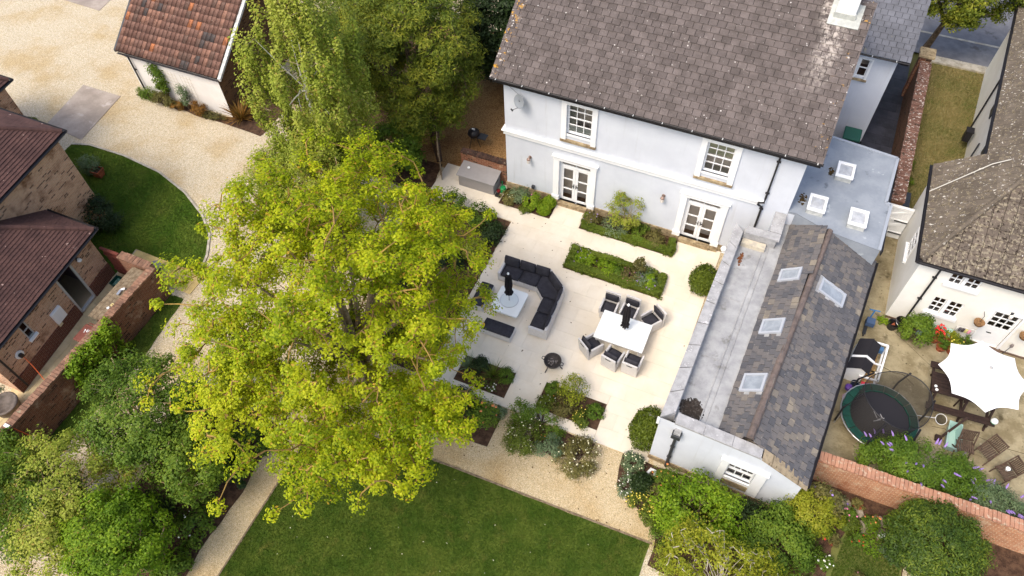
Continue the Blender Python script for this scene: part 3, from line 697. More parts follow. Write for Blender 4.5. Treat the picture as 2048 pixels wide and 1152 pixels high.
def rooflight(x, y, lab):
    t = thing('rooflight', lab, 'rooflight', (x, y, 3.1), group='square rooflights on the flat roof')
    obj('kerb', MB().prism([(x - .28, y - .36), (x + .28, y - .36), (x + .28, y + .36), (x - .28, y + .36)], 3.09, 3.3), M('rooflight kerb', lin(200, 200, 194), lin(170, 172, 168), scale=6), t)
    mb = MB()
    for a in ((-.31, .31, -.39, -.29), (-.31, .31, .29, .39), (-.31, -.22, -.29, .29), (.22, .31, -.29, .29)): mb.b(x + a[0], x + a[1], y + a[2], y + a[3], 3.3, 3.38)
    obj('frame', mb, WHITE, t, bevel=.01); obj('glazing', MB().add([(x - .22, y - .29, 3.33), (x + .22, y - .29, 3.33), (x + .22, y + .29, 3.33), (x - .22, y + .29, 3.33), (x, y, 3.37)], [(0, 1, 4), (1, 2, 4), (2, 3, 4), (3, 0, 4)]), FROST, t)
rooflight(12.34, 2.5, 'square white rooflight nearest the green bin, moss on its left'); rooflight(11.7, .5, 'square white rooflight close to the white house corner'); rooflight(13.1, .36, 'square white rooflight just above the slate roof, nearest the white gate')
def litter(name, lab, cx, cy, z, rx, ry, mat, n=10, h=.04):
    mb = MB()
    for i in range(n * 4):
        a = rnd.uniform(0, 6.28); q = rnd.random() ** .7; r = rnd.uniform(.02, .06) * (1.3 - q * .6)
        p = (cx + math.cos(a) * q * rx, cy + math.sin(a) * q * ry, z); k = 7
        ring = [(p[0] + math.cos(2 * math.pi * j / k) * r * rnd.uniform(.6, 1.3), p[1] + math.sin(2 * math.pi * j / k) * r * rnd.uniform(.6, 1.3), z) for j in range(k)]
        mb.add(ring + [(p[0], p[1], z + h * rnd.uniform(.4, 1))], [(j, (j + 1) % k, k) for j in range(k)])
    return setp(obj(name, mb, mat), lab, 'moss', kind='stuff')
litter('moss_patch', 'brown moss left of the rooflight nearest the green bin', 11.9, 2.5, 3.1, .12, .22, MOSS, 9)
litter('moss_patch', 'moss and leaves gathered by the white house corner on the flat roof', 11.2, .75, 3.1, .15, .3, MOSS, 12)

# ------------------------------------------------------------------ garden room
def slsmat():
    t = NT('patched old slates'); r = t.rand(); n = t.ramp(t.noise(.8, 3, .6), .36, .66); f = t.math('ADD', t.math('MULTIPLY', r, .72), t.math('MULTIPLY', n, .28))
    cr = t.n.new('ShaderNodeValToRGB'); cr.color_ramp.interpolation = 'CONSTANT'; e = cr.color_ramp.elements; e[0].color = lin(86, 86, 89); e[1].position = .26; e[1].color = lin(97, 95, 96)
    for p, c in ((.42, lin(107, 103, 101)), (.58, lin(92, 91, 93)), (.66, lin(111, 106, 102)), (.8, lin(122, 115, 106)), (.92, lin(138, 129, 115))): x = e.new(p); x.color = c
    t.l.new(f, cr.inputs[0]); r2 = t.math('ADD', t.math('MULTIPLY', t.noise(30, 4, .75), .8), .6); g = t.n.new('ShaderNodeCombineColor'); [t.l.new(r2, g.inputs[i]) for i in range(3)]
    col = t.mix(1.0, cr.outputs[0], g.outputs[0], 'MULTIPLY'); col = t.mix(t.ramp(t.noise(16, 4, .7), .66, .72), col, lin(190, 184, 172)); t.bump(t.noise(40, 3, .7), .35, .02)
    return t.done(col, .85, .2)
SLS = slsmat()
COPE = M('pale grey coping stone', lin(176, 175, 174), lin(150, 149, 148), scale=4, rough=.85, bump=.2, bscale=30, spots=((lin(204, 202, 202), 8, .6, .7),))
RIDGE = M('brown ridge tile', lin(118, 104, 96), lin(96, 86, 82), scale=5, rough=.9, rndv=.12, fine=.15)
sr = thing('garden_room', 'white garden room with parapet, lead gutter and patched slate roof', 'garden room', (11, -5, 0))
FL, FR, BR, BL = Vector((9.06, -9.26)), Vector((13.4, -9.42)), Vector((14.02, -.62)), Vector((9.33, -1.08))
sx = wallframe(FL, FR - FL, (-.037, -1)); LW = (FR - FL).length
mb = MB(); WO = (2.28, 3.08, .98, 1.87)
wall_open(mb, sx, 0, 2.98, .25, 2.86, [(2.28, 2.979, .98, 1.87)], .16)
mb.v.clear(); mb.f.clear()
us = [0, 2.28, 3.08, LW]; top = lambda u: 2.86 if u <= 2.98 else 2.86 - (u - 2.98) * .52
mb.quad(sx(0, .25), sx(2.28, .25), sx(2.28, 2.86), sx(0, 2.86)); mb.quad(sx(2.28, .25), sx(3.08, .25), sx(3.08, .98), sx(2.28, .98))
mb.quad(sx(2.28, 1.87), sx(3.08, 1.87), sx(3.08, top(3.08)), sx(2.98, 2.86), sx(2.28, 2.86)); mb.quad(sx(3.08, .25), sx(LW, .25), sx(LW, top(LW)), sx(3.08, top(3.08)))
for a, b_, c, d in [WO]:
    mb.quad(sx(a, c), sx(b_, c), sx(b_, c, -.16), sx(a, c, -.16)); mb.quad(sx(a, d), sx(a, d, -.16), sx(b_, d, -.16), sx(b_, d)); mb.quad(sx(a, c), sx(a, c, -.16), sx(a, d, -.16), sx(a, d)); mb.quad(sx(b_, c), sx(b_, d), sx(b_, d, -.16), sx(b_, c, -.16))
mb.quad((BL.x, BL.y, 0), (FL.x, FL.y, 0), (FL.x, FL.y, 2.86), (BL.x, BL.y, 2.86)); mb.quad((FR.x, FR.y, 0), (BR.x, BR.y, 0), (BR.x, BR.y, 2.25), (FR.x, FR.y, 2.18))
mb.quad((10.46, -1.08, 0), (BL.x, BL.y, 0), (BL.x, BL.y, 2.86), (10.46, -1.08, 2.86)); mb.quad((10.46, 0, 0), (10.46, -1.08, 0), (10.46, -1.08, 2.86), (10.46, 0, 2.86))
obj('wall', mb, RENDERW, sr)
mb = MB(); wbox(mb, sx, -.03, LW, 0, .25, 0, .04); mb.obox((FL.x - .03, FL.y, 0), (BL.x - FL.x, BL.y - FL.y, 0), (.06, 0, 0), (0, 0, .25)); obj('plinth', mb, STONE, sr)
def cope(pts_out, pts_in, z0, z1, n):
    a, b_, c, d = [Vector((*p, 0)) for p in (pts_out[0], pts_out[1], pts_in[1], pts_in[0])]
    for i in range(n):
        s, e = i / n + .002, (i + 1) / n - .002; m = MB(); dz = rnd.uniform(0, .006)
        q = [a.lerp(b_, s), a.lerp(b_, e), d.lerp(c, e), d.lerp(c, s)]; area = sum(q[k].x * q[(k + 1) % 4].y - q[(k + 1) % 4].x * q[k].y for k in range(4))
        if area < 0: q = q[::-1]
        m.prism([(p.x, p.y) for p in q], z0, z1 + dz); obj('coping_stone', m, COPE, pw)
pw = obj('parapet', MB().prism([(9.08, -9.2), (9.44, -8.98), (9.64, -1.36), (9.36, -1.12)], 2.4, 2.857), COPE, sr)
mb = MB(); mb.prism([(9.5, -9.21), (12.0, -9.33), (12.0, -9.1), (9.5, -8.99)], 2.4, 2.857); mb.prism([(9.66, -1.34), (10.78, -1.3), (10.78, -1.1), (9.66, -1.1)], 2.4, 2.857); mb.prism([(10.5, -1.08), (10.82, -1.08), (10.82, -.02), (10.5, -.02)], 2.4, 2.857)
obj('parapet_return', mb, COPE, sr)
cope(((9.04, -9.3), (9.31, -1.05)), ((9.42, -8.99), (9.62, -1.34)), 2.86, 2.93, 9)
cope(((9.5, -9.31), (12.04, -9.43)), ((9.5, -8.94), (12.04, -9.08)), 2.861, 2.93, 3)
cope(((9.7, -1.05), (10.86, -1.02)), ((9.7, -1.37), (10.86, -1.34)), 2.861, 2.93, 2)
cope(((10.46, -1.0), (10.46, -.03)), ((10.86, -1.0), (10.86, -.03)), 2.861, 2.935, 2)
mb = MB(); mb.prism([(9.44, -9.0), (10.95, -9.05), (11.2, .05), (10.84, .05), (10.8, -1.3), (9.64, -1.34)], 2.3, 2.46); lr = obj('lead_gutter_roof', mb, LEAD, sr)
mb = MB(); mb.tube([(10.15, -8.95, 2.47), (10.45, -1.4, 2.47)], .022, 6); mb.tube([(10.32, -8.95, 2.47), (10.62, -1.4, 2.47)], .016, 6)
[mb.obox((9.46 + .02 * k, -8.9 + k * 2.45, 2.462), (.72 + .0 * k, .0, 0), (.0, .03, 0), (0, 0, .012)) for k in (1, 2)]; obj('lead_roll', mb, LEAD, lr)
mb = MB(); mb.b(9.68, 10.5, -1.62, -1.36, 2.46, 2.62); obj('cream_render_fillet', mb, M('cream fillet', lin(206, 196, 172), lin(180, 172, 156), scale=6), sr)
RA, RB = Vector((11.58, -9.05, 3.15)), Vector((12.33, -.42, 3.15)); LA, LB = Vector((10.74, -9.05, 2.5)), Vector((11.1, .0, 2.5)); EA, EB = Vector((13.5, -9.4, 2.2)), Vector((14.16, -.35, 2.28))
mb = MB(); z3 = Vector((0, 0, -.03)); mb.quad(EA + z3, EB + z3, RB + z3, RA + z3); mb.quad(LB + z3, LA + z3, RA + z3, RB + z3); mb.quad(LB + z3, RB + z3, EB + z3, (14.0, -.5, 1.5), (11.1, -.1, 1.5)); rf = obj('roof', mb, UNDER, sr)
def quadclip(o, eu, ev, corners):
    P = [((c - o).dot(eu), (c - o).dot(ev)) for c in corners]
    def f(v):
        xs = []
        for i in range(len(P)):
            (a, b_), (c, d) = P[i], P[(i + 1) % len(P)]
            if (b_ - v) * (d - v) <= 0 and abs(d - b_) > 1e-6: xs.append(a + (c - a) * (v - b_) / (d - b_))
        return (min(xs), max(xs)) if len(xs) > 1 else (0, 0)
    return f, max(p[1] for p in P)
def field(parent, name, e0, e1, corners, tw, th, mat, **k):
    """courses of tiles laid on the plane of corners, eave running e0 to e1 (upslope to the left of it)"""
    eu = (e1 - e0).normalized(); n = eu.cross(corners[2] - e0).normalized()
    ev = n.cross(eu).normalized(); f, L = quadclip(e0, eu, ev, corners)
    return tiles(parent, name, e0, eu, ev, 1, L, tw, th, mat, clip=lambda v: f(min(v, L - .01)), **k)
def near(a, b_, q, p=None): return None
SKR = [(Vector((12.95, -2.75, 2.93)), .29, .5)]
SKL = [(Vector((11.54, -2.62, 2.86)), .27, .37), (Vector((11.44, -4.87, 2.83)), .3, .38), (Vector((11.36, -7.1, 2.83)), .33, .38)]
def skipper(e0, e1, corners, lst):
    eu = (e1 - e0).normalized(); n = eu.cross(corners[2] - e0).normalized(); ev = n.cross(eu).normalized()
    cs = [((c - e0).dot(eu), (c - e0).dot(ev), a, b_) for c, a, b_ in lst]
    return lambda u, v: any(abs(u - c[0]) < c[2] and abs(v - c[1]) < c[3] for c in cs)
cr_ = [EA, EB, RB, RA]; cl_ = [LB, LA, RA, RB]
field(rf, 'slate', EA, EB, cr_, .25, .2, SLS, thick=.024, nmax=190, jit=.012, skip=skipper(EA, EB, cr_, SKR))
field(rf, 'slate', LB, LA, cl_, .25, .2, SLS, thick=.022, nmax=105, jit=.01, skip=skipper(LB, LA, cl_, SKL))
ridge_tiles(rf, 'ridge_tile', RA + Vector((0, 0, .0)), RB + Vector((0, 0, .0)), .46, .11, RIDGE)
gutter(sr, EA + Vector((.05, 0, -.03)), EB + Vector((.05, 0, -.03)), .05)
# stone verge slates on the front slope
VST = M('buff stone slate', lin(176, 158, 128), lin(150, 134, 110), scale=7, rough=.95, bump=.4, rndv=.12, spots=((lin(110, 96, 70), 9, .6, .7),))
va, vb = Vector((12.07, -9.45, 2.86)), Vector((13.5, -9.5, 2.14)); dv = (vb - va) / 5
for i in range(5):
    m = MB(); m.obox(va + dv * i + Vector((0, 0, .02)), dv * 1.12, (0, .36, 0), (0, 0, .05)); obj('verge_slate', m, VST, rf)
def skylight(c, hu, hv, e0, e1, corners, lab, blind):
    eu = (e1 - e0).normalized(); n = eu.cross(corners[2] - e0).normalized(); ev = n.cross(eu).normalized()
    c = c - n * ((c - e0).dot(n)); t = thing('roof_window', lab, 'roof window', c, group='grey framed roof windows in the garden room roof')
    mb = MB(); G = lambda u, v, w: c + eu * u + ev * v + n * w
    for a in ((-hu, hu, -hv, -hv + .08), (-hu, hu, hv - .08, hv), (-hu, -hu + .07, -hv + .08, hv - .08), (hu - .07, hu, -hv + .08, hv - .08)):
        o = G(a[0], a[2], -.02); mb.obox(o, G(a[1], a[2], -.02) - o, G(a[0], a[3], -.02) - o, n * .1)
    obj('frame', mb, M('pale grey roof window frame', lin(176, 180, 186), rough=.4), t); mb = MB()
    mb.quad(G(-hu + .06, -hv + .06, .04), G(hu - .06, -hv + .06, .04), G(hu - .06, hv - .06, .04), G(-hu + .06, hv - .06, .04)); obj('pane', mb, SKYG, t)
    mb = MB(); mb.quad(G(-hu + .05, -hv + .05, .02), G(hu - .05, -hv + .05, .02), G(hu - .05, hv - .05, .02), G(-hu + .05, hv - .05, .02)); obj('blind', mb, blind, t)
    mb = MB(); o = G(-hu - .1, -hv - .1, -.03); mb.obox(o, G(hu + .1, -hv - .1, -.03) - o, G(-hu - .1, hv + .1, -.03) - o, n * .035); obj('flashing', mb, LEAD, t)
SKYG = M('pale painted roof window glass', lin(160, 167, 174), lin(140, 147, 154), scale=3, rough=.15, spec=.5)  # opaque pale tone painted on the panes in place of a glass reflection
PALEB = M('pale roof window blind', lin(226, 228, 230), rough=.6); BLUEB = M('blue striped blind', lin(182, 196, 214), rough=.6); OLIVE = M('room seen through the roof window', lin(150, 154, 132), lin(112, 116, 98), scale=6, rough=.6)
skylight(*SKR[0], EA, EB, cr_, 'roof window on the right hand slope, tall and pale blue', BLUEB)
for s, l, m in zip(SKL, ('left slope roof window nearest the house, olive room showing', 'middle roof window of the left slope, pale blind', 'left slope roof window nearest the garden, pale blind'), (OLIVE, PALEB, PALEB)): skylight(*s, LB, LA, cl_, l, m)
# arched window
w = obj('window_frame', MB(), WHITE, sr); mb = MB(); cx = lambda u, v, W_=-.08: sx(2.28 + u, .98 + v, W_)
for a in ((0, .8, 0, .05), (0, .8, .84, .89), (0, .05, .05, .84), (.75, .8, .05, .84), (.05, .75, .43, .47), (.05, .75, .36, .385), (.27, .3, .05, .43), (.5, .53, .05, .43)): wbox(mb, sx, 2.28 + a[0], 2.28 + a[1], .98 + a[2], .98 + a[3], -.12, -.08)
for c in (.2, .4, .6):
    mb.tube([cx(c + .2 * math.cos(t), .45 + .34 * math.sin(t), -.1) for t in np.linspace(0 if c < .5 else .0, math.pi, 13) if .03 < c + .2 * math.cos(t) < .77], .012, 5)
bpy.data.objects.remove(w); w = obj('arched_window', mb, WHITE, sr)
mb = MB(); mb.quad(cx(0, 0, -.105), cx(.8, 0, -.105), cx(.8, .89, -.105), cx(0, .89, -.105)); obj('pane', mb, GLASS, w)
mb = MB(); wbox(mb, sx, 2.06, 2.28, .42, 2.0, 0, .09); wbox(mb, sx, 3.08, 3.4, .42, 2.0, 0, .1); wbox(mb, sx, 2.02, 3.44, 2.0, 2.12, 0, .12); wbox(mb, sx, 2.28, 3.08, .82, .98, -.05, .06); obj('window_surround', mb, WHITE, w, bevel=.01)
mb = MB(); wbox(mb, sx, 2.28, 3.08, .5, .81, 0, .07); obj('stone_sill', mb, STONE, w); room(sr, sx, 2.28, 3.08, .98, 1.87, -.17, 1.2)
hp = obj('hopper_head', MB().obox(sx(.46, 2.3, .02), sx(.74, 2.3, .02) - sx(.46, 2.3, .02), sx(.46, 2.3, .22) - sx(.46, 2.3, .02), (0, 0, .2)), DARKMET, sr, bevel=.01)
obj('spout', MB().obox(sx(.5, 2.5, .0), sx(.7, 2.5, 0) - sx(.5, 2.5, 0), sx(.5, 2.5, .17) - sx(.5, 2.5, 0), (0, 0, .1)), LEAD, hp)
pipe(sr, [sx(.6, 2.32, .1), sx(.6, .1, .1)], .05, DARKMET, (sx(.6, 1.5, .06), sx(.6, .75, .06)))
obj('white_downpipe_corner', MB().b(8.98, 9.06, -9.3, -9.22, 2.5, 2.8), WHITE, sr)
mb = MB(); mb.quad(*[(9.82 + .34 * math.cos(a) * (1 + .25 * math.sin(3 * a)), -8.5 + .42 * math.sin(a) * (1 + .2 * math.sin(5 * a + 1)), 2.4635) for a in np.linspace(0, 6.28, 40)[:-1]]); setp(obj('silt_stain', mb, M('dark wet silt', lin(84, 78, 72), lin(60, 55, 50), scale=7, rough=.9)), 'dark silt stain at the front end of the lead roof', 'stain', kind='stuff')
litter('moss_patch', 'dark silt and moss in the front corner of the lead roof', 9.85, -8.45, 2.462, .36, .42, M('dark silt', lin(58, 50, 44), lin(40, 36, 32), scale=9, rough=1), 60, .012)
litter('moss_patch', 'small clump of brown leaves on the lead roof beside the parapet', 9.82, -2.2, 2.462, .07, .3, M('rust brown leaves', lin(128, 80, 48), lin(96, 60, 38), scale=20, rough=1), 9, .03)
litter('moss_patch', 'small brown clump by the front coping of the garden room', 10.5, -8.92, 2.462, .14, .05, MOSS, 6, .03)
globe = thing('outdoor_globe_lamp', 'white globe lamp on the garden room wall near the french door', 'wall lamp', (9.25, -1.6, 2.0)); obj('globe', MB().lathe((9.18, -1.75, 2.1), [(.02, 0), (.08, .03), (.11, .1), (.08, .18), (.02, .2)], 12), WHITE, globe, smooth=True); obj('bracket', MB().b(9.14, 9.34, -1.78, -1.72, 2.0, 2.1), WHITE, globe)

# ------------------------------------------------------------------ cream cottage
COTR = M('lichened brown concrete tiles', lin(108, 97, 86), lin(92, 83, 74), scale=1.4, rough=.95, spec=.1, rndv=.12, fine=.3, fscale=24, bump=.3, bscale=40, spots=((lin(142, 132, 112), 9.0, .5, .6), (lin(54, 46, 40), 12.0, .56, .62), (lin(208, 202, 190), 9.1, .68, .72)))
COTL = M('grey brown concrete tiles', lin(112, 102, 90), lin(98, 89, 78), scale=1.4, rough=.95, spec=.1, rndv=.12, fine=.3, fscale=24, bump=.3, bscale=40, spots=((lin(150, 138, 112), 9.0, .56, .64), (lin(206, 200, 186), 10.0, .62, .66), (lin(60, 52, 44), 9.0, .62, .67)))
cot = thing('cottage', 'cream rendered cottage with lichened brown tile roof beside the yard', 'cottage', (18, 1.5, 0))
cf = wallframe((15.31, -.69), (1, 0), (0, -1)); cs = wallframe((15.31, 3.75), (0, -1), (-1, 0))
W1 = [(1.02, 1.42, .98, 1.78), (1.52, 1.95, .98, 1.78)]; W2 = [(1.02, 1.42, 2.6, 3.1), (1.52, 1.95, 2.6, 3.1)]; DO = (2.85, 3.7, .12, 1.95)
mb = MB(); wall_open(mb, cf, 0, 6.5, 0, 3.4, W1 + W2 + [DO], .15); wall_open(mb, cs, 0, 4.44, 0, 3.4, [(2.1, 2.9, 1.5, 2.45)], .12)
mb.quad((21.81, -.69, 0), (21.81, 7, 0), (21.81, 7, 3.4), (21.81, 3, 5.4), (21.81, -.69, 3.4)); obj('wall', mb, CREAM, cot)
mb = MB(); wbox(mb, cf, 0, 2.8, 0, .08, 0, .03); wbox(mb, cf, 3.75, 6.5, 0, .08, 0, .03); wbox(mb, cf, 2.7, 3.85, 0, .12, 0, .2); obj('plinth', mb, M('brown plinth', lin(104, 84, 70), rough=.9), cot)
for a in W1: glazed(cot, 'casement', cf, a[0], a[1], a[2], a[3], 2, 3, fw=.035, bw=.03, w=-.03)
for a in W2: glazed(cot, 'casement', cf, a[0], a[1], a[2], a[3], 2, 2, fw=.035, bw=.03, w=-.03)
mb = MB(); wbox(mb, cf, .94, 2.03, .86, .98, 0, .09); wbox(mb, cf, .94, 2.03, 2.5, 2.6, 0, .09); wbox(mb, cf, 1.42, 1.52, .98, 1.78, -.02, .02); wbox(mb, cf, 1.42, 1.52, 2.6, 3.1, -.02, .02); obj('window_sill', mb, WHITE, cot)
room(cot, cf, 1.0, 1.97, .98, 1.78, -.16, .9); room(cot, cf, 1.0, 1.97, 2.6, 3.1, -.16, .6)
sw = glazed(cot, 'side_window', cs, 2.1, 2.9, 1.5, 2.45, 2, 3, fw=.06, bw=.04, w=.02); mb = MB(); wbox(mb, cs, 2.02, 3.0, 1.4, 1.5, 0, .1); obj('sill', mb, WHITE, sw); room(cot, cs, 2.1, 2.9, 1.5, 2.45, -.13, .8)
mb = MB(); wbox(mb, cf, 2.85, 3.7, .12, 1.0, -.1, -.05); dr = obj('door', mb, WHITE, cot)
glazed(cot, 'door_light', cf, 2.85, 3.7, 1.0, 1.95, 3, 3, fw=.09, bw=.035, w=-.05); room(cot, cf, 2.85, 3.7, .12, 1.95, -.16, .9)
mb = MB(); wbox(mb, cf, 3.1, 3.25, .72, .76, -.05, -.035); obj('letter_plate', mb, BLACK, dr)
mb = MB(); wbox(mb, cf, 2.78, 2.85, .12, 2.02, -.02, .03); wbox(mb, cf, 3.7, 3.78, .12, 2.02, -.02, .03); wbox(mb, cf, 2.85, 3.7, 1.95, 2.02, -.02, .03); obj('door_frame', mb, WHITE, cot)
c0, c1, c2_, c3 = Vector((15.18, -.87, 3.42)), Vector((15.18, 3.9, 3.42)), Vector((17.9, 3.9, 5.46)), Vector((17.9, 2.98, 5.46)); c4, c5 = Vector((22, -.87, 3.42)), Vector((22, 2.98, 5.46))
mb = MB(); zz = Vector((0, 0, -.04)); mb.quad(c0 + zz, c3 + zz, c2_ + zz, c1 + zz); mb.quad(c0 + zz, c4 + zz, c5 + zz, c3 + zz); mb.quad(c3 + zz, c5 + zz, Vector((22, 6.8, 3.42)), Vector((17.9, 6.8, 3.42))); mb.quad(c1 + zz, c2_ + zz, Vector((17.9, 3.9, 3.0)), Vector((15.2, 3.9, 3.0)))
cr2 = obj('roof', mb, UNDER, cot)
field(cr2, 'roof_tile', c0, c4, [c0, c4, c5, c3], .33, .34, COTR, thick=.035, bond=0, jit=.006, nmax=150)
field(cr2, 'roof_tile', c1, c0, [c1, c0, c3, c2_], .33, .34, COTL, thick=.035, bond=0, jit=.006, nmax=150)
obj('rear_slope', MB().quad(c3, c5, Vector((22, 6.8, 3.44)), Vector((17.9, 6.8, 3.44))), COTL, cr2)
ridge_tiles(cr2, 'hip_tile', c0 + Vector((.05, .05, .05)), c3 + Vector((0, 0, .05)), .42, .085, COTL)
gutter(cot, c0 + Vector((-.06, -.06, -.02)), c4 + Vector((0, -.06, -.02)), .06); gutter(cot, c1 + Vector((-.06, 0, -.02)), c0 + Vector((-.06, -.06, -.02)), .06)
pipe(cot, [(16.0, -.9, 3.4), (15.93, -.78, 3.3), (15.93, -.75, .15)], .035, BLACK, ((15.93, -.72, 2.7), (15.93, -.72, 1.5)))
obj('phone_cable', MB().tube([(15.15, 2.4, 3.47), (16.6, 3.1, 4.7), (19, 4.2, 5.6), (24, 6.5, 6.2)], .018, 5), M('pale cable', lin(200, 196, 184)), cot)
# street range of the cottage
sth = thing('street_cottage', 'white street cottage with grey brown tile roof beside the rough grass', 'cottage', (18.5, 9, 0))
A0, A1 = Vector((16.95, 3.9)), Vector((17.75, 15.2)); ss = wallframe(A1, A0 - A1, (-1, .07)); LS = (A1 - A0).length
mb = MB(); wall_open(mb, ss, 0, LS, 0, 3.4, [], .1); mb.quad((17.75, 15.2, 0), (22, 15.0, 0), (22, 15.0, 5.5), (17.75, 15.2, 3.4)); obj('wall', mb, CREAM, sth)
s0, s1 = Vector((17.6, 15.6, 3.45)), Vector((16.8, 3.85, 3.45)); s2, s3 = Vector((19.6, 3.7, 5.5)), Vector((20.4, 15.45, 5.5))
mb = MB(); mb.quad(s0 + zz, s1 + zz, s2 + zz, s3 + zz); mb.quad(s3 + zz, s2 + zz, Vector((22.4, 3.6, 3.45)), Vector((23.2, 15.3, 3.45))); r_ = obj('roof', mb, UNDER, sth)
field(r_, 'roof_tile', s0, s1, [s0, s1, s2, s3], .33, .34, COTL, thick=.035, bond=0, jit=.006, nmax=200)
obj('rear_slope', MB().quad(s3, s2, Vector((22.4, 3.6, 3.47)), Vector((23.2, 15.3, 3.47))), COTL, r_)
gutter(sth, s0 + Vector((-.06, 0, -.03)), s1 + Vector((-.06, 0, -.03)), .06)
q = lambda u, v, w=.06: ss(u, v, w)
pipe(sth, [q(4.4, 3.35), q(4.4, .1)], .035, BLACK); pipe(sth, [q(7.6, 1.9), q(7.6, .1)], .03, DARKMET)
def shut(u0, u1, v0, v1, lab):
    mb = MB(); wbox(mb, ss, u0, u1, v0, v1, .005, .05); return obj('wall_vent_cover', mb, DARKMET, sth)
shut(5.9, 6.5, 2.3, 2.75, ''); shut(8.6, 9.0, 2.3, 2.75, ''); shut(4.9, 5.2, .2, .55, '')
cr3 = thing('cold_frame', 'white framed glass cold frame against the cottage wall', 'cold frame', (16.55, 5.4, 0))
mb = MB(); [mb.b(*a) for a in ((16.2, 16.25, 4.3, 6.0, 0, .55), (16.8, 16.85, 4.3, 6.0, 0, .8), (16.25, 16.8, 4.3, 4.35, 0, .55), (16.25, 16.8, 5.95, 6.0, 0, .55))]; mb.obox((16.2, 4.3, .55), (.65, 0, .25), (0, .05, 0), (0, 0, .04)); mb.obox((16.2, 5.13, .55), (.65, 0, .25), (0, .05, 0), (0, 0, .04)); mb.obox((16.2, 5.95, .55), (.65, 0, .25), (0, .05, 0), (0, 0, .04)); obj('frame', mb, WHITE, cr3)
mb = MB(); mb.quad((16.22, 4.33, .57), (16.83, 4.33, .81), (16.83, 5.97, .81), (16.22, 5.97, .57)); obj('pane', mb, GLASS, cr3)

# ------------------------------------------------------------------ white outbuilding with pantiles
def pantmat():
    t = NT('mixed clay pantiles'); r = t.rand(); cr = t.n.new('ShaderNodeValToRGB'); cr.color_ramp.interpolation = 'CONSTANT'; e = cr.color_ramp.elements
    e[0].color = lin(130, 100, 88); e[1].position = .35; e[1].color = lin(119, 90, 79)
    for p, c in ((.62, lin(148, 112, 96)), (.78, lin(112, 90, 80)), (.88, lin(86, 80, 78)), (.94, lin(178, 116, 80)), (.96, lin(156, 118, 100))): x = e.new(p); x.color = c
    t.l.new(r, cr.inputs[0]); col = t.mix(t.ramp(t.noise(9, 5, .7), .5, .68), cr.outputs[0], lin(96, 70, 60))
    col = t.mix(t.ramp(t.noise(15, 4, .7), .64, .7), col, lin(196, 178, 160)); r2 = t.math('ADD', t.math('MULTIPLY', t.noise(40, 3, .7), .6), .7); g = t.n.new('ShaderNodeCombineColor'); [t.l.new(r2, g.inputs[i]) for i in range(3)]
    MATS['pant'] = t.done(t.mix(1.0, col, g.outputs[0], 'MULTIPLY'), .9, .15); return t.m
PANT = pantmat()
ob = thing('outbuilding', 'small white outbuilding with mixed red clay pantile roof by the drive', 'outbuilding', (-16, 1.5, 0))
OBW = M('warm white render', lin(240, 236, 230), lin(230, 225, 218), scale=.8, rough=.9)
mb = MB(); mb.quad((-18.55, -.85, 0), (-13.5, -.75, 0), (-13.5, -.75, 2.4), (-18.55, -.85, 2.4)); mb.quad((-18.55, -.85, 0), (-18.55, -.85, 2.4), (-18.55, 2.4, 4.6), (-18.55, 5.6, 2.4), (-18.55, 5.6, 0)); mb.quad((-13.5, 5.6, 0), (-18.55, 5.6, 0), (-18.55, 5.6, 2.4), (-13.5, 5.6, 2.4)); obj('wall', mb, OBW, ob); mb = MB(); mb.quad((-13.5, -.75, 0), (-13.5, 5.6, 0), (-13.5, 5.6, 2.4), (-13.5, 2.4, 4.6), (-13.5, -.75, 2.4)); obj('gable_wall', mb, brickmat('brown gable brick', rad(90), lin(116, 86, 60), lin(98, 70, 48), lin(112, 90, 68), lin(76, 54, 40)), ob)
p0, p1, p2, p3 = Vector((-18.86, -.98, 2.34)), Vector((-13.3, -.9, 2.34)), Vector((-13.3, 2.45, 4.66)), Vector((-18.86, 2.37, 4.66))
mb = MB(); zz = Vector((0, 0, -.05)); mb.quad(p0 + zz, p1 + zz, p2 + zz, p3 + zz); mb.quad(p3 + zz, p2 + zz, Vector((-13.3, 5.8, 2.3)), Vector((-18.86, 5.72, 2.3))); r_ = obj('roof', mb, UNDER, ob)
field(r_, 'pantile', p0, p1, [p0, p1, p2, p3], .222, .365, PANT, thick=.018, bond=0, lap=1.08, shape='roman', gap=0, jit=.008)
obj('rear_slope', MB().quad(p3, p2, Vector((-13.3, 5.8, 2.33)), Vector((-18.86, 5.72, 2.33))), PANT, r_)
ridge_tiles(r_, 'ridge_tile', p3, p2, .4, .12, PANT)
mb = MB(); d = (p2 - p1); mb.obox(p1 + Vector((0, 0, -.12)), d, (.16, 0, 0), (0, 0, .12)); obj('verge_board', mb, M('grey white verge', lin(206, 206, 202), lin(176, 176, 170), scale=5), ob); mb = MB(); mb.obox(p0 + Vector((-.1, 0, -.1)), p3 - p0, (.1, 0, 0), (0, 0, .12)); obj('verge_tile', mb, DARKMET, ob)
gutter(ob, p0 + Vector((.1, -.06, -.06)), p1 + Vector((.05, -.06, -.06)), .05); pipe(ob, [(-18.5, -1.02, 2.25), (-18.32, -.93, 2.1), (-18.3, -.93, .1)], .04, BLACK, ((-18.3, -.9, 1.4),))
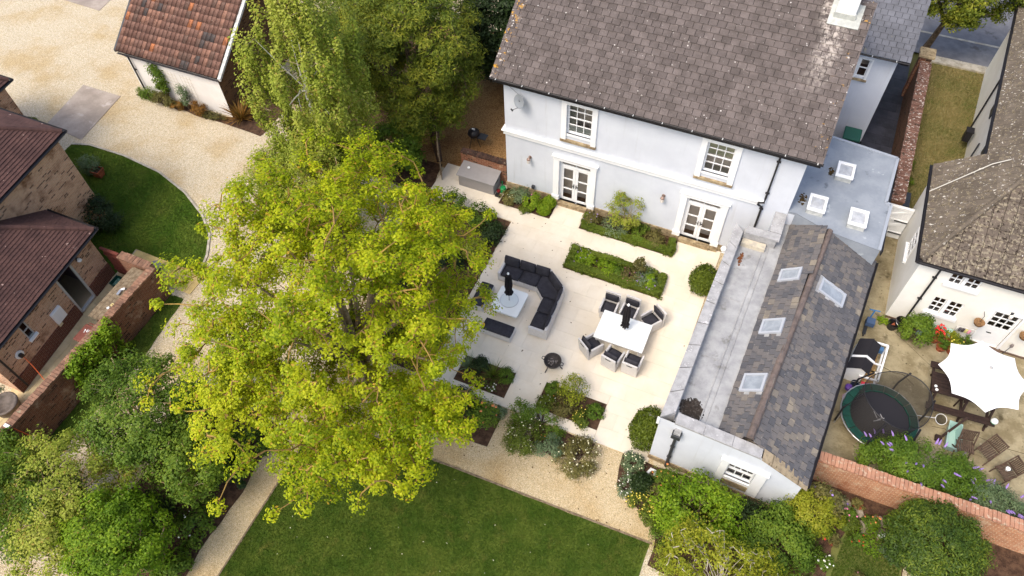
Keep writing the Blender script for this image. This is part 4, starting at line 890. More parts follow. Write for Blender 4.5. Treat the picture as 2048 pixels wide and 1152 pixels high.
for x in (-16.2, -15.35):
    tr = thing('wall_trellis', 'wire trellis panel on the outbuilding wall, %s one' % ('left' if x < -16 else 'right'), 'trellis', (x, -.85, 1.1), group='trellis panels on the outbuilding')
    mb = MB(); [mb.tube([(x - .28, -.85 + .0, z), (x + .28, -.845, z)], .006, 4) for z in np.arange(.5, 1.9, .2)]; [mb.tube([(x + k, -.855, .4), (x + k, -.855, 1.85)], .006, 4) for k in (-.28, -.09, .09, .28)]; obj('wire', mb, M('pale wire', lin(200, 190, 170)), tr)

# ------------------------------------------------------------------ brick house on the left
BA, BB, BMO, BD = lin(210, 168, 138), lin(186, 142, 114), lin(206, 184, 158), lin(124, 90, 72)
BRT = M('brown red concrete tiles', lin(92, 66, 60), lin(76, 54, 50), scale=1.5, rough=.9, rndv=.07, fine=.22, fscale=30, spots=((lin(176, 150, 138), 5.5, .68, .72),))
LEADD = M('dark gutter', lin(44, 40, 40), rough=.5)
bh = thing('brick_house', 'buff brown brick house with brown red hipped tile roofs by the drive lawn', 'house', (-14, -11, 0))
BMY = brickmat('brickwork along the side', rad(-83), BA, BB, BMO, BD, stain=lin(128, 92, 68)); BMX = brickmat('brickwork along the end', 0, BA, BB, BMO, BD, stain=lin(128, 92, 68))
def hipblock(corner, se, ne_len, zE, t, e_len, wall_in, nm, wops=(), n=250):
    """corner: north-east eave corner; se: direction of the east eave (southward); roof rises to the west and south at pitch t"""
    P = Vector((corner[0], corner[1], zE)); se = Vector((se[0], se[1], 0)).normalized(); W = Vector((-1, 0, 0)); run = ne_len
    E1 = P + se * e_len; up = Vector((-1, 0, t)); H = P + Vector((-run, 0, t * run)) + se * run * .97
    H2 = E1 + Vector((-run, 0, t * run)); Wn = P + W * (2 * run)
    mb = MB(); k = Vector((0, 0, -.05)); mb.quad(E1 + k, P + k, H + k, H2 + k); mb.quad(P + k, Wn + k, H + k); mb.quad(H + k, Wn + k, Wn + se * e_len + k, H2 + k)
    rf = obj('roof', mb, UNDER, bh); field(rf, 'roof_tile', E1, P, [E1, P, H, H2], .17, .118, BRT, thick=.03, bond=.5, jit=.004, nmax=n, gap=.006); field(rf, 'roof_tile', P, Wn, [P, Wn, H], .17, .118, BRT, thick=.03, bond=.5, jit=.004, nmax=300 - n, gap=.006)
    ridge_tiles(rf, 'hip_tile', P + Vector((-.03, -.03, .02)), H + Vector((0, 0, .02)), .24, .085, BRT)
    gutter(bh, E1 + Vector((.06, 0, -.02)), P + Vector((.06, .06, -.02)), .06); gutter(bh, P + Vector((.06, .06, -.02)), Wn + Vector((0, .06, -.02)), .06)
    w0 = P + Vector((-.26, -.26, -zE)); w1 = E1 + Vector((-.26, 0, -zE)); xf = wallframe(w1, (w0 - w1), (1, 0)); L = (w1 - w0).length
    mb = MB(); wall_open(mb, xf, 0, L, 0, zE - .02, wops, .1); obj('wall', mb, BMY, bh); mb = MB(); q = w0 + W * (2 * run - .3); mb.quad(w0, q, q + Vector((0, 0, zE)), w0 + Vector((0, 0, zE))); q2 = w1 + W * (2 * run - .5); mb.quad(w1, w1 + Vector((0, 0, zE)), Vector((w1.x - run + .26, w1.y, zE + t * (run - .3))), q2 + Vector((0, 0, zE)), q2); obj('end_wall', mb, BMX, bh)
    mb = MB(); mb.obox(w0 + Vector((.0, 0, zE - .1)), (w1 - w0), (.22, 0, 0), (0, 0, .05)); obj('soffit', mb, M('grey fascia', lin(168, 164, 156)), bh); return xf, L, w0
hipblock((-14.53, -7.43), (.43, -3.52), 3.2, 4.4, .62, 7, .26, 'upper', n=150)
hipblock((-19.75, -5.4), (.1, -1), 2.5, 3.7, .62, 2.4, .26, 'end', n=80)
xf, L, w0 = hipblock((-12.13, -9.77), (.58, -5.13), 3.0, 2.45, .7, 5.75, .26, 'lower', wops=[(5.46 - 1.95, 5.46 - 1.2, .15, 2.15), (1.45, 1.75, 1.3, 2.05)], n=250)
GREYF = M('pale grey window frame', lin(186, 186, 182), rough=.5)
UO = (5.46 - 1.95, 5.46 - 1.2, .15, 2.15)
mb = MB(); wbox(mb, xf, UO[0] - .05, UO[0] + .03, .1, 2.2, -.06, .02); wbox(mb, xf, UO[1] - .03, UO[1] + .05, .1, 2.2, -.06, .02); wbox(mb, xf, UO[0], UO[1], 2.12, 2.2, -.06, .02); wbox(mb, xf, UO[0], UO[1], .1, .16, -.06, .06); df = obj('doorway_frame', mb, GREYF, bh)
room(bh, xf, UO[0], UO[1], .15, 2.15, -.11, 1.6, fl=M('tan floor', lin(176, 156, 124)), wl=M('mauve room wall', lin(122, 104, 108)))
lw = glazed(bh, 'small_window', xf, 1.45, 1.75, 1.3, 2.05, 1, 2, fw=.045, bw=.04, w=-.02, mat=GREYF); mb = MB(); wbox(mb, xf, 1.4, 1.8, 1.22, 1.3, -.02, .1); obj('sill', mb, WHITE, lw); room(bh, xf, 1.45, 1.75, 1.3, 2.05, -.11, .6)
mb = MB(); wbox(mb, xf, 0, UO[0] - .06, 0, .62, 0, .05); wbox(mb, xf, UO[1] + .06, L, 0, .62, 0, .05); obj('brick_base', mb, brickmat('red brick base', rad(-83), lin(112, 70, 56), lin(92, 56, 46), lin(128, 104, 88)), bh)
pipe(bh, [xf(.28, 2.35, .2), xf(.28, 2.2, .06), xf(.28, .1, .06)], .035, BLACK); pipe(bh, [(-20.6, -5.55, 3.6), (-20.62, -5.6, .1)], .035, BLACK)
vt = obj('flue', MB().tube([xf(.85, 1.25, 0), xf(.85, 1.25, .05)], .16, 16), WHITE, bh); obj('flue_end', MB().tube([xf(.85, 1.25, .05), xf(.85, 1.25, .16)], .08, 12), BLACK, vt)
mtr = thing('meter_box', 'white plastic meter box on the brick wall below the doorway', 'meter box', xf(2.75, 1.0, 0)); mb = MB(); wbox(mb, xf, 2.5, 2.98, .75, 1.3, .004, .14); obj('case', mb, WHITE, mtr, bevel=.015); mb = MB(); wbox(mb, xf, 2.5, 2.66, .58, .74, .004, .08); wbox(mb, xf, 2.54, 2.62, .62, .7, .08, .085); obj('gas_label_plate', mb, M('yellowed white plastic', lin(216, 204, 170)), mtr)
bl = thing('bulkhead_lamp', 'white and steel outdoor lamp on the brick wall above the doorway', 'wall lamp', xf(4.6, 1.9, 0)); obj('mount', MB().tube([xf(4.62, 1.92, 0), xf(4.62, 1.92, .1)], .07, 12), DARKMET, bl); obj('shade', MB().lathe(xf(4.62, 1.86, .13), [(.05, 0), (.09, .05), (.05, .14)], 12), WHITE, bl)

# ------------------------------------------------------------------ boundary walls
def garden_wall(name, lab, a, b_, th, h0, h1, mat, cope_mat, cw=.115, over=.03, cl=None, tilt=False, nmax=300):
    a, b_ = Vector((*a, 0)), Vector((*b_, 0)); d = (b_ - a); L = d.length; u = d.normalized(); n = Vector((-u.y, u.x, 0)); t = thing(name, lab, 'wall', a.lerp(b_, .5))
    N = max(2, int(L / .8)); mb = MB(); hs = [h0 + (h1 - h0) * i / N for i in range(N + 1)]
    for s in (-1, 1):
        for i in range(N):
            p, q_ = a + u * L * i / N + n * s * th / 2, a + u * L * (i + 1) / N + n * s * th / 2; f = (p, q_, q_ + Vector((0, 0, hs[i + 1])), p + Vector((0, 0, hs[i]))); mb.quad(*(f if s < 0 else f[::-1]))
    for p, h, s in ((a, h0, 1), (b_, h1, -1)): f = (p + n * th / 2, p - n * th / 2, p - n * th / 2 + Vector((0, 0, h)), p + n * th / 2 + Vector((0, 0, h))); mb.quad(*(f if s > 0 else f[::-1]))
    mb.quad(*[a - n * th / 2 + Vector((0, 0, h0)), b_ - n * th / 2 + Vector((0, 0, h1)), b_ + n * th / 2 + Vector((0, 0, h1)), a + n * th / 2 + Vector((0, 0, h0))]); obj('brickwork', mb, mat, t)
    k = min(int(L / cw), nmax); me = None; m = MB().b(0, 1, -.5, .5, 0, 1); me = bpy.data.meshes.new('coping_brick'); me.from_pydata(m.v, [], m.f); me.materials.append(cope_mat)
    for i in range(k):
        p = a + u * (i * L / k); q_ = bpy.data.objects.new('coping_brick', me); C.objects.link(q_); q_.parent = t; q_.location = p - t.location + Vector((0, 0, h0 + (h1 - h0) * i / k + rnd.uniform(-.004, .006))); q_.rotation_euler = (0, 0, math.atan2(u.y, u.x) + rnd.uniform(-.03, .03)); q_.scale = (L / k - .012, th + 2 * over + rnd.uniform(-.02, .02), .075 + rnd.uniform(-.008, .01))
    return t
OLDR = (lin(150, 92, 68), lin(122, 74, 56), lin(158, 132, 106), lin(70, 48, 40))
CBR = M('weathered coping brick', lin(146, 110, 88), lin(118, 90, 74), scale=7, rough=.95, rndv=.22, bump=.3, spots=((lin(150, 138, 112), 6, .6, .68),))
CBD = M('dark mossy coping brick', lin(92, 66, 54), lin(62, 50, 44), scale=7, rough=.95, rndv=.3, bump=.3, spots=((lin(150, 138, 118), 9, .64, .7),))
CBL = M('lichen crusted coping', lin(128, 96, 82), lin(104, 74, 62), scale=6, rough=.95, rndv=.15, bump=.4, spots=((lin(196, 186, 174), 11, .57, .63), (lin(70, 56, 46), 5, .56, .66)))
garden_wall('brick_wall', 'short red brick wall with dark coping between storage box and house', (-2.12, .16), (-.05, .16), .22, 1.2, 1.2, brickmat('short wall brick', 0, *OLDR, pale=lin(206, 176, 142)), CBD, cw=.1)
garden_wall('brick_garden_wall', 'long brown brick garden wall with ivy beside the brick house', (-9.74, -10.0), (-9.74, -21.5), .24, 1.55, 1.72, brickmat('brown garden wall brick', rad(90), lin(126, 84, 64), lin(102, 66, 52), lin(128, 106, 86), lin(64, 44, 38), stain=lin(96, 72, 58), pale=lin(168, 148, 126)), CBR, cw=.12)
garden_wall('brick_wall_return', 'short brick wall return beside the red gate and flagstones', (-11.35, -9.95), (-9.9, -9.95), .26, 1.5, 1.5, brickmat('return wall brick', 0, lin(150, 104, 82), lin(128, 86, 68), lin(150, 126, 104), BD), CBR, cw=.12)
garden_wall('old_brick_wall', 'long old red brick wall below the purple buddleia', (13.75, -7.8), (21.5, -7.7), .34, 1.25, 1.3, brickmat('old red wall brick', 0, lin(192, 132, 96), lin(168, 106, 76), lin(206, 184, 152), None, stain=lin(160, 98, 68), pale=lin(220, 202, 172)), M('worn red coping', lin(182, 134, 106), lin(166, 120, 96), scale=4, rough=.95, rndv=.1, spots=((lin(194, 172, 146), 8, .52, .7),)), cw=.115, over=.0)
garden_wall('mossy_brick_wall', 'lichen crusted old brick wall between slate passage and rough grass', (14.62, 3.35), (14.68, 12.0), .42, 1.75, 1.95, brickmat('passage wall brick', rad(90), lin(112, 76, 58), lin(92, 64, 50), lin(120, 100, 80), lin(60, 46, 38), stain=lin(80, 68, 46)), CBL, cw=.13)
pier = thing('stone_capped_pier', 'brick gate pier with flat pale stone cap near the road', 'gate pier', (14.6, 12.25, 0)); obj('shaft', MB().b(14.38, 14.86, 12.02, 12.5, 0, 2.2), brickmat('pier brick', 0, *OLDR), pier); obj('cap', MB().b(14.28, 14.94, 11.92, 12.58, 2.2, 2.32), STONE, pier, bevel=.02)

# ------------------------------------------------------------------ terrace furniture
WEAVE = M('pale grey rattan weave', lin(214, 210, 206), lin(198, 194, 190), scale=40, rough=.8, bump=.5, bscale=120, fine=.12, fscale=110)
CUSH = M('charcoal cushion cloth', lin(62, 61, 66), lin(52, 51, 56), scale=6, rough=.95, spec=.1, bump=.15, bscale=60, fine=.12, fscale=70)
TOPG = M('white glass table top', lin(232, 234, 230), rough=.12, spec=.5)
PARA = M('black parasol cloth', lin(40, 35, 38), lin(28, 25, 28), scale=8, rough=.9)
STEEL = M('brushed steel', lin(190, 190, 190), rough=.3, metal=.7)

sofa = thing('corner_sofa', 'large pale rattan corner sofa with charcoal cushions', 'sofa', (3.0, -5.0, .03))
out = [(1.62, -3.86), (3.5, -3.82), (4.26, -4.42), (4.36, -6.44)]; inn = [(1.62, -4.62), (3.2, -4.6), (3.56, -4.95), (3.63, -6.44)]
mb = MB(); mb.prism([out[0], inn[0], inn[1], inn[2], inn[3], out[3], out[2], out[1]], .06, .30); obj('base', mb, WEAVE, sofa, bevel=.012)
def inset(pts, d):
    r = []
    for i, p in enumerate(pts):
        a = Vector(pts[max(i - 1, 0)]); b_ = Vector(pts[min(i + 1, len(pts) - 1)]); t = (b_ - a).normalized(); r.append((p[0] + t.y * d, p[1] - t.x * d))
    return r
i1 = inset(out, .1)
mb = MB(); mb.prism(out + i1[::-1], .30, .66) if False else None
for k in range(3): mb.prism([out[k], i1[k], i1[k + 1], out[k + 1]], .301, .66)
obj('back_frame', mb, WEAVE, sofa)
mb = MB(); mb.prism([(3.63, -6.44), (4.36, -6.44), (4.36, -6.34), (3.63, -6.34)], .301, .5); obj('arm', mb, WEAVE, sofa, bevel=.012)
mb = MB(); mb.prism([(1.62, -4.62), (1.72, -4.62), (1.72, -3.96), (1.62, -3.96)], .301, .5); obj('arm', mb, WEAVE, sofa, bevel=.012)
for c, d in (((2.1, -4.28), (.74, .66)), ((2.84, -4.26), (.72, .66)), ((3.95, -5.25), (.66, .68)), ((3.96, -5.97), (.66, .72))):
    obj('seat_cushion', MB().pillow((c[0], c[1], .37), (d[0], d[1], .15)), CUSH, sofa, smooth=True)
mb = MB(); mb.prism([(3.21, -4.58), (3.56, -4.92), (4.2, -4.9), (4.16, -4.5), (3.48, -3.96), (3.21, -3.96)], .30, .445); obj('seat_cushion', mb, CUSH, sofa, bevel=.03)
for c, w, rz in (((1.98, -4.02), .62, 0), ((2.62, -4.01), .62, 0), ((3.22, -3.99), .56, 0.03), ((3.83, -4.28), .78, -.66), ((4.17, -4.85), .66, -1.55), ((4.2, -5.5), .66, -1.55), ((4.22, -6.05), .52, -1.55)):
    obj('back_cushion', MB().pillow((c[0], c[1], .62), (w, .42, .15), rz, rad(74)), CUSH, sofa, smooth=True)
def bench(lab, x0, x1, y0, y1):
    t = thing('bench_stool', lab, 'bench', ((x0 + x1) / 2, (y0 + y1) / 2, .03), group='rattan benches round the low table')
    obj('base', MB().b(x0, x1, y0, y1, .05, .31), WEAVE, t, bevel=.015); obj('cushion', MB().pillow(((x0 + x1) / 2, (y0 + y1) / 2, .37), (x1 - x0 - .02, y1 - y0 - .02, .13), puff=.1), CUSH, t, smooth=True)
bench('long rattan bench with charcoal cushion below the low table', 2.05, 3.2, -7.05, -6.54); bench('rattan bench with charcoal cushion left of the low table, half under tree', 1.22, 1.72, -6.2, -5.12)
def rrect(x0, x1, y0, y1, r, k=5):
    p = []
    for cx, cy, a in ((x1 - r, y1 - r, 0), (x0 + r, y1 - r, 90), (x0 + r, y0 + r, 180), (x1 - r, y0 + r, 270)): p += [(cx + r * math.cos(rad(a + 90 * i / k)), cy + r * math.sin(rad(a + 90 * i / k))) for i in range(k + 1)]
    return p
lt = thing('low_table', 'low square white coffee table in front of the corner sofa', 'table', (2.53, -5.58, .03)); obj('top', MB().prism(rrect(2.0, 3.08, -6.17, -5.02, .09), .34, .41), TOPG, lt); obj('pedestal', MB().b(2.2, 2.88, -5.97, -5.22, .03, .34), WEAVE, lt)
def closed_parasol(name, lab, x, y, z0, h, canopy0, r):
    t = thing(name, lab, 'parasol', (x, y, z0)); obj('pole', MB().tube([(x, y, z0), (x, y, z0 + h)], .022, 8), STEEL, t)
    K = 16; mb = MB(); zs = [(canopy0 - .02, r * .95), (canopy0 + .06, r * 1.15), (canopy0 + .2, r * .8), (canopy0 + .24, r * .78), (canopy0 + .45, r * 1.0), (h - .12, r * .75), (h - .02, .025)]
    for i, (z, q) in enumerate(zs):
        for k in range(K): t_ = 2 * math.pi * (k + i * .15) / K; f = q * (1.18 if k % 2 else .72); mb.v.append((x + math.cos(t_) * f, y + math.sin(t_) * f, z0 + z + (rnd.uniform(-.04, .03) if i == 0 else 0)))
    mb.f += [(i * K + k, i * K + (k + 1) % K, (i + 1) * K + (k + 1) % K, (i + 1) * K + k) for i in range(len(zs) - 1) for k in range(K)]
    obj('folded_canopy', mb, PARA, t); obj('tie_strap', MB().lathe((x, y, z0 + canopy0 + .2), [(r * .98, 0), (r * .98, .05)], 12, False, False), PARA, t); obj('finial', MB().lathe((x, y, z0 + h - .03), [(.03, 0), (.045, .03), (.04, .08), (.01, .1)], 10), WHITE, t); return t
closed_parasol('closed_parasol', 'closed black parasol standing in the low table by the sofa', 2.52, -5.56, .41, 1.6, .45, .13)
rg = thing('glass_turntable', 'round glass turntable on the low white table', 'turntable', (2.52, -5.56, .415)); obj('rim', MB().lathe((2.52, -5.56, .415), [(.33, 0), (.345, 0), (.345, .02), (.33, .02), (.33, 0)], 28, False, False), STEEL, rg); obj('disc', MB().lathe((2.52, -5.56, .418), [(.03, 0), (.33, 0), (.33, .012), (.03, .012)], 28, True, False), M('pale glass disc', lin(214, 220, 218), rough=.1, spec=.6), rg)
dt = thing('dining_table', 'rectangular white topped dining table ringed by rattan chairs', 'table', (6.84, -5.45, .03)); obj('top', MB().prism([(5.95, -6.06), (7.73, -6.06), (7.73, -4.83), (5.95, -4.83)], .7, .745), TOPG, dt, bevel=.008); obj('apron', MB().b(6.0, 7.68, -6.01, -4.88, .6, .699), WEAVE, dt)
for x in (6.02, 7.58):
    for y in (-5.99, -4.98): obj('leg', MB().b(x, x + .08, y, y + .08, .03, .6), WEAVE, dt)
closed_parasol('closed_parasol', 'closed black parasol standing in the dining table', 6.86, -5.38, .745, 1.5, .25, .125)
DCP = None
def chair(x, y, rz, lab):
    global DCP
    if DCP is None:
        t = thing('dining_chair', lab, 'chair', (x, y, .03), rz, 'rattan chairs round the dining table'); B = lambda n, m, mt, **k: obj(n, m, mt, t, world=False, **k)
        B('seat_base', MB().b(-.27, .27, -.25, .29, .04, .36), WEAVE, bevel=.012)
        for s in (-1, 1): B('arm', MB().b(s * .275 - .035, s * .275 + .035, -.22, .29, .3, .6), WEAVE, bevel=.012)
        B('backrest', MB().add([(-.29, -.33, .04), (.29, -.33, .04), (.29, -.25, .04), (-.29, -.25, .04), (-.28, -.43, .84), (.28, -.43, .84), (.28, -.36, .84), (-.28, -.36, .84)], [(3, 2, 1, 0), (4, 5, 6, 7), (0, 1, 5, 4), (1, 2, 6, 5), (2, 3, 7, 6), (3, 0, 4, 7)]), WEAVE, bevel=.012)
        B('seat_cushion', MB().pillow((0, .03, .42), (.47, .5, .12)), CUSH, smooth=True); B('back_cushion', MB().pillow((0, -.27, .67), (.5, .46, .1), 0, rad(80)), CUSH, smooth=True)
        B('handle_slot', MB().b(-.1, .1, -.437, -.425, .74, .77), DARKMET); DCP = t
    else:
        t = copy_tree(DCP); t.location = (x, y, .03); t.rotation_euler = (0, 0, rz); t['label'] = lab
chair(6.02, -4.48, math.pi, 'dining chair on the house side, leftmost of three'); chair(6.75, -4.4, math.pi - .05, 'dining chair on the house side, behind the black parasol'); chair(7.6, -4.42, math.pi - .62, 'dining chair turned askew at the right end, house side')
chair(5.98, -6.22, -.62, 'dining chair turned askew at the front left corner'); chair(6.83, -6.38, -.2, 'dining chair at the front, middle of the lower row'); chair(7.52, -6.33, -.06, 'dining chair at the front right corner of the table')

FIRE = M('dark fire bowl iron', lin(70, 64, 60), lin(48, 44, 42), scale=9, rough=.7, spec=.3)
fp = thing('fire_pit', 'round black iron fire pit with ash on the terrace', 'fire pit', (4.95, -7.35, .03)); obj('bowl', MB().lathe((4.95, -7.35, .03), [(.1, .2), (.22, .24), (.3, .36), (.31, .44), (.285, .44), (.27, .36), (.2, .28), (.02, .26)], 24, True, True), FIRE, fp, smooth=True)
for k in range(3): a = 2.2 + k * 2.094; obj('leg', MB().tube([(4.95 + .2 * math.cos(a), -7.35 + .2 * math.sin(a), .3), (4.95 + .36 * math.cos(a), -7.35 + .36 * math.sin(a), .04)], .018, 6), FIRE, fp)
mb = MB()
for k in range(14): a = rnd.uniform(0, 6.28); r = rnd.uniform(0, .15); mb.cb((4.95 + r * math.cos(a), -7.35 + r * math.sin(a), .32 + rnd.uniform(0, .03)), (rnd.uniform(.04, .16), .035, .03), a * 3)
setp(obj('ash_and_logs', mb, M('grey ash', lin(138, 130, 124), lin(70, 64, 60), scale=14, rough=1), fp), kind='stuff')
for s in (-1, 1): obj('handle', MB().tube([(4.95 + s * .3, -7.42, .42), (4.95 + s * .39, -7.39, .42), (4.95 + s * .39, -7.31, .42), (4.95 + s * .3, -7.28, .42)], .014, 6), BLACK, fp)

BOXG = M('grey plastic storage box', lin(150, 146, 144), lin(142, 138, 136), scale=2, rough=.7, fine=.05, fscale=50)
sb = thing('storage_box', 'large grey garden storage box in front of the short brick wall', 'storage box', (-1.13, -.3, .03)); obj('body', MB().b(-1.94, -.33, -.68, .02, .0, .66), BOXG, sb, bevel=.02)
mb = MB(); mb.add([(-2.0, -.74, .62), (-.27, -.74, .62), (-.27, .04, .76), (-2.0, .04, .76), (-2.0, -.74, .68), (-.27, -.74, .68), (-.27, .04, .82), (-2.0, .04, .82)], [(3, 2, 1, 0), (4, 5, 6, 7), (0, 1, 5, 4), (1, 2, 6, 5), (2, 3, 7, 6), (3, 0, 4, 7)]); obj('lid', mb, BOXG, sb, bevel=.015); obj('side_handle', MB().b(-.33, -.32, -.45, -.2, .48, .54), DARKMET, sb)
mg = thing('white_mug', 'small white dish left on the storage box lid', 'dish', (-1.62, -.28, .77)); obj('cup', MB().lathe((-1.62, -.28, .765), [(.03, 0), (.06, .02), (.055, .05), (.04, .05), (.035, .02)], 12), WHITE, mg)
GREENP = M('bright green plastic', lin(24, 138, 76), rough=.35, spec=.5)
wc = thing('watering_can', 'bright green plastic watering can in the corner by the wall', 'watering can', (0.02, -.28, .03)); obj('body', MB().lathe((-.05, -.34, .03), [(.13, 0), (.14, .1), (.12, .26), (.06, .27)], 14), GREENP, wc, smooth=True); obj('spout', MB().tube([(-.1, -.25, .08), (-.2, -.1, .25), (-.22, -.05, .33)], [.035, .022, .03], 8), GREENP, wc); obj('handle', MB().tube([(-.05, -.36, .28), (0, -.46, .38), (.08, -.5, .3), (.05, -.46, .12)], .018, 6), GREENP, wc)
tp = thing('seed_tray', 'small black seed tray on paving beside the storage box', 'tray', (-.15, -.62, .03)); obj('tray', MB().b(-.27, -.03, -.72, -.56, .03, .12), BLACK, tp); rp = thing('red_pot', 'small dark red pot between storage box and watering can', 'pot', (-.2, -.45, .03)); obj('pot', MB().lathe((-.2, -.46, .03), [(.05, 0), (.075, .13), (.085, .13), (.085, .16), (.06, .16)], 12), M('dark red glaze', lin(130, 40, 44), rough=.4), rp)
bq = thing('kettle_barbecue', 'black kettle barbecue on the brown gravel behind the short wall', 'barbecue', (-2.35, 1.75, 0)); obj('kettle', MB().lathe((-2.35, 1.75, .5), [(.05, 0), (.22, .1), (.27, .2), (.24, .33), (.1, .42), (.02, .43)], 16), BLACK, bq, smooth=True); obj('lid_handle', MB().b(-2.42, -2.28, 1.73, 1.77, .93, .98), WHITE, bq); obj('side_shelf', MB().b(-2.12, -1.75, 1.6, 1.95, .62, .66), DARKMET, bq)
for k in range(3): a = k * 2.1; obj('leg', MB().tube([(-2.35 + .12 * math.cos(a), 1.75 + .12 * math.sin(a), .55), (-2.35 + .28 * math.cos(a), 1.75 + .28 * math.sin(a), 0)], .015, 5), BLACK, bq)
pg = thing('wooden_gate', 'tall grey wooden gate standing open by the tree', 'gate', (-2.9, -.4, 0)); ga, gb = Vector((-3.28, .22, 0)), Vector((-2.72, -.74, 0)); gd = (gb - ga)
for k in range(8):
    m = MB(); s = k / 8; hh = 1.72 + .12 * math.sin(math.pi * (k + .5) / 8); m.obox(ga + gd * s + Vector((0, 0, .06)), gd / 8.4, Vector((.025, .015, 0)), (0, 0, hh)); obj('board', m, TIMBER, pg)
for z in (.35, 1.4): m = MB(); m.obox(ga + Vector((-.03, -.015, z)), gd, Vector((.03, .015, 0)), (0, 0, .1)); obj('ledge', m, TIMBER, pg)
obj('latch', MB().cb((-2.78, -.6, 1.0), (.05, .05, .05)), BLACK, pg)
garden_wall('old_brick_wall_stub', 'dark old brick wall beside the open wooden gate under the trees', (-4.3, 1.5), (-3.32, .25), .24, 1.6, 1.6, brickmat('dark stub brick', rad(-52), lin(90, 66, 54), lin(70, 52, 44), lin(96, 84, 72)), CBD)
gbn = thing('wheelie_bin', 'dark green lidded bin in the white courtyard beside the passage', 'bin', (12.6, 7.4, 0)); obj('body', MB().add([(12.35, 7.15, 0), (12.85, 7.15, 0), (12.85, 7.7, 0), (12.35, 7.7, 0), (12.28, 7.06, .95), (12.92, 7.06, .95), (12.92, 7.76, .95), (12.28, 7.76, .95)], [(3, 2, 1, 0), (4, 5, 6, 7), (0, 1, 5, 4), (1, 2, 6, 5), (2, 3, 7, 6), (3, 0, 4, 7)]), M('dark green bin', lin(26, 50, 44), rough=.5), gbn); obj('lid', MB().b(12.25, 12.95, 7.02, 7.8, .95, 1.06), M('green bin lid', lin(38, 86, 72), rough=.5), gbn, bevel=.04)

# ------------------------------------------------------------------ the neighbour's yard
BROWNW = M('dark stained timber', lin(62, 46, 40), lin(48, 36, 32), scale=9, rough=.8, bump=.2)
CLOTHW = M('white parasol canvas', lin(244, 244, 242), rough=.9)
pr = thing('open_parasol', 'large open white parasol over the dark picnic table', 'parasol', (17.9, -3.55, 0)); K = 8; mb = MB(); R8 = 1.34; ns = 6
mb.v.append((17.9, -3.55, 2.55))
for k in range(K):
    for j in range(ns):
        a0 = 2 * math.pi * (k + .12) / K; a1 = 2 * math.pi * (k + 1.12) / K; p = Vector((math.cos(a0), math.sin(a0))).lerp(Vector((math.cos(a1), math.sin(a1))), j / ns) * R8; sag = .1 * math.sin(math.pi * j / ns); p *= (1 - sag)
        mb.v.append((17.9 + p.x, -3.55 + p.y, 2.08 + .02 * sag))
n8 = K * ns; mb.f += [(0, 1 + i, 1 + (i + 1) % n8) for i in range(n8)]; cn = obj('canopy', mb, CLOTHW, pr); cn.modifiers.new('s', 'SOLIDIFY').thickness = .012
obj('pole', MB().tube([(17.9, -3.55, 0), (17.9, -3.55, 2.53)], .025, 8), BROWNW, pr); obj('finial', MB().lathe((17.9, -3.55, 2.54), [(.05, 0), (.05, .03), (.02, .05)], 12), M('finial grey', lin(170, 168, 164)), pr)
for k in range(K): a = 2 * math.pi * (k + .12) / K; obj('rib', MB().tube([(17.9, -3.55, 2.5), (17.9 + 1.3 * math.cos(a), -3.55 + 1.3 * math.sin(a), 2.06)], .01, 4), BROWNW, pr)
pt = thing('picnic_table', 'dark brown picnic table with fixed benches under the white parasol', 'picnic table', (17.9, -3.4, 0)); sk = .07
for k in range(6): m = MB(); y0 = -3.78 + k * .135; m.obox((16.92 - k * .012, y0, .72), (2.0, sk * 2, 0), (0, .122, 0), (0, 0, .035)); obj('top_board', m, BROWNW, pt)
for y0 in (-4.28, -4.145, -2.6, -2.465): m = MB(); m.obox((16.9, y0, .42), (2.1, sk * 2, 0), (0, .122, 0), (0, 0, .035)); obj('bench_board', m, BROWNW, pt)
for x in (17.0, 17.95, 18.75):
    m = MB(); m.b(x, x + .06, -4.2, -2.35, .33, .42); m.b(x, x + .06, -3.75, -2.98, .63, .72); obj('cross_beam', m, BROWNW, pt)
    for s in (-1, 1): m = MB(); m.obox((x + .06, -3.4 + s * .3, .72), (.06, 0, 0), (0, .09, 0), (0, s * .45 * 1, -.72)); obj('leg', m, BROWNW, pt)
for i, (x, y, l) in enumerate(((17.02, -3.55, 'upper'), (17.06, -3.68, 'lower'))): c_ = thing('tea_light', 'small white tea light on picnic table corner, %s of two' % l, 'tea light', (x, y, .755), group='tea lights on the picnic table'); obj('cup', MB().lathe((x, y, .757), [(.045, 0), (.05, .03), (.02, .03), (.02, .015)], 12), WHITE, c_)
# trampoline
TG = M('green trampoline pad', lin(20, 70, 56), lin(14, 54, 44), scale=3, rough=.5, spec=.4); MATB = M('black jump mat', lin(38, 37, 42), rough=.7)
tr = thing('trampoline', 'round green edged trampoline with sagging safety net in the yard', 'trampoline', (15.5, -5.35, 0)); cx, cy = 15.5, -5.35
obj('jump_mat', MB().lathe((cx, cy, .66), [(.02, 0), (.96, 0), (.96, .008), (.02, .008)], 32), MATB, tr)
for k in range(16):
    a0, a1 = 2 * math.pi * k / 16 + .01, 2 * math.pi * (k + 1) / 16 - .01; m = MB(); q = [(cx + r * math.cos(a), cy + r * math.sin(a)) for r, a in ((.92, a0), (1.18, a0), (1.18, a1), (.92, a1))]; m.prism(q, .69, .72 + rnd.uniform(0, .012)); obj('pad_panel', m, TG, tr)
obj('frame_ring', MB().tube([(cx + 1.2 * math.cos(t), cy + 1.2 * math.sin(t), .68) for t in np.linspace(0, 2 * math.pi, 33)], .022, 6), STEEL, tr)
for k in range(6): a = k * 1.047 + .3; obj('leg', MB().tube([(cx + 1.19 * math.cos(a), cy + 1.19 * math.sin(a), .68), (cx + 1.22 * math.cos(a), cy + 1.22 * math.sin(a), .02)], .022, 6), STEEL, tr)
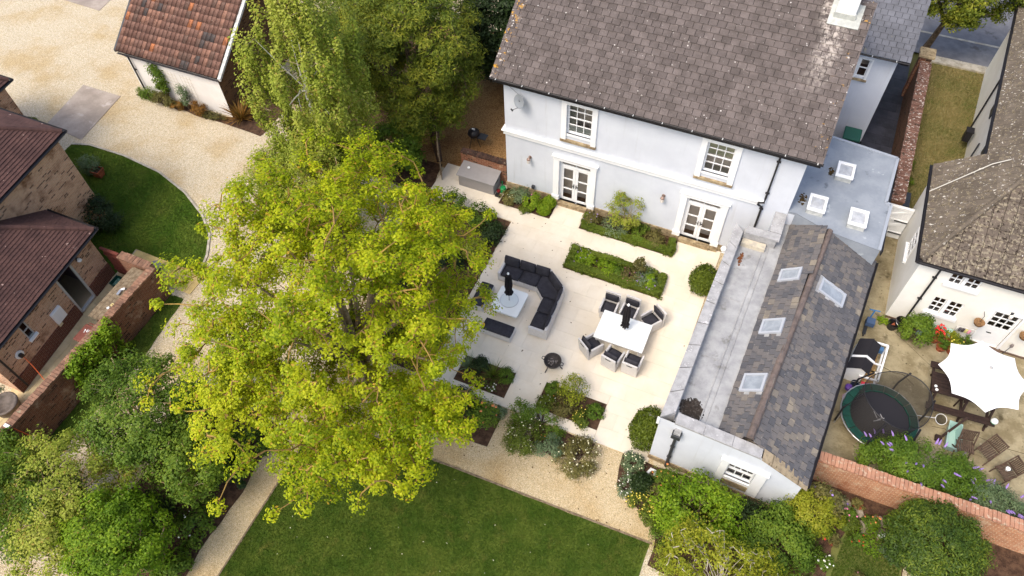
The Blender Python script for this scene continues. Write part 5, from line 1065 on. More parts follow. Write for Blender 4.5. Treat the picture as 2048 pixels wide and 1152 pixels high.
rx_, ry_, rz_ = cx + .16, cy + .16, 1.75
obj('top_ring', MB().tube([(rx_ + 1.02 * math.cos(t), ry_ + 1.02 * math.sin(t), rz_ + .12 * math.sin(t * 2)) for t in np.linspace(0, 2 * math.pi, 33)], .016, 6), BLACK, tr)
for k in range(6): a = k * 1.047 + .3; obj('foam_pole', MB().tube([(cx + 1.24 * math.cos(a), cy + 1.24 * math.sin(a), .2), (cx + 1.26 * math.cos(a), cy + 1.26 * math.sin(a), 1.1), (rx_ + 1.08 * math.cos(a), ry_ + 1.08 * math.sin(a), rz_ + .12 * math.sin(a * 2))], .032, 7), BLACK, tr)
def netmat():
    t = NT('black net'); tp_ = t.n.new('ShaderNodeBsdfTransparent'); mx = t.n.new('ShaderNodeMixShader'); mx.inputs[0].default_value = .55; t.done(lin(60, 56, 50), .9); t.l.new(tp_.outputs[0], mx.inputs[1]); t.l.new(t.p.outputs[0], mx.inputs[2]); t.l.new(mx.outputs[0], t.out.inputs[0]); return t.m
NET = netmat(); mb = MB(); n = 32
for i in range(n):
    t = 2 * math.pi * i / n; mb.v.append((cx + .93 * math.cos(t), cy + .93 * math.sin(t), .73)); mb.v.append((rx_ + 1.0 * math.cos(t), ry_ + 1.0 * math.sin(t), rz_ + .12 * math.sin(t * 2)))
mb.f += [(2 * i, (2 * i + 2) % (2 * n), (2 * i + 3) % (2 * n), 2 * i + 1) for i in range(n)]; obj('safety_net', mb, NET, tr)
mb = MB(); [mb.cb((cx + a, cy + b_, .671), (.24, .02, .004), r) for a, b_, r in ((-.05, -.16, .6), (.08, .02, -1.0), (-.12, .03, -1.0), (.06, -.05, .6))]; obj('centre_mark', mb, M('pale mark', lin(180, 178, 176)), tr)
# hutch and run
hu = thing('hutch_run', 'black roofed hutch with white framed wire run in the yard', 'hutch', (14.85, -3.1, 0)); mb = MB(); mb.obox((14.2, -4.0, .8), (.42, .02, .2), (.25, 1.35, 0), (0, 0, .03)); obj('roof_panel', mb, M('black felt', lin(40, 38, 42), rough=.9), hu); mb = MB(); mb.obox((14.62, -3.98, 1.0), (.32, .0, -.22), (.22, 1.32, 0), (0, 0, .03)); obj('roof_panel', mb, MATS['black felt'], hu)
mb = MB(); mb.obox((14.7, -3.5, 1.03), (.34, 0, -.23), (0.015, .08, 0), (0, 0, .03)); mb.obox((14.29, -3.52, .83), (.42, .02, .2), (0.015, .08, 0), (0, 0, .03)); obj('roof_batten', mb, WHITE, hu); mb = MB(); mb.obox((14.25, -3.9, .0), (.6, 0, 0), (.2, 1.2, 0), (0, 0, .78)); obj('hutch_box', mb, WHITE, hu)
mb = MB(); 
for z in (.0, .5): mb.obox((14.7, -3.98, z), (.62, .02, 0), (.01, .06, 0), (0, 0, .06)); mb.obox((14.9, -2.42, z), (.56, .02, 0), (.01, .06, 0), (0, 0, .06)); mb.obox((15.28, -3.96, z), (.06, .0, 0), (.14, 1.58, 0), (0, 0, .06)); mb.obox((14.9, -3.3, z), (.46, .02, 0), (.01, .05, 0), (0, 0, .05))
for p in ((15.28, -3.96), (15.41, -2.44), (15.34, -3.3)): mb.b(p[0], p[0] + .05, p[1], p[1] + .05, .06, .5)
obj('run_frame', mb, WHITE, hu); mb = MB(); mb.b(14.92, 15.3, -3.9, -2.5, .005, .05); obj('straw', mb, M('straw', lin(188, 156, 104), lin(150, 116, 76), scale=18, rough=1, bump=.6), hu); obj('feed_tray', MB().b(15.0, 15.35, -2.62, -2.45, .3, .48), M('blue tub', lin(70, 110, 150), rough=.5), hu)
def simple(name, lab, cat, fn, loc, part, mat, **k): t = thing(name, lab, cat, loc); obj(part, fn, mat, t, **k); return t
PINK = M('red pink plastic', lin(206, 60, 76), rough=.4); t = simple('toy_crate', 'red pink plastic crate beside the hutch run', 'crate', MB().add([(14.92, -4.25, 0), (15.28, -4.2, 0), (15.26, -4.0, 0), (14.92, -4.02, 0), (14.88, -4.28, .3), (15.32, -4.22, .3), (15.3, -3.96, .3), (14.88, -3.98, .3)], [(3, 2, 1, 0), (0, 1, 5, 4), (1, 2, 6, 5), (2, 3, 7, 6), (3, 0, 4, 7), (4, 5, 6, 7)]), (15.1, -4.1, 0), 'body', PINK); obj('rim', MB().tube([(14.88, -4.28, .3), (15.32, -4.22, .3), (15.3, -3.96, .3), (14.88, -3.98, .3), (14.88, -4.28, .3)], .015, 5), PINK, t)
t = simple('navy_tub', 'dark navy tub left of the red pink crate', 'tub', MB().lathe((14.72, -4.1, 0), [(.12, 0), (.16, .22), (.14, .22), (.12, .05)], 12), (14.72, -4.1, 0), 'tub', M('navy plastic', lin(34, 42, 66), rough=.5))
obj('handle', MB().tube([(14.57, -4.1, .22), (14.6, -4.12, .33), (14.72, -4.12, .38), (14.84, -4.12, .33), (14.87, -4.1, .22)], .008, 5), STEEL, t)
PURP = M('purple plastic', lin(94, 58, 140), rough=.5); t = simple('purple_windmill_toy', 'purple and pink plastic toy on the ground beside the slate eave', 'toy', MB().lathe((14.5, -4.42, .25), [(.02, 0), (.11, .03), (.12, .16), (.04, .2)], 9), (14.5, -4.45, 0), 'head', PURP); obj('foot', MB().add([(14.42, -4.68, 0), (14.56, -4.66, 0), (14.58, -4.5, .0), (14.44, -4.52, 0), (14.5, -4.55, .25)], [(3, 2, 1, 0), (0, 1, 4), (1, 2, 4), (2, 3, 4), (3, 0, 4)]), M('pale pink plastic', lin(226, 190, 206)), t)
t = thing('blue_scooter', 'blue framed child\'s scooter leaning by the garden room wall', 'scooter', (14.72, -1.4, 0)); BLU = M('blue metal', lin(56, 118, 170), rough=.4); obj('deck', MB().obox((14.64, -1.85, .1), (.12, 0, 0), (.04, .55, 0), (0, 0, .03)), DARKMET, t); obj('stem', MB().tube([(14.74, -1.3, .08), (14.78, -1.2, .75)], .025, 6), BLU, t); obj('handlebar', MB().tube([(14.6, -1.22, .75), (14.96, -1.18, .75)], .022, 6), BLU, t)
for y in (-1.85, -1.25): obj('wheel', MB().tube([(14.68, y, .08), (14.72, y, .08)], .08, 12), BLACK, t)
obj('basket', MB().b(14.64, 14.92, -1.62, -1.35, .3, .5), M('slate blue basket', lin(70, 90, 120), rough=.7), t)
t = simple('black_bucket', 'black bucket with terracotta shards beside the cottage corner', 'bucket', MB().lathe((15.58, -1.12, 0), [(.15, 0), (.19, .3), (.2, .3), (.17, .28), (.13, .05)], 14), (15.58, -1.12, 0), 'bucket', BLACK); obj('shards', MB().add([(15.52, -1.15, .2), (15.66, -1.13, .2), (15.62, -1.03, .24), (15.57, -1.1, .27)], [(0, 1, 3), (1, 2, 3), (2, 0, 3)]), TERRAC, t)
t = simple('black_tub', 'black tub with wire handle at the foot of the cottage downpipe', 'tub', MB().lathe((15.83, -.95, 0), [(.16, 0), (.21, .34), (.22, .34), (.19, .3), (.14, .05)], 14), (15.83, -.95, 0), 'tub', BLACK); obj('handle', MB().tube([(15.62, -.95, .34), (15.66, -1.08, .3), (15.8, -1.2, .22), (15.98, -1.1, .28), (16.04, -.95, .34)], .008, 5), STEEL, t)
PALEG = M('pale green plastic', lin(172, 204, 196), rough=.4)
t = thing('leaning_glass_sheet', 'pale green glass sheet leaning on the cottage wall', 'glass sheet', (16.95, -.85, 0)); mb = MB(); mb.obox((16.4, -1.08, .02), (1.05, 0, 0), (0, .28, .5), (0, -.01, .01)); obj('sheet', mb, PALEG, t); obj('edge', MB().obox((16.38, -1.1, 0), (1.09, 0, 0), (0, .03, 0), (0, 0, .03)), M('edge strip', lin(120, 150, 140)), t)
t = thing('plastic_bath', 'pale blue green plastic trough behind the buddleia', 'trough', (17.9, -4.85, 0)); obj('shell', MB().add([(17.72, -5.3, .02), (18.05, -5.3, .02), (18.02, -4.5, .02), (17.75, -4.5, .02), (17.66, -5.36, .36), (18.12, -5.36, .36), (18.08, -4.42, .4), (17.7, -4.42, .4)], [(3, 2, 1, 0), (0, 1, 5, 4), (1, 2, 6, 5), (2, 3, 7, 6), (3, 0, 4, 7)]), PALEG, t).modifiers.new('s', 'SOLIDIFY').thickness = .02
obj('lip', MB().tube([(17.66, -5.36, .36), (18.12, -5.36, .36), (18.08, -4.42, .4), (17.7, -4.42, .4), (17.66, -5.36, .36)], .014, 5), PALEG, t)
t = thing('timber_post', 'dark timber post leaning over the pale trough', 'post', (17.6, -4.9, 0)); obj('shaft', MB().obox((17.5, -5.0, .05), (.07, -.03, 0), (.4, .45, 1.0), (0.05, .07, -.02)), BROWNW, t); obj('base_block', MB().b(17.42, 17.62, -5.1, -4.9, 0, .12), BROWNW, t)
t = thing('fishing_net', 'white wire pond net on a pale pole beside the trampoline', 'net', (17.4, -4.5, 0)); obj('hoop', MB().tube([(17.46 + .17 * math.cos(a), -4.42 + .17 * math.sin(a), .3 + .06 * math.sin(a)) for a in np.linspace(0, 6.283, 20)], .01, 5), WHITE, t); obj('pole', MB().tube([(17.29, -4.44, .3), (16.55, -4.62, .3)], .012, 5), WHITE, t); obj('mesh_bag', MB().lathe((17.46, -4.42, .1), [(.03, 0), (.12, .06), (.165, .2)], 14, True, False), NET, t)
t = thing('play_ball', 'green and white ball on the end of the picnic bench', 'ball', (19.0, -3.95, .56)); mb = MB(); mb.lathe((18.93, -4.02, .46), [(.01, 0), (.06, .015), (.1, .06), (.11, .11)], 16, True, False); obj('green_half', mb, M('mint green', lin(96, 196, 150), rough=.4), t, smooth=True); obj('white_half', MB().lathe((18.93, -4.02, .57), [(.11, 0), (.1, .05), (.06, .095), (.01, .11)], 16, False, True), WHITE, t, smooth=True)
t = thing('blue_crate', 'blue box seen through the trampoline net', 'box', (16.45, -4.72, 0)); obj('box', MB().b(16.28, 16.66, -4.95, -4.6, 0, .28), M('royal blue plastic', lin(44, 84, 156), rough=.5), t, bevel=.02); obj('lid', MB().b(16.26, 16.68, -4.97, -4.58, .28, .32), M('royal blue plastic', lin(44, 84, 156)), t)
WCP = None
CHW = M('brown slatted chair wood', lin(96, 78, 64), lin(74, 58, 48), scale=10, rough=.8)
def wchair(x, y, rz, lab):
    global WCP
    if WCP is None:
        t = thing('folding_chair', lab, 'chair', (x, y, 0), rz, 'slatted wooden chairs in the yard'); B = lambda n, m: obj(n, m, CHW, t, world=False); WCP = t
        for k in range(7): B('seat_slat', MB().b(-.22 + k * .064, -.22 + k * .064 + .045, -.2, .22, .43, .45))
        for k in range(8): B('back_slat', MB().obox((-.2 + k * .053, -.22, .52), (.035, 0, 0), (0, -.1, .36), (0, .018, .004)))
        for z, y_ in ((.49, -.21), (.87, -.315)): B('back_rail', MB().b(-.235, .235, y_ - .015, y_ + .015, z, z + .05))
        for s in (-1, 1):
            B('back_leg', MB().obox((s * .24 - .018, -.34, .92), (.036, 0, 0), (0, .04, 0), (0, .52, -.92))); B('front_leg', MB().obox((s * .2 - .018, .2, .43), (.036, 0, 0), (0, .04, 0), (0, -.46, -.43))); B('seat_rail', MB().b(s * .235 - .015, s * .235 + .015, -.2, .22, .4, .43))
    else: t = copy_tree(WCP); t.location = (x, y, 0); t.rotation_euler = (0, 0, rz); t['label'] = lab
wchair(18.2, -5.2, rad(190), 'slatted wooden chair nearest the pale trough'); wchair(18.86, -5.1, rad(140), 'slatted wooden chair in the middle of the three'); wchair(19.42, -5.6, rad(128), 'slatted wooden chair at the right edge with white cup on it')
t = simple('white_cup', 'white pot standing on the rightmost slatted chair', 'pot', MB().lathe((19.42, -5.55, .45), [(.05, 0), (.075, .1), (.06, .12), (.03, .12)], 12), (19.42, -5.55, .45), 'pot', WHITE); obj('handle', MB().tube([(19.49, -5.55, .5), (19.54, -5.55, .53), (19.5, -5.55, .56)], .01, 5), DARKMET, t)
# white side gate
t = thing('white_side_gate', 'white ledged and braced gate between flat roof and cottage', 'gate', (14.95, 3.2, 0))
for k in range(7): obj('board', MB().b(14.3 + k * .141, 14.3 + k * .141 + .136, 3.18, 3.2, .05, 1.75), WHITE, t)
for z in (.3, .95, 1.6): obj('ledge', MB().b(14.32, 15.27, 3.15, 3.18, z, z + .1), WHITE, t)
for z in (.4, 1.05): obj('brace', MB().obox((14.34, 3.152, z), (.88, 0, .48), (0, .026, 0), (-.04, 0, .09)), WHITE, t)
for z in (.42, 1.07): obj('strap_hinge', MB().b(14.8, 15.27, 3.125, 3.15, z - .09, z - .05), BLACK, t)
t = simple('dark_planter_box', 'dark grey box on the rough grass behind the white gate', 'box', MB().b(15.0, 15.3, 3.9, 5.1, 0, .7), (15.2, 4.5, 0), 'body', DARKMET); obj('lid', MB().b(14.97, 15.31, 3.87, 5.13, .7, .75), DARKMET, t)
t = thing('black_water_butt', 'black wall tank beside the white street cottage', 'tank', (17.1, 9.45, .5)); obj('tank', MB().b(16.95, 17.22, 9.3, 9.62, .5, 1.0), BLACK, t, bevel=.03); obj('lid', MB().b(16.93, 17.24, 9.28, 9.64, 1.0, 1.05), BLACK, t)
t = thing('hanging_basket', 'brown hanging basket left of the cottage door', 'hanging basket', (17.9, -.9, 1.3), group='hanging baskets on the cottage'); WICK = M('brown wicker', lin(150, 116, 78), lin(110, 80, 52), scale=30, rough=.95, bump=.5)
obj('bowl', MB().lathe((17.9, -.93, 1.25), [(.05, 0), (.14, .08), (.18, .2), (.15, .2), (.05, .14)], 14), WICK, t); obj('bracket', MB().tube([(17.9, -.69, 1.75), (17.9, -.93, 1.78), (17.9, -.93, 1.45)], .01, 5), BLACK, t)
t2 = copy_tree(t); t2.location = (19.32, -.9, 1.3); t2['label'] = 'brown hanging basket at the right edge beyond the cottage door'
t = thing('drying_gloves', 'row of coloured gloves and socks hung on the cottage wall', 'gloves', (17.7, -.75, .7)); obj('rail', MB().tube([(17.45, -.8, .78), (18.05, -.8, .82)], .008, 5), WHITE, t)
for k, c in enumerate(((200, 196, 190), (84, 78, 84), (70, 62, 66), (206, 196, 128), (226, 158, 172), (190, 186, 182))): obj('glove', MB().pillow((17.5 + k * .1, -.82, .66), (.085, .2, .05), 0, rad(90)), M('glove cloth %d' % k, lin(*c), rough=.95), t)
t = thing('coach_lamp', 'small dark coach lamp beside the cottage door top', 'wall lamp', (18.62, -.7, 2.0)); obj('bracket', MB().b(18.58, 18.66, -.74, -.69, 1.95, 2.1), DARKMET, t); obj('lantern', MB().lathe((18.62, -.8, 1.88), [(.03, 0), (.06, .03), (.065, .14), (.02, .2)], 8), LAMPG, t)
t = thing('garden_torch', 'metal garden torch leaning by the cottage wall right of the door', 'torch', (19.2, -.85, 0)); obj('stake', MB().tube([(19.15, -.95, 0), (19.3, -.8, .5)], .012, 5), DARKMET, t); obj('head', MB().lathe((19.31, -.79, .5), [(.03, 0), (.06, .06), (.04, .16)], 8), M('pewter', lin(130, 120, 116), rough=.5), t)
t = simple('door_mat', 'brown doormat outside the cottage door', 'doormat', MB().b(18.55, 19.35, -1.3, -.9, .006, .03), (18.9, -1.1, 0), 'mat', M('brown coir', lin(112, 84, 70), lin(90, 66, 54), scale=30, rough=1, bump=.6)); obj('border', MB().b(18.52, 19.38, -1.33, -.87, .004, .02), BLACK, t)

# ------------------------------------------------------------------ the brick house's side yard
BINB = M('brown wheelie bin plastic', lin(124, 74, 62), lin(110, 64, 54), scale=3, rough=.5)
t = thing('brown_wheelie_bin', 'brown wheelie bin with white painted number on its lid', 'bin', (-10.45, -13.0, 0)); obj('body', MB().add([(-10.7, -13.25, 0), (-10.2, -13.25, 0), (-10.2, -12.75, 0), (-10.7, -12.75, 0), (-10.76, -13.32, .95), (-10.14, -13.32, .95), (-10.14, -12.68, .95), (-10.76, -12.68, .95)], [(3, 2, 1, 0), (4, 5, 6, 7), (0, 1, 5, 4), (1, 2, 6, 5), (2, 3, 7, 6), (3, 0, 4, 7)]), BINB, t)
obj('lid', MB().b(-10.8, -10.1, -13.36, -12.66, .95, 1.03), BINB, t, bevel=.03); obj('handle', MB().tube([(-10.72, -12.6, 1.0), (-10.18, -12.6, 1.0)], .022, 6), BINB, t)
cu = bpy.data.curves.new('number', 'FONT'); cu.body = 'No1'; cu.size = .2; cu.extrude = .002; cu.align_x = 'CENTER'; cu.align_y = 'CENTER'; tmp = bpy.data.objects.new('tmp', cu); C.objects.link(tmp); me = bpy.data.meshes.new_from_object(tmp.evaluated_get(bpy.context.evaluated_depsgraph_get())); bpy.data.objects.remove(tmp); me.materials.clear(); me.materials.append(WHITE); no = bpy.data.objects.new('painted_number', me); C.objects.link(no); no.parent = t; no.location = (-.02, .12, 1.036); no.rotation_euler = (0, 0, rad(22))
t = thing('red_wooden_gate', 'dark red wooden side gate between brick house and wall return', 'gate', (-11.8, -10.1, 0)); REDW = M('dark red stained timber', lin(124, 66, 52), lin(100, 52, 42), scale=8, rough=.8); g0, g1 = Vector((-12.2, -9.98, 0)), Vector((-11.38, -9.98, 0))
for k in range(7): m = MB(); m.obox(g0 + (g1 - g0) * k / 7 + Vector((0, 0, .05)), (g1 - g0) / 7.3, (0, .03, 0), (0, 0, 1.5)); obj('board', m, REDW, t)
for z in (.3, 1.2): obj('ledge', MB().b(-12.2, -11.38, -10.02, -9.98, z, z + .1), REDW, t)
obj('top_rail', MB().b(-12.22, -11.36, -10.04, -9.93, 1.55, 1.6), REDW, t)
t = thing('green_recycling_crate', 'dark green recycling crate behind the red gate', 'crate', (-11.6, -10.45, 0)); GC = M('bottle green plastic', lin(22, 70, 60), rough=.5); obj('crate', MB().add([(-11.9, -10.62, 0), (-11.4, -10.62, 0), (-11.4, -10.26, 0), (-11.9, -10.26, 0), (-11.95, -10.66, .32), (-11.35, -10.66, .32), (-11.35, -10.22, .32), (-11.95, -10.22, .32)], [(3, 2, 1, 0), (0, 1, 5, 4), (1, 2, 6, 5), (2, 3, 7, 6), (3, 0, 4, 7)]), GC, t).modifiers.new('s', 'SOLIDIFY').thickness = .02; obj('contents', MB().b(-11.88, -11.42, -10.6, -10.28, .1, .22), M('mixed recycling', lin(120, 170, 150), lin(60, 90, 84), scale=14), t)
t = thing('potting_bench', 'weathered plank potting bench along the inside of the brick wall', 'bench', (-10.25, -11.3, 0))
for k in range(4): obj('plank', MB().b(-10.62 + k * .185, -10.62 + k * .185 + .178, -12.5, -10.15, 1.38, 1.415), TIMBER, t)
for x in (-10.58, -9.98):
    for y in (-12.4, -10.3): obj('leg', MB().b(x, x + .07, y, y + .07, 0, 1.38), TIMBER, t)
t = thing('hose_spray_gun', 'grey white hose spray gun lying on the potting bench', 'spray gun', (-10.2, -11.3, 1.42)); obj('grip', MB().obox((-10.26, -11.42, 1.42), (.09, .02, 0), (-.03, .22, 0), (0, 0, .07)), STEEL, t); obj('nozzle', MB().tube([(-10.25, -11.18, 1.46), (-10.15, -11.08, 1.47)], .04, 8), WHITE, t)
t = thing('tape_roll', 'small yellow and white roll on the potting bench', 'tape', (-10.1, -11.85, 1.42)); obj('roll', MB().lathe((-10.1, -11.82, 1.417), [(.03, 0), (.06, 0), (.06, .04), (.03, .04), (.03, 0)], 14, False, False), M('cream tape', lin(220, 200, 140)), t); obj('cup', MB().lathe((-10.16, -11.98, 1.417), [(.05, 0), (.05, .03)], 12), WHITE, t)
STN = M('grey stone pot', lin(120, 110, 102), lin(96, 88, 80), scale=6, rough=.9)
t = thing('large_grey_planter', 'large round grey planter of lavender on the side yard flags', 'planter', (-11.55, -16.15, 0)); obj('pot', MB().lathe((-11.55, -16.15, 0), [(.26, 0), (.38, .2), (.42, .5), (.45, .5), (.45, .56), (.38, .56), (.36, .45)], 20, True, True), STN, t, smooth=True); PLANTER = t
t = thing('bird_bath', 'low round grey slate disc on the flagstones by the brick wall', 'bird bath', (-10.85, -9.3, 0)); obj('disc', MB().lathe((-10.85, -9.3, .3), [(.02, 0), (.25, 0), (.26, .04), (.24, .05), (.02, .04)], 24), M('blue grey slate disc', lin(112, 112, 122), rough=.6), t); obj('pedestal', MB().lathe((-10.85, -9.3, .02), [(.16, 0), (.1, .06), (.08, .2), (.14, .28)], 14), STN, t)
t = thing('terracotta_planter', 'square terracotta planter lying askew on the drive lawn', 'planter', (-16.55, -6.1, 0)); obj('pot', MB().add([(-16.72, -6.24, .02), (-16.42, -6.2, .02), (-16.46, -5.94, .02), (-16.74, -5.98, .02), (-16.82, -6.32, .4), (-16.36, -6.27, .4), (-16.4, -5.86, .4), (-16.84, -5.9, .4)], [(3, 2, 1, 0), (0, 1, 5, 4), (1, 2, 6, 5), (2, 3, 7, 6), (3, 0, 4, 7)]), TERRAC, t).modifiers.new('s', 'SOLIDIFY').thickness = .03; obj('compost', MB().b(-16.78, -16.4, -6.26, -5.92, .3, .34), SOIL, t)
t = thing('orange_cable', 'thin orange extension cable trailing over the brick wall', 'cable', (-10.8, -15.6, .02)); obj('cable', MB().tube([xf(.85, 1.2, .18), xf(.75, .9, .5), (-11.0, -14.9, .3), (-10.5, -15.6, .08), (-10.6, -16.6, .06), (-9.9, -16.9, 1.3), (-9.7, -16.9, 1.8), (-9.5, -16.8, 1.2), (-9.42, -16.6, .1)], .014, 5), M('orange cable', lin(226, 108, 56), rough=.5), t); obj('plug', MB().b(-9.82, -9.62, -16.96, -16.86, 1.72, 1.78), WHITE, t)

# ------------------------------------------------------------------ vegetation
def leafverts(P, N, size, asp=.55, fold=.18, rng=RG):
    n = len(P); size = np.broadcast_to(np.asarray(size, float), (n,))[:, None]
    N = N / (np.linalg.norm(N, axis=1, keepdims=True) + 1e-9); T = rng.normal(size=(n, 3)); T -= N * (T * N).sum(1, keepdims=True); T /= np.linalg.norm(T, axis=1, keepdims=True) + 1e-9; B = np.cross(N, T)
    v = np.stack([P - T * size * .5, P + B * size * asp * .5 + N * size * fold, P + T * size * .5, P - B * size * asp * .5 + N * size * fold], 1).reshape(-1, 3)
    return v, np.arange(n * 4).reshape(-1, 4)
def unit(n, rng=RG): d = rng.normal(size=(n, 3)); return d / np.linalg.norm(d, axis=1, keepdims=True)
def foliage(name, parent, centres, radii, per, leaf, mat, up=.6, flat=(1, 1, .7), rng=RG, outc=None, asp=.55, kind=None, shell=.0):
    K = len(centres); idx = np.repeat(np.arange(K), per); n = len(idx)
    d = unit(n, rng) * (rng.random((n, 1)) ** (1 / 2.2) * (1 - shell) + shell); off = d * np.asarray(radii)[idx][:, None] * np.asarray(flat)
    P = centres[idx] + off; N = d * .7 + np.array([0, 0, up]) + unit(n, rng) * .55
    if outc is not None: o = P - outc; N += .5 * o / (np.linalg.norm(o, axis=1, keepdims=True) + 1e-6)
    v, f = leafverts(P, N, leaf * rng.uniform(.65, 1.3, n), asp, rng=rng); me = npmesh(name, v, f); me.materials.append(mat); o = link(name, me, parent)
    o['kind'] = 'stuff'; return o
def crown_points(c, ax, n, yaw=0, shell=.45, gap=.0, seed=1, zlo=-1.0):
    rng = np.random.default_rng(seed); out = []; ph = rng.uniform(0, 6.28, (6, 3)); fr = rng.normal(size=(6, 3)) * 1.6
    while len(out) < n:
        d = unit(1, rng)[0]; r = (shell ** 3 + rng.random() * (1 - shell ** 3)) ** (1 / 3); p = d * r
        if p[2] < zlo: continue
        bump = sum(math.sin(float(np.dot(fr[i], d * 2.2) + ph[i][0])) for i in range(6)) / 6
        if gap and bump < -gap * .4 and rng.random() < .8: continue
        p = p * (1 + .16 * bump); x, y = p[0] * ax[0], p[1] * ax[1]; out.append((c[0] + x * math.cos(yaw) - y * math.sin(yaw), c[1] + x * math.sin(yaw) + y * math.cos(yaw), c[2] + p[2] * ax[2]))
    return np.array(out)
def tree(name, lab, base, fork, c, ax, ncl, per, crad, leaf, mat, bark, bark2=None, lf=.5, yaw=0, tr=.18, limbs=8, shell=.5, gap=.3, seed=1, up=.6, flat=(1, 1, .7), cat='tree', group=None, twig=.012, zlo=-1.0, asp=.55, lean=None, extra=None, hub=1, hr=.6):
    t = thing(name, lab, cat, base, group=group); rng = np.random.default_rng(seed + 50); pts = crown_points(c, ax, ncl // hub, yaw, shell, gap, seed, zlo)
    if hub > 1: pts = np.repeat(pts, hub, 0) + rng.normal(size=(len(pts) * hub, 3)) * hr * np.array([1, 1, .6])
    if extra is not None: pts = np.concatenate([pts, extra])
    F = Vector((base[0] + (c[0] - base[0]) * .35, base[1] + (c[1] - base[1]) * .35, fork)); B0 = Vector(base); mb = MB()
    top = Vector(c) + Vector((0, 0, ax[2] * .75)); trunk = [B0, B0.lerp(F, .5) + Vector((rng.uniform(-.1, .1), rng.uniform(-.1, .1), 0)), F]; mb.tube(trunk, [tr * 1.25, tr, tr * .85], 9)
    nodes = []; lim = crown_points(c, (ax[0] * .8, ax[1] * .8, ax[2] * .8), limbs, yaw, .9, 0, seed + 9, -.35); lim = np.concatenate([lim, [top]])
    for q in lim:
        q = Vector(q); m = F.lerp(q, .45) + Vector((rng.uniform(-.3, .3), rng.uniform(-.3, .3), .35 * ax[2] * .3)); path = []
        for k in range(7): s = k / 6; path.append(F * (1 - s) ** 2 + m * 2 * s * (1 - s) + q * s * s)
        mb.tube(path, [tr * lf * (1 - .86 * k / 6) for k in range(7)], 6); nodes += path[1:]
    if bark2: obj('trunk', mb, bark, t); mb = MB()
    A = np.array([tuple(p) for p in nodes]); order = np.argsort(np.linalg.norm(pts - np.array(F), axis=1)); R_ = [tr * .2] * len(nodes)
    for i in order:
        p = pts[i]; dd = np.linalg.norm(A - p, axis=1) + np.maximum(0, A[:, 2] - p[2]) * .6; j = int(np.argmin(dd)); a = Vector(A[j]); q = Vector(p); m = a.lerp(q, .5) + Vector((rng.uniform(-.12, .12), rng.uniform(-.12, .12), rng.uniform(-.02, .14)))
        r0 = min(tr * .16, twig * 2.2); mb.tube([a, m, q], [r0, twig * 1.3, twig * .7], 4, False); A = np.vstack([A, [tuple(m)]])
    q_ = obj('branches' if bark2 else 'trunk', mb, bark2 or bark, t); (q_.__setitem__('kind', 'stuff') if bark2 else None); rr = np.random.default_rng(seed + 3); foliage('crown', t, pts, crad * rr.uniform(.65, 1.35, len(pts)), per, leaf, mat, up, flat, rr, np.array(c), asp); return t
def shrub(name, lab, c, ax, ncl, per, crad, leaf, mat, seed=1, cat='shrub', shell=.55, group=None, flowers=None, up=.6, asp=.5, gap=.15, flat=(1, 1, .8), zlo=-.35, stems=True, core=None):
    t = thing(name, lab, cat, (c[0], c[1], 0), group=group); rng = np.random.default_rng(seed); pts = crown_points(c, ax, ncl, 0, shell, gap, seed, zlo); pts[:, 2] = np.maximum(pts[:, 2], .04)
    foliage('foliage', t, pts, crad * rng.uniform(.7, 1.3, len(pts)), per, leaf, mat, up, flat, rng, np.array(c), asp)
    if stems:
        mb = MB()
        for p in pts[::max(1, len(pts) // 14)]: b0 = Vector((c[0] + (p[0] - c[0]) * .2, c[1] + (p[1] - c[1]) * .2, 0)); mb.tube([b0, b0.lerp(Vector(p), .55) + Vector((0, 0, .05)), Vector(p)], [.018, .012, .006], 4, False)
        obj('stem', mb, BARK, t)['kind'] = 'stuff'
    if flowers:
        fm, n, sz = flowers; k = rng.integers(0, len(pts), n); d = unit(n, rng); d[:, 2] = np.abs(d[:, 2]); P = pts[k] + d * crad * np.array([1, 1, .9]) * 1.02; mb = MB()
        for p in P: blossom(mb, p, sz * rng.uniform(.7, 1.3))
        obj('flower_heads', mb, fm, t)['kind'] = 'stuff'
    return t
def blossom(mb, p, r, tall=.6):
    p = Vector(p); k = 6; ring = [p + Vector((math.cos(a) * r, math.sin(a) * r, rnd.uniform(-.1, .1) * r)) for a in [2 * math.pi * i / k for i in range(k)]]
    mb.add(ring + [p + Vector((0, 0, r * tall)), p - Vector((0, 0, r * .6))], [(i, (i + 1) % k, k) for i in range(k)] + [((i + 1) % k, i, k + 1) for i in range(k)])
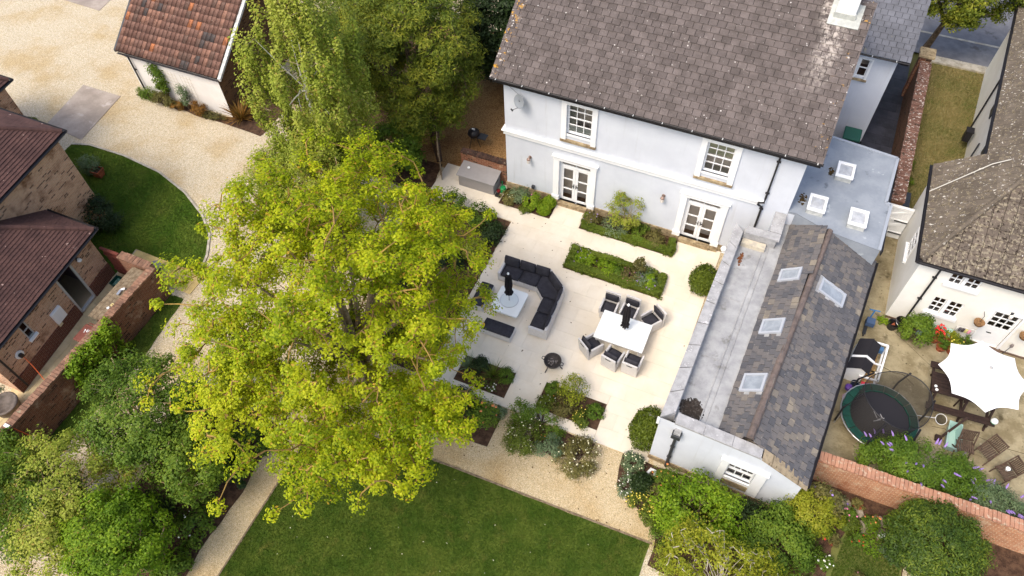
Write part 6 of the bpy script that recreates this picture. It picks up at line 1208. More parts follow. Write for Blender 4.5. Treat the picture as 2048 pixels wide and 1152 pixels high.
def hedge(name, lab, segs, h, dens, leaf, mat, seed=1, cat='hedge', group=None, rough=.11):
    """segs: (x0,x1,y0,y1) runs of clipped hedge; a rounded core clothed in small leaves"""
    t = thing(name, lab, cat, ((segs[0][0] + segs[0][1]) / 2, (segs[0][2] + segs[0][3]) / 2, 0), group=group); rng = np.random.default_rng(seed); V = []; F = []; k0 = 0; core = MB()
    for x0, x1, y0, y1 in segs:
        a = (x1 - x0) * (y1 - y0) + 2 * h * (x1 - x0 + y1 - y0); n = int(a * dens); cx, cy, hx, hy = (x0 + x1) / 2, (y0 + y1) / 2, (x1 - x0) / 2, (y1 - y0) / 2
        core.prism(rrect(x0 + .05, x1 - .05, y0 + .05, y1 - .05, min(hx, hy) * .5), 0.02, h * .86)
        q = rng.uniform(-1, 1, (n * 3, 3)); q[:, 2] = rng.uniform(0, 1, n * 3); s = np.maximum(np.abs(q[:, 0]) ** 1, 0)
        ex = (hx - np.abs(q[:, 0]) * hx); ey = hy - np.abs(q[:, 1]) * hy; ez = h - q[:, 2] * h; m = np.minimum(np.minimum(ex, ey), ez); keep = m < .07; q = q[keep][:n]
        P = np.stack([cx + q[:, 0] * hx, cy + q[:, 1] * hy, q[:, 2] * h], 1); r = .1   # round the shoulders
        wob = .05 * np.sin(P[:, 0] * 4.3 + P[:, 1] * 3.1 + seed) + .03 * np.sin(P[:, 0] * 9.7 - P[:, 1] * 7.3); P[:, 1] += np.sign(q[:, 1]) * wob * (np.abs(q[:, 1]) > .5); P[:, 0] += np.sign(q[:, 0]) * wob * (np.abs(q[:, 0]) > .9)
        for ax_, hh, cc in ((0, hx, cx), (1, hy, cy)):
            over = np.maximum(0, np.abs(P[:, ax_] - cc) - (hh - r)); P[:, 2] -= np.where(P[:, 2] > h - r, over * .55, 0)
        und = sum(np.sin(P[:, 0] * f + i) * np.cos(P[:, 1] * f * 1.2 + i * 2) for i, f in enumerate((3.1, 5.7, 9.0))) / 3; P[:, 2] += und * rough * (P[:, 2] / h); P[:, 0] += und * rough * .6; P += rng.normal(size=P.shape) * .012; P[:, 2] = np.maximum(P[:, 2], .02)
        N = np.stack([(q[:, 0]) ** 5, (q[:, 1]) ** 5, q[:, 2] ** 2 + .25], 1) + unit(len(q), rng) * .6; v, f = leafverts(P, N, leaf * rng.uniform(.6, 1.3, len(q)), .5, rng=rng); V.append(v); F.append(f + k0); k0 += len(v)
    me = npmesh('foliage', np.concatenate(V), np.concatenate(F)); me.materials.append(mat); link('foliage', me, t)['kind'] = 'stuff'; obj('inner_growth', core, mat, t); return t
def dome(name, lab, c, ax, n, leaf, mat, seed=1, group=None, cat='shrub'):
    t = thing(name, lab, cat, (c[0], c[1], 0), group=group); rng = np.random.default_rng(seed); d = unit(n * 2, rng); d = d[d[:, 2] > -.3][:n]; bmp = sum(np.sin(d @ rng.normal(size=3) * 6 + i) for i in range(5)) / 5; r = (1 + .09 * bmp + rng.normal(size=len(d)) * .07)[:, None]; P = np.array(c) + d * r * np.array(ax); P[:, 2] = np.maximum(P[:, 2], .03); N = d + unit(len(d), rng) * 1.1 + np.array([0, 0, .2]); v, f = leafverts(P, N, leaf * 1.25 * rng.uniform(.6, 1.3, len(d)), .5, rng=rng); me = npmesh('foliage', v, f); me.materials.append(mat); link('foliage', me, t)['kind'] = 'stuff'
    obj('inner_growth', MB().lathe((c[0], c[1], 0), [(ax[0] * .75, .02), (ax[0] * .9, c[2]), (ax[0] * .65, c[2] + ax[2] * .62), (.05, c[2] + ax[2] * .86)], 16), mat, t); return t
def blades(name, lab, c, n, L, w, mat, seed=1, cat='plant', spread=.8, droop=.5, parent=None):
    t = parent or thing(name, lab, cat, (c[0], c[1], c[2] if len(c) > 2 else 0)); rng = np.random.default_rng(seed); mb = MB(); z0 = c[2] if len(c) > 2 else .02
    for i in range(n):
        a = rng.uniform(0, 6.28); el = rng.uniform(.5, 1.45) if spread > .5 else rng.uniform(1.0, 1.5); l = L * rng.uniform(.6, 1.1); dx, dy = math.cos(a), math.sin(a); p = Vector((c[0] + dx * .04, c[1] + dy * .04, z0)); pts = [p]; e = el
        for k in range(4): p = p + Vector((dx * math.cos(e), dy * math.cos(e), math.sin(e))) * l / 4; e -= droop * rng.uniform(.3, 1.0) * .5; pts.append(p)
        s = Vector((-dy, dx, 0)) * w; ws = [1, 1, .8, .5, .05]; vs = []
        for q, ww in zip(pts, ws): q.z = max(q.z, z0); vs += [q - s * ww / 2, q + s * ww / 2]
        mb.add(vs, [(2 * k, 2 * k + 1, 2 * k + 3, 2 * k + 2) for k in range(4)])
    obj('leaf_blades', mb, mat, t)['kind'] = 'stuff'; return t

L_MAPLE = leafmat('yellow green maple leaf', [lin(104, 128, 8), lin(150, 168, 14), lin(184, 192, 24), lin(206, 206, 44)], .4, dry=lin(196, 160, 56))
BARKM = M('grey brown maple bark', lin(150, 132, 104), lin(112, 96, 74), scale=6, rough=.95, bump=.5)
TWIG = M('ochre lichen twig', lin(170, 138, 70), lin(128, 104, 66), scale=5, rough=.95)
L_BIRCH = leafmat('birch leaf', [lin(120, 138, 40), lin(154, 166, 56), lin(188, 190, 86)], .35, dry=lin(170, 150, 70))
L_YEW = leafmat('yew needle spray', [lin(64, 86, 20), lin(112, 124, 32), lin(170, 166, 52)], .2)
L_DARK = leafmat('dark evergreen leaf', [lin(30, 46, 22), lin(44, 62, 28), lin(60, 80, 34)], .2)
L_GREEN = leafmat('mid green leaf', [lin(66, 94, 26), lin(98, 126, 36), lin(136, 156, 50)], .35)
L_BRIGHT = leafmat('bright green leaf', [lin(86, 120, 22), lin(122, 154, 30), lin(162, 182, 46)], .4)
L_BOX = leafmat('box hedge leaf', [lin(66, 84, 22), lin(94, 110, 30), lin(122, 134, 44)], .25)
L_SAGE = leafmat('grey green leaf', [lin(84, 106, 72), lin(110, 130, 90), lin(142, 156, 116)], .3)
L_YEL = leafmat('golden leaf', [lin(110, 128, 30), lin(146, 154, 38), lin(178, 174, 56)], .4)
L_OLIVE = leafmat('olive brown leaf', [lin(84, 82, 44), lin(112, 108, 56), lin(142, 134, 76)], .3)
L_BRONZE = leafmat('bronze leaf', [lin(112, 78, 36), lin(150, 108, 44), lin(96, 92, 48)], .3)
WHT = M('white petals', lin(244, 240, 224), rough=.8); YLW = M('yellow petals', lin(226, 206, 90), rough=.8); ORG = M('orange petals', lin(226, 140, 84), rough=.8); REDP = M('red petals', lin(212, 54, 48), rough=.8); PURPF = M('lilac petals', lin(156, 128, 190), rough=.85); CREAMP = M('cream petals', lin(238, 232, 190), rough=.8); PINKP = M('pink petals', lin(222, 130, 160), rough=.8)

# the big maple
tree('maple_tree', 'huge yellow green maple tree beside the terrace', (-.75, -10.4, 0), 2.2, (.2, -11.25, 5.6), (3.8, 4.7, 4.5), 1650, 100, .27, .086, L_MAPLE, BARKM, TWIG, .44, yaw=rad(25.3), tr=.26, limbs=16, shell=.5, gap=.5, seed=4, up=.9, flat=(1, 1, .8), zlo=-.75, twig=.012, hub=6, hr=.42, extra=np.array([(rnd.gauss(-2.0, .75), rnd.gauss(-13.3, .65), rnd.uniform(3.4, 6.0)) for _ in range(70)]))
tree('birch_tree', 'tall weeping birch tree with white trunk behind the maple', (-5.5, -4.2, 0), 6.5, (-5.6, -3.7, 6.0), (2.1, 2.1, 4.7), 400, 150, .4, .1, L_BIRCH, BIRCHB, BARKL, .25, tr=.11, limbs=9, shell=.35, gap=.2, seed=8, up=.3, flat=(.6, .6, 1.7), twig=.007)
tree('yew_tree', 'broad dark olive yew tree left of the house', (-5.2, 1.9, 0), 1.6, (-5.1, 1.5, 4.3), (3.0, 2.9, 4.0), 620, 150, .42, .15, L_YEW, BARK, tr=.3, limbs=12, shell=.6, gap=.4, seed=13, up=.5, flat=(1.15, 1.15, .45), asp=.26, zlo=-.85)
tree('evergreen_tree', 'black green evergreen in shade behind the left house gable', (-2.9, 6.6, 0), 1.2, (-2.8, 6.6, 2.9), (2.2, 2.0, 3.0), 330, 120, .45, .14, L_DARK, BARK, tr=.2, limbs=8, seed=21, zlo=-.8)
tree('roadside_yew', 'yew branches overhanging the pavement at the top right', (15.0, 16.0, 0), 1.6, (15.6, 15.4, 3.6), (2.3, 1.5, 1.5), 190, 130, .4, .13, L_YEW, BARK, tr=.14, limbs=8, seed=31, flat=(1, 1, .5), asp=.4)
tree('laurel_tree', 'glossy green laurel beside the open wooden gate', (-4.7, -.7, 0), .8, (-4.6, -.9, 1.5), (1.0, .95, 1.2), 110, 55, .32, .15, L_GREEN, BARK, tr=.06, limbs=7, seed=37, asp=.4, gap=.2)
tree('birch_tree', 'lower leafy birch stem between the birch trunk and the maple', (-5.2, -6.0, 0), 1.6, (-5.2, -5.6, 3.2), (2.1, 1.7, 2.4), 260, 150, .4, .085, L_BIRCH, BARKL, tr=.06, limbs=8, seed=41, flat=(.7, .7, 1.2), up=.3)
tree('conifer_tree', 'mixed conifer top behind birch at the top of the picture', (-8.3, 3.8, 0), 2, (-8.3, 3.6, 3.6), (2.0, 2.0, 3.2), 280, 120, .45, .13, L_YEW, BARK, tr=.14, limbs=8, seed=43, asp=.35)
# lower left trees
tree('apple_tree', 'open small leaved apple tree left of the maple with gravel showing through', (-5.7, -15.3, 0), 1.3, (-5.4, -15.0, 2.6), (2.0, 1.75, 1.4), 260, 120, .34, .085, L_GREEN, BARKL, tr=.07, limbs=9, seed=51, gap=.45, up=.8)
tree('apple_tree', 'thin twiggy apple tree at the far lower left corner', (-6.4, -17.9, 0), 1.2, (-6.2, -17.6, 2.4), (1.9, 1.5, 1.3), 150, 95, .32, .08, L_BIRCH, BARKL, tr=.06, limbs=12, seed=57, gap=.5, up=.8)
tree('lime_green_tree', 'bright lime green young tree at the bottom left', (-3.7, -18.6, 0), 1.2, (-3.9, -18.3, 2.3), (1.5, 1.2, 1.2), 170, 130, .3, .085, L_BRIGHT, BARKL, tr=.06, limbs=7, seed=61)
tree('plum_tree', 'dull green branchy small tree between apple tree and gravel path', (-3.9, -15.9, 0), 1.0, (-3.6, -15.8, 2.2), (1.35, 1.3, 1.0), 120, 95, .3, .09, L_GREEN, BARKL, tr=.06, limbs=9, seed=67, gap=.5)
tree('hawthorn_tree', 'dull green tree filling the bottom left corner', (-7.6, -19.0, 0), 1.0, (-7.3, -18.7, 2.2), (1.7, 1.5, 1.3), 170, 100, .32, .085, L_GREEN, BARKL, tr=.06, limbs=9, seed=63, gap=.3)
tree('hawthorn_tree', 'pale green tree at the bottom edge left of the lime green tree', (-5.5, -19.4, 0), 1.0, (-5.4, -19.1, 2.0), (1.4, 1.2, 1.1), 120, 95, .3, .085, L_BIRCH, BARKL, tr=.06, limbs=9, seed=64, gap=.3)
for i, (x, y, r, m, l) in enumerate(((-3.0, -15.2, .6, L_DARK, 'dark low shrub beside the gravel path near the maple'), (-3.1, -16.9, .7, L_GREEN, 'loose green ground plant with white flowers in dark soil'), (-4.6, -14.3, .75, L_DARK, 'dark shrub beneath the apple tree edge'), (-3.2, -14.1, .7, L_GREEN, 'green shrub where path meets the maple shade'), (-4.6, -17.2, .6, L_DARK, 'low dark shrub under the lime green tree'), (-2.9, -18.2, .5, L_GREEN, 'leafy clump at bottom edge beside the path'))):
    shrub('border_shrub', l, (x, y, .35), (r, r, .5), 26, 60, .2, .1, m, seed=70 + i, flowers=(WHT, 6, .03) if i == 1 else None, group='shrubs in the lower left border')
# bottom right
tree('flowering_shrub_tree', 'large fresh green rounded shrub in front of the garden room', (11.0, -10.9, 0), .6, (10.95, -10.8, 1.1), (1.3, 1.05, 1.05), 150, 80, .28, .09, L_BRIGHT, BARK, tr=.06, limbs=9, seed=81, gap=.1)
tree('lichen_tree', 'yellow leaved tree with bare pale twigs at the bottom edge', (12.2, -12.9, 0), 1.0, (11.9, -12.5, 2.0), (1.7, 1.3, 1.1), 120, 70, .3, .085, L_YEL, M('pale bare twig', lin(206, 196, 178), lin(170, 160, 140), scale=9, rough=.9), tr=.08, limbs=26, seed=87, gap=.5, twig=.009, lf=.3)
shrub('ivy_mound', 'dense dark green ivy mass below the garden room corner', (13.3, -10.6, .8), (1.15, .95, 1.0), 130, 75, .26, .085, L_GREEN, seed=91)
shrub('ivy_mound', 'dark glossy mound between garden room and yellow tree', (12.5, -10.3, .55), (.6, .6, .6), 50, 70, .2, .08, L_DARK, seed=93)
shrub('golden_shrub', 'golden yellow shrub at the right front corner of garden room', (13.95, -9.5, .8), (.75, .65, 1.0), 80, 60, .22, .075, L_YEL, seed=95)
shrub('weedy_buddleia', 'straggly green buddleia seedlings with few lilac spikes by slate eave', (14.25, -9.0, .7), (.6, .45, .9), 50, 50, .22, .085, L_OLIVE, seed=97, flowers=(PURPF, 14, .04))
shrub('yew_mound', 'big dark clipped conifer mound below the old brick wall', (17.45, -9.0, .9), (1.3, 1.15, 1.05), 300, 80, .22, .1, leafmat('conifer spray', [lin(40, 62, 20), lin(72, 94, 26), lin(128, 140, 40)], .2), seed=101, asp=.35, gap=0, shell=.75)
shrub('buddleia', 'sprawling buddleia with lilac flower spikes above the old brick wall', (16.85, -6.75, .85), (1.75, .8, .95), 230, 80, .24, .1, L_GREEN, seed=103, flowers=None, asp=.3)
shrub('buddleia', 'lower buddleia with many lilac spikes at the right edge', (18.9, -7.0, .65), (1.4, .55, .7), 120, 70, .22, .09, leafmat('dusty green leaf', [lin(70, 94, 56), lin(96, 116, 76), lin(120, 136, 96)], .3), seed=107, asp=.3)
SPK = []
rg_ = np.random.default_rng(5)
for (cx_, cy_, ax_, ay_, n_, par) in ((16.85, -6.75, 1.75, .85, 32, 'mid'), (18.9, -7.0, 1.4, .6, 36, 'right')):
    mb = MB()
    for k in range(n_):
        a = rg_.uniform(0, 6.28); q = rg_.uniform(.5, 1.08); p = Vector((cx_ + math.cos(a) * ax_ * q, cy_ + math.sin(a) * ay_ * q, (1.95 if par == 'mid' else 1.5) - .85 * q * q)); d = Vector((math.cos(a) * .7, math.sin(a) * .7, .7)) * .2; mb.tube([p, p + d * .5, p + d + Vector((0, 0, -.02))], [.03, .027, .006], 6)
    bud = [o for o in C.objects if o.name.startswith('buddleia')][0 if par == 'mid' else 1]; obj('flower_spikes', mb, PURPF, bud)['kind'] = 'stuff'
# borders by the terrace
hedge('box_hedge', 'clipped box hedge ring round the island flower bed', [(3.68, 7.55, -3.12, -2.78), (3.68, 4.02, -2.78, -2.02), (7.2, 7.55, -2.78, -2.02), (4.02, 7.2, -2.32, -2.02)], .34, 800, .075, L_BOX, 111)
hedge('box_hedge', 'clipped box hedge along the bed under the house wall between the doors', [(3.55, 7.4, -1.02, -.72), (3.55, 3.85, -.72, -.25), (7.1, 7.4, -.72, -.2)], .32, 800, .075, L_BOX, 112)
dome('box_ball', 'rounded box bush against the parapet near the right french door', (8.85, -1.85, .3), (.48, .62, .42), 2600, .07, L_BOX, 113, 'rounded bushes by the garden room'); dome('box_ball', 'rounded box bush at the front corner of the garden room', (8.72, -8.5, .35), (.5, .72, .5), 3000, .07, L_BOX, 114, 'rounded bushes by the garden room')
dome('lime_box_ball', 'lime green clipped ball beside the left french door, upper', (2.0, -.35, .2), (.27, .27, .28), 900, .06, L_BRIGHT, 115, 'clipped balls by the left french door'); dome('lime_box_ball', 'lime green clipped ball beside the left french door, lower', (1.95, -.78, .2), (.26, .25, .26), 900, .06, L_BRIGHT, 116, 'clipped balls by the left french door')
def pl(n, lab, x, y, r, h, m, seed, fl=None, leaf=.07, cl=28, per=45, **k): r *= 1.2; return shrub(n, lab, (x, y, h * .5), (r, r, h * .58), cl, per, r * .42, leaf, m, seed, 'plant', flowers=fl, **k)
pl('sage_clump', 'grey green leafy clump in the bed left of the french door', .75, -.45, .34, .5, L_SAGE, 121); pl('catmint', 'brown green wispy plant at left end of the wall bed', .35, -.7, .3, .35, L_OLIVE, 122, (CREAMP, 12, .014)); pl('climbing_rose', 'pale flowered leafy plant in front of the spotlight', 1.35, -.6, .3, .6, L_BRIGHT, 123, (PINKP, 10, .022)); pl('small_fern', 'low green clump at the front of the left wall bed', 1.2, -.88, .22, .25, L_BOX, 124)
tree('witch_hazel', 'airy yellow green small tree in the bed under the white wall', (5.35, -.55, 0), .4, (5.2, -.5, 1.25), (.8, .5, .85), 52, 48, .19, .075, L_YEL if False else L_BIRCH, BARKL, tr=.03, limbs=8, seed=131, gap=.3, twig=.006, cat='shrub')
pl('euphorbia', 'blue green leafy clump under the airy tree', 4.9, -.6, .4, .55, L_SAGE, 132); pl('lavender', 'lilac flowered clump at left end of middle wall bed', 3.95, -.5, .28, .4, L_OLIVE, 133, (PURPF, 22, .02)); pl('euphorbia', 'dark green clump right of the airy tree', 5.9, -.5, .33, .45, L_GREEN, 134); pl('fern', 'fine leaved green clump near the right french door', 6.55, -.5, .33, .35, L_OLIVE, 135)
for i, (n, l, x, y, r, h, m, f) in enumerate((('geranium', 'bright green leafy plant at left end of island bed', 4.4, -2.5, .34, .45, L_BRIGHT, (PURPF, 14, .02)), ('lady_mantle', 'lime green leafy clump in middle of the island bed', 5.3, -2.6, .32, .4, L_BRIGHT, None), ('hosta', 'dark green clump beside the lime clump in the island bed', 5.75, -2.62, .2, .3, L_GREEN, None), ('heuchera', 'bronze tinted plant right of centre in the island bed', 6.25, -2.55, .34, .35, L_OLIVE, (PINKP, 14, .014)), ('catmint', 'lilac flowered plant at right end of island bed', 6.85, -2.6, .32, .5, L_SAGE, (PURPF, 26, .022)), ('fennel', 'straw coloured airy seed heads at the back of island bed', 6.45, -2.2, .2, .75, L_OLIVE, (CREAMP, 26, .012)), ('rose', 'upright green plant at lower right of island bed', 7.0, -2.72, .18, .6, L_BRIGHT, None))): pl(n, l, x, y, r, h, m, 140 + i, f)
for i, (n, l, x, y, r, h, m, f) in enumerate((('box_dome', 'small round green mound at back left of the rectangular terrace bed', 5.3, -8.22, .2, .3, L_GREEN, None), ('box_dome', 'round green mound at right side of the rectangular terrace bed', 6.95, -8.5, .22, .32, L_GREEN, None), ('golden_fennel', 'tall golden airy plant in centre of rectangular terrace bed', 6.05, -8.25, .42, 1.0, L_YEL, (YLW, 30, .018)), ('bronze_sedum', 'bronze green low plants across the rectangular terrace bed', 5.95, -8.65, .42, .3, L_OLIVE, (ORG, 8, .015)), ('lady_mantle', 'yellow green flowering clump at front right of rectangular bed', 6.7, -8.9, .3, .28, L_BOX, (YLW, 26, .018)), ('thyme', 'white flecked low clump at left of rectangular bed', 5.35, -8.75, .28, .22, L_BOX, (WHT, 18, .012)))): pl(n, l, x, y, r, h, m, 150 + i, f, cl=30, per=40)
shrub('daisy_bush', 'left round bush of cream daisies spilling over the gravel path', (5.05, -10.25, .3), (.68, .66, .45), 76, 52, .19, .06, L_BOX, 161, flowers=(CREAMP, 70, .02), group='daisy bushes on the path'); shrub('daisy_bush', 'right round bush of cream daisies spilling over the gravel path', (6.95, -10.3, .3), (.62, .7, .45), 76, 52, .19, .06, L_OLIVE, 162, flowers=(CREAMP, 90, .022), group='daisy bushes on the path')
shrub('teal_shrub', 'blue green rounded shrub between the two daisy bushes', (6.0, -10.35, .3), (.42, .45, .42), 34, 50, .17, .06, L_SAGE, 163); shrub('rosemary', 'upright green shrub at upper left of the daisy bushes', (4.75, -9.65, .45), (.4, .38, .5), 30, 45, .17, .065, L_GREEN, 164); shrub('orange_geum', 'green plant with orange flowers between daisy bushes and terrace', (5.9, -9.75, .22), (.35, .28, .25), 24, 42, .14, .06, L_GREEN, 165, flowers=(ORG, 8, .025)); shrub('currant_sprawl', 'arching green sprawl along terrace edge by the daisies', (5.4, -9.5, .45), (.42, .28, .4), 20, 40, .15, .065, L_GREEN, 166)
# bed A and B
blades('iris_clump', 'spiky green grass clump in the bed left of the fire pit', (3.2, -8.5), 90, .75, .018, L_BOX, 171); shrub('box_dome', 'round mid green bush at right end of bed by the fire pit', (3.65, -8.45, .25), (.26, .3, .28), 34, 50, .12, .05, L_GREEN, 172, cat='plant', gap=0); blades('yucca', 'pale spiky yucca in the shaded bed under the maple', (2.25, -8.5), 60, .6, .03, L_SAGE, 173); shrub('dark_shrub', 'dark green shrub in bed under the maple edge', (2.7, -8.35, .25), (.32, .3, .3), 26, 46, .15, .07, L_DARK, 174); shrub('white_flowers', 'scatter of small white flowers at front of bed A', (3.1, -8.95, .12), (.6, .15, .12), 16, 22, .1, .05, L_GREEN, 175, flowers=(WHT, 14, .025))
shrub('rose_bush', 'rose bush with orange yellow blooms in the lower path bed', (3.55, -10.05, .35), (.55, .5, .4), 50, 50, .18, .065, L_GREEN, 176, flowers=(ORG, 12, .045)); shrub('rose_bush', 'dark leafy rose bush under the maple in lower path bed', (2.7, -10.0, .4), (.6, .45, .45), 46, 50, .19, .07, L_DARK, 177, flowers=(YLW, 4, .03)); shrub('lambs_ear', 'silvery grey plant at right tip of lower path bed', (3.98, -9.75, .15), (.2, .3, .18), 18, 40, .11, .06, L_SAGE, 178); shrub('low_geranium', 'low green clump at the lower edge of path bed', (2.75, -10.75, .15), (.28, .2, .2), 16, 40, .12, .06, L_GREEN, 179)
# bed E
dome('clipped_ball', 'dark green clipped ball in the bed before the garden room', (9.15, -10.35, .3), (.36, .34, .36), 1500, .06, L_DARK, 181); shrub('variegated_shrub', 'cream variegated leafy shrub at corner of garden room bed', (8.7, -9.75, .25), (.34, .28, .28), 30, 42, .15, .065, L_SAGE, 182, flowers=(CREAMP, 30, .02)); shrub('potentilla', 'yellow flowered low shrub at the path edge of garden room bed', (9.3, -10.85, .2), (.5, .3, .25), 36, 44, .16, .055, L_BOX, 183, flowers=(YLW, 90, .024)); shrub('white_rock_rose', 'white flowered silver shrub left of the clipped ball', (8.7, -10.5, .2), (.3, .4, .25), 26, 42, .14, .055, L_SAGE, 184, flowers=(WHT, 40, .018)); shrub('day_lily', 'orange flowered green clump along the garden room wall', (9.95, -9.95, .3), (.6, .4, .35), 44, 46, .17, .08, L_GREEN, 185, flowers=(ORG, 22, .03), asp=.3)
shrub('wall_rambler', 'bushy green plant with red berries at foot of downpipe', (9.75, -10.5, .3), (.4, .3, .3), 30, 44, .15, .065, L_OLIVE, 186); t = simple('white_stone_ornament', 'white curved stone ornament in bed by the garden room corner', 'ornament', MB().tube([(9.2, -9.85, .12), (9.27, -9.72, .22), (9.4, -9.72, .2), (9.44, -9.86, .12)], .05, 8), (9.3, -9.8, 0), 'stone', WHITE); obj('foot', MB().b(9.15, 9.45, -9.92, -9.82, .02, .1), STONE, t)
# under the maple, left of the terrace
for i, (x, y, r, h, m, l) in enumerate(((-.3, -2.3, .6, .8, L_GREEN, 'green shrub at the terrace edge under the maple, nearest the house'), (.55, -2.75, .45, .6, L_DARK, 'dark box shaped shrub beside the terrace and the maple'), (-1.6, -2.2, .7, .9, L_GREEN, 'leafy shrub between gate and maple'), (.3, -3.9, .45, .7, L_BIRCH, 'pale grassy shrub left of the corner sofa'), (-.6, -4.6, .7, .8, L_DARK, 'dark shrub in maple shade left of sofa'), (-1.7, -3.9, .7, .9, L_GREEN, 'shrub in deep shade beneath the maple crown'), (.2, -6.6, .6, .7, L_GREEN, 'green shrub under the maple beside the bench'), (-1.2, -6.6, .8, .9, L_DARK, 'dark undergrowth near the maple trunk'), (.6, -8.0, .55, .6, L_GREEN, 'green undergrowth left of the spiky bed'), (-1.0, -8.6, .7, .8, L_DARK, 'dark undergrowth at the foot of the maple'))): shrub('border_shrub', l, (x, y, h * .5), (r, r, h * .55), 34, 55, .22, .09, m, 190 + i, group='shrubs under the maple')
# ivy on the garden wall
def ivy(lab, x0, x1, y0, y1, z0, z1, n, m, seed): 
    t = thing('ivy', lab, 'ivy', ((x0 + x1) / 2, (y0 + y1) / 2, 0), group='ivy on the brick garden wall'); rng = np.random.default_rng(seed); k = n // 40; c = np.stack([rng.uniform(x0, x1, k), rng.uniform(y0, y1, k), rng.uniform(z0, z1, k) ** 1], 1); c[:, 2] = z1 - (z1 - z0) * rng.random(k) ** 1.6; foliage('foliage', t, c, np.full(k, .2), 40, .1, m, .5, (1, 1, .8), rng)
    mb = MB(); [mb.tube([(x1 - .05, y, 0), (x1 - .08, y + .1, .9), (x1 - .2, y + .15, z1)], .015, 4) for y in np.linspace(y0 + .2, y1 - .2, 5)]; obj('stem', mb, BARK, t)['kind'] = 'stuff'
ivy('bright ivy swathe over the brick wall beside the brown bin', -9.66, -9.2, -14.6, -12.5, .1, 1.72, 4800, L_BRIGHT, 201); ivy('ivy swathe over the brick wall at the lower left edge', -9.8, -9.15, -19.3, -17.0, .2, 1.8, 4200, L_GREEN, 202)
shrub('purple_heather', 'dark purple leaved plant on the flags beside the brick wall', (-10.2, -14.4, .25), (.28, .75, .3), 30, 46, .16, .06, leafmat('purple leaf', [lin(78, 58, 66), lin(104, 80, 88), lin(126, 104, 106)], .2), 203)
tt = shrub('lavender', 'lavender growing in the large grey planter', (-11.55, -16.15, .75), (.34, .34, .35), 26, 44, .14, .05, L_SAGE, 204, 'plant', zlo=-.2, stems=False); tt.location.z = .56
for ch in tt.children: ch.location.z -= .56 if False else 0
shrub('dark_bush', 'dark round bush at the corner of the brick house', (-14.35, -8.25, .6), (.85, .7, .75), 90, 60, .24, .08, L_DARK, 205); shrub('variegated_holly', 'pale variegated plant tumbling from the terracotta planter', (-17.0, -6.0, .45), (.5, .4, .38), 30, 40, .16, .08, L_SAGE, 206, 'plant', zlo=-.6); dome('box_ball', 'small clipped green ball beside the concrete pad', (-21.5, -5.0, .25), (.42, .42, .4), 1100, .07, L_BOX, 207)
# outbuilding border
shrub('climbing_vine', 'green vine climbing the outbuilding wall left of the trellis', (-16.95, -.98, 1.3), (.35, .14, .85), 42, 46, .17, .09, L_GREEN, 211, 'climber', zlo=-1, stems=True); shrub('lavender', 'grey green low shrub at left end of the outbuilding bed', (-18.0, -1.15, .25), (.5, .28, .3), 34, 44, .17, .06, L_GREEN, 212); shrub('fuchsia', 'mixed green shrub under the vine on outbuilding', (-16.9, -1.25, .3), (.65, .3, .35), 40, 44, .18, .07, L_OLIVE, 213); shrub('white_rose_climber', 'pale flowered climber on the left trellis', (-15.75, -1.05, .8), (.25, .16, .6), 30, 40, .15, .07, L_SAGE, 214, 'climber', flowers=(WHT, 18, .02), zlo=-1); shrub('bronze_grass', 'rust orange feathery plant in the outbuilding bed', (-15.0, -1.15, .3), (.38, .25, .38), 26, 42, .15, .07, L_BRONZE, 215); shrub('bronze_grass', 'smaller rust plant left of the trellis climber', (-16.1, -1.3, .25), (.3, .2, .25), 18, 42, .13, .07, L_BRONZE, 216); shrub('ground_cover', 'low green cover at the right end of outbuilding bed', (-14.2, -1.15, .12), (.6, .2, .15), 26, 40, .14, .06, L_OLIVE, 217)
blades('phormium', 'big bronze spiky phormium beside the outbuilding corner', (-13.0, -.75), 130, 1.15, .045, L_BRONZE, 218, 'plant', droop=.45)
# neighbour pots and beds
def pot(lab, x, y, r, h, m, seed, fl=None, cat='pot plant', z=0, ph=.35, pm=None):
    t = thing('potted_plant', lab, cat, (x, y, z), group='potted plants by the cottage'); obj('pot', MB().lathe((x, y, z), [(r * .7, 0), (r * .95, h * .85), (r * 1.08, h * .85), (r * 1.08, h), (r * .9, h), (r * .85, h * .8)], 14), pm or TERRAC, t); rng = np.random.default_rng(seed); c = crown_points((x, y, z + h + ph * .4), (r * 1.3, r * 1.3, ph * .6), 16, 0, .3, 0, seed, -.3); foliage('foliage', t, c, np.full(len(c), r * .55), 36, .06, m, .6, (1, 1, .8), rng)
    if fl: mb = MB(); [blossom(mb, c[rng.integers(len(c))] + unit(1, rng)[0] * r * .6 + np.array([0, 0, r * .4]), fl[2]) for _ in range(fl[1])]; obj('flower_heads', mb, fl[0], t)['kind'] = 'stuff'
pot('pot of scarlet and orange flowers in front of the pale green glass', 17.02, -1.1, .2, .26, L_GREEN, 221, (REDP, 46, .04)); pot('terracotta pot of lime foliage below the hung gloves', 17.45, -1.05, .2, .3, L_YEL, 222); pot('terracotta pot of yellow flowers nearest the white parasol', 17.6, -1.38, .18, .26, L_YEL, 223, (YLW, 30, .03)); pot('small low terracotta pot left of the lime foliage', 17.25, -1.42, .16, .2, L_GREEN, 224)
shrub('leafy_climber', 'large bushy green plant against the cottage wall by the downpipe', (16.3, -1.35, .55), (.5, .55, .7), 70, 60, .2, .08, L_GREEN, 225); shrub('green_bush', 'small green bush right of the lime foliage pot', (17.95, -1.1, .3), (.3, .25, .32), 22, 44, .14, .06, L_GREEN, 226); shrub('corner_weed', 'small green weed at the foot of cottage corner', (15.25, -1.0, .15), (.2, .18, .2), 12, 36, .1, .06, L_BRIGHT, 227)
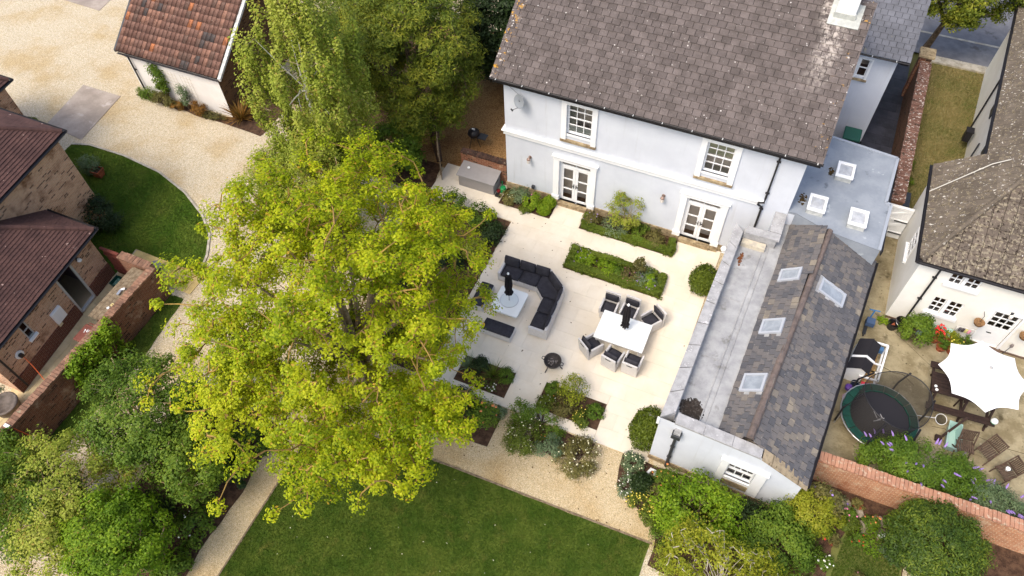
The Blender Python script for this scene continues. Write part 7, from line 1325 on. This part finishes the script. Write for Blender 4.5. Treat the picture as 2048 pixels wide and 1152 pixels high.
for i, (x, y, r, m, f, l) in enumerate(((14.9, -8.55, .35, L_SAGE, (PURPF, 10, .03), 'blue green plant with lilac flowers behind the rockery'), (15.25, -8.8, .25, L_GREEN, (PINKP, 10, .03), 'pink flowered plant on the rockery'), (14.6, -9.6, .3, L_GREEN, (REDP, 7, .045), 'red flowered plant left of the neighbour lawn'), (15.9, -8.75, .25, L_GREEN, (ORG, 12, .03), 'orange flowered plant on the rockery beside the pots'), (15.9, -9.35, .5, L_BRIGHT, None, 'leafy green bush at the top of the neighbour lawn'), (15.6, -9.45, .22, L_GREEN, (REDP, 8, .03), 'red and white flowered clump beside the neighbour lawn'), (16.55, -9.5, .3, L_SAGE, (WHT, 6, .02), 'grey green plant between lawn and conifer mound'), (15.85, -10.6, .25, L_OLIVE, (PINKP, 14, .03), 'pink flowered tuft at the bottom of neighbour lawn'), (14.75, -10.5, .25, L_GREEN, (WHT, 16, .03), 'white daisies at the left edge of neighbour lawn'), (15.0, -9.1, .2, L_YEL, None, 'small golden plant in a rockery crevice'), (18.9, -9.6, .5, L_OLIVE, None, 'scrubby plant in the corner under the old wall'))): shrub('rockery_plant', l, (x, y, .2), (r, r * .8, .26), 22, 42, r * .45, .055, m, 230 + i, 'plant', flowers=f, group='plants in the neighbour rockery')
RK = M('pale rockery stone', lin(168, 156, 136), lin(128, 116, 98), scale=5, rough=.95, bump=.4)
for i, (x, y, r, l) in enumerate(((14.75, -8.35, .2, 'left'), (15.1, -8.45, .22, 'second from left'), (15.5, -8.55, .2, 'middle'), (15.75, -8.95, .22, 'lower middle'), (16.1, -8.6, .2, 'right'), (16.3, -8.95, .24, 'right lower'))):
    mb = MB(); n = 9; rn = np.random.default_rng(i); mb.lathe((x, y, 0), [(r * .9, 0), (r * 1.0, r * .4), (r * .7, r * .8), (r * .1, r * .9)], n); mb.v = [(a + rn.uniform(-.05, .05), b_ + rn.uniform(-.04, .04), max(0, c + rn.uniform(-.03, .03))) for a, b_, c in mb.v]; setp(obj('rockery_stone', mb, RK), 'pale rockery stone below the old brick wall, %s of six' % l, 'stone', 'stones of the rockery')
for x, y, l in ((15.45, -8.35, 'terracotta pot among the rockery stones, upper'), (14.95, -9.75, 'wicker rimmed pot at the corner of the neighbour lawn'), (16.4, -9.2, 'dark pot beside the statue and conifer mound')): pot(l, x, y, .14, .2, L_OLIVE, int(x * 100), None, ph=.15)
t = simple('garden_statue', 'small white stone bird statue beside the conifer mound', 'statue', MB().lathe((16.25, -9.05, .1), [(.06, 0), (.1, .08), (.09, .2), (.03, .26)], 10), (16.25, -9.05, 0), 'body', WHITE, smooth=True); obj('wings', MB().add([(16.05, -9.08, .3), (16.25, -9.02, .22), (16.46, -9.1, .32), (16.25, -9.1, .16)], [(0, 3, 1), (1, 3, 2)]), WHITE, t).modifiers.new('s', 'SOLIDIFY').thickness = .03; obj('plinth', MB().b(16.15, 16.35, -9.15, -8.95, 0, .1), STONE, t)
for i, (x, y, r, l) in enumerate(((15.1, 5.2, .35, 'lowest'), (15.2, 6.4, .3, 'second'), (15.05, 7.6, .32, 'third'), (15.9, 4.3, .35, 'nearest the white gate'), (16.4, 6.6, .3, 'against the cottage wall'))): shrub('weed_clump', 'green weed clump in the rough grass, %s of five' % l, (x, y, .12), (r, r * 1.4, .16), 18, 42, .14, .06, L_GREEN, 250 + i, 'weed', group='weeds in the rough grass')

for i, (x, y, r, m, l) in enumerate(((10.25, -11.6, .4, L_GREEN, 'low green ground cover at the lawn corner'), (10.6, -12.2, .5, L_BIRCH, 'pale green ground cover beside the bottom lawn edge'), (14.3, -10.4, .45, L_GREEN, 'green ground cover left of the neighbour lawn'), (13.9, -11.4, .55, L_BIRCH, 'pale ground cover below the ivy mass'), (14.55, -8.6, .4, L_YEL, 'golden green ground cover below the old wall end'), (18.7, -8.7, .45, L_BOX, 'green ground cover right of the conifer mound'), (9.7, -11.2, .35, L_BOX, 'green ground cover where path meets the border'), (15.35, -9.05, .3, L_BOX, 'green ground cover between rockery stones'))): shrub('ground_cover', l, (x, y, .14), (r, r * .8, .22), 26, 46, r * .42, .06, m, 270 + i, 'plant', group='ground cover in the lower right gardens')
mb = MB()
for k in range(60):
    x, y = rnd.uniform(-1.4, 9.6), rnd.uniform(-18, -12.3); a = rnd.uniform(0, 3.1); s = rnd.uniform(.012, .03); mb.quad((x - s * math.cos(a), y - s * math.sin(a), .045), (x + s * math.sin(a) * .5, y - s * math.cos(a) * .5, .05), (x + s * math.cos(a), y + s * math.sin(a), .046), (x - s * math.sin(a) * .5, y + s * math.cos(a) * .5, .052))
setp(obj('fallen_petals', mb, M('fallen petal', lin(206, 204, 176), rough=.9)), 'scattered pale petals and leaves on the front lawn', 'petals', kind='stuff')
mb = MB()
for k in range(330):
    x, y = (rnd.uniform(-9, 9.8), rnd.uniform(-11.9, -9.6)) if k < 150 else (rnd.uniform(-4.3, -.1), rnd.uniform(.2, 6)); zt = 0
    if k >= 260: x, y, zt = 1 + abs(rnd.gauss(0, 2.2)), rnd.uniform(-9, -1.2), .026
    a = rnd.uniform(0, 3.1); s = rnd.uniform(.015, .04); mb.quad((x - s * math.cos(a), y - s * math.sin(a), .012 + zt), (x + s * math.sin(a) * .6, y - s * math.cos(a) * .6, .02 + zt), (x + s * math.cos(a), y + s * math.sin(a), .014 + zt), (x - s * math.sin(a) * .6, y + s * math.cos(a) * .6, .022 + zt))
setp(obj('fallen_leaves', mb, M('fallen brown leaf', lin(112, 84, 48), lin(80, 60, 36), scale=30, rough=1)), 'scattered brown fallen leaves on the gravel', 'leaves', kind='stuff')
mb = MB(); mb.tube([(15.5, -2.9, .004), (15.9, -3.0, .004), (16.2, -2.95, .004), (16.6, -3.25, .004)], .012, 4); mb.tube([(17.3, -4.6, .004), (18.6, -4.4, .004), (19.6, -4.5, .004), (21, -4.4, .004)], .01, 4); mb.tube([(14.3, -.2, .004), (17.0, -2.2, .004), (17.6, -2.3, .004)], .006, 4)
setp(obj('yard_cracks', mb, M('dark crack', lin(74, 64, 46), rough=1)), kind='structure')
# grass blades
def grass(name, poly, n, h, mat, z=.012, seed=1):
    rng = np.random.default_rng(seed); P = np.array(poly); lo, hi = P.min(0), P.max(0); q = rng.uniform(lo, hi, (n * 2, 2)); ins = np.zeros(len(q), bool); j = len(P) - 1
    for i in range(len(P)):
        c = ((P[i, 1] > q[:, 1]) != (P[j, 1] > q[:, 1])) & (q[:, 0] < (P[j, 0] - P[i, 0]) * (q[:, 1] - P[i, 1]) / (P[j, 1] - P[i, 1] + 1e-12) + P[i, 0]); ins ^= c; j = i
    q = q[ins][:n]; n = len(q); a = rng.uniform(0, 6.28, n); w = .012; hh = h * rng.uniform(.5, 1.2, n); ln = rng.normal(size=(n, 2)) * h * .5
    b0 = np.c_[q[:, 0] - np.cos(a) * w, q[:, 1] - np.sin(a) * w, np.full(n, z)]; b1 = np.c_[q[:, 0] + np.cos(a) * w, q[:, 1] + np.sin(a) * w, np.full(n, z)]; t = np.c_[q + ln, z + hh]
    v = np.stack([b0, b1, t], 1).reshape(-1, 3); me = npmesh(name, v, np.arange(n * 3).reshape(-1, 3)); me.materials.append(mat); return setp(link(name, me), kind='stuff')
L_GRASS = leafmat('grass blade', [lin(56, 78, 18), lin(74, 96, 24), lin(98, 110, 38)], .25); L_DRY = leafmat('dry grass blade', [lin(128, 122, 70), lin(164, 148, 98), lin(88, 102, 42)], .25)
grass('lawn_grass', [(9.9, -11.95), (-1.55, -12.2), (-1.6, -18.5), (9.7, -14.5)], 110000, .035, L_GRASS, seed=1); grass('drive_lawn_grass', DRIVE_LAWN, 60000, .04, L_GRASS, seed=2); grass('wall_side_grass', WALL_GRASS, 12000, .05, L_GRASS, seed=3); grass('rough_grass_blades', [(14.9, 3.4), (17.3, 3.4), (18.2, 15.0), (15.0, 15.0)], 40000, .09, L_DRY, .006, 4); grass('neighbour_lawn_grass', [(15.0, -11.3), (16.9, -11.3), (16.9, -9.5), (15.3, -9.25)], 14000, .035, L_GRASS, .01, 5)
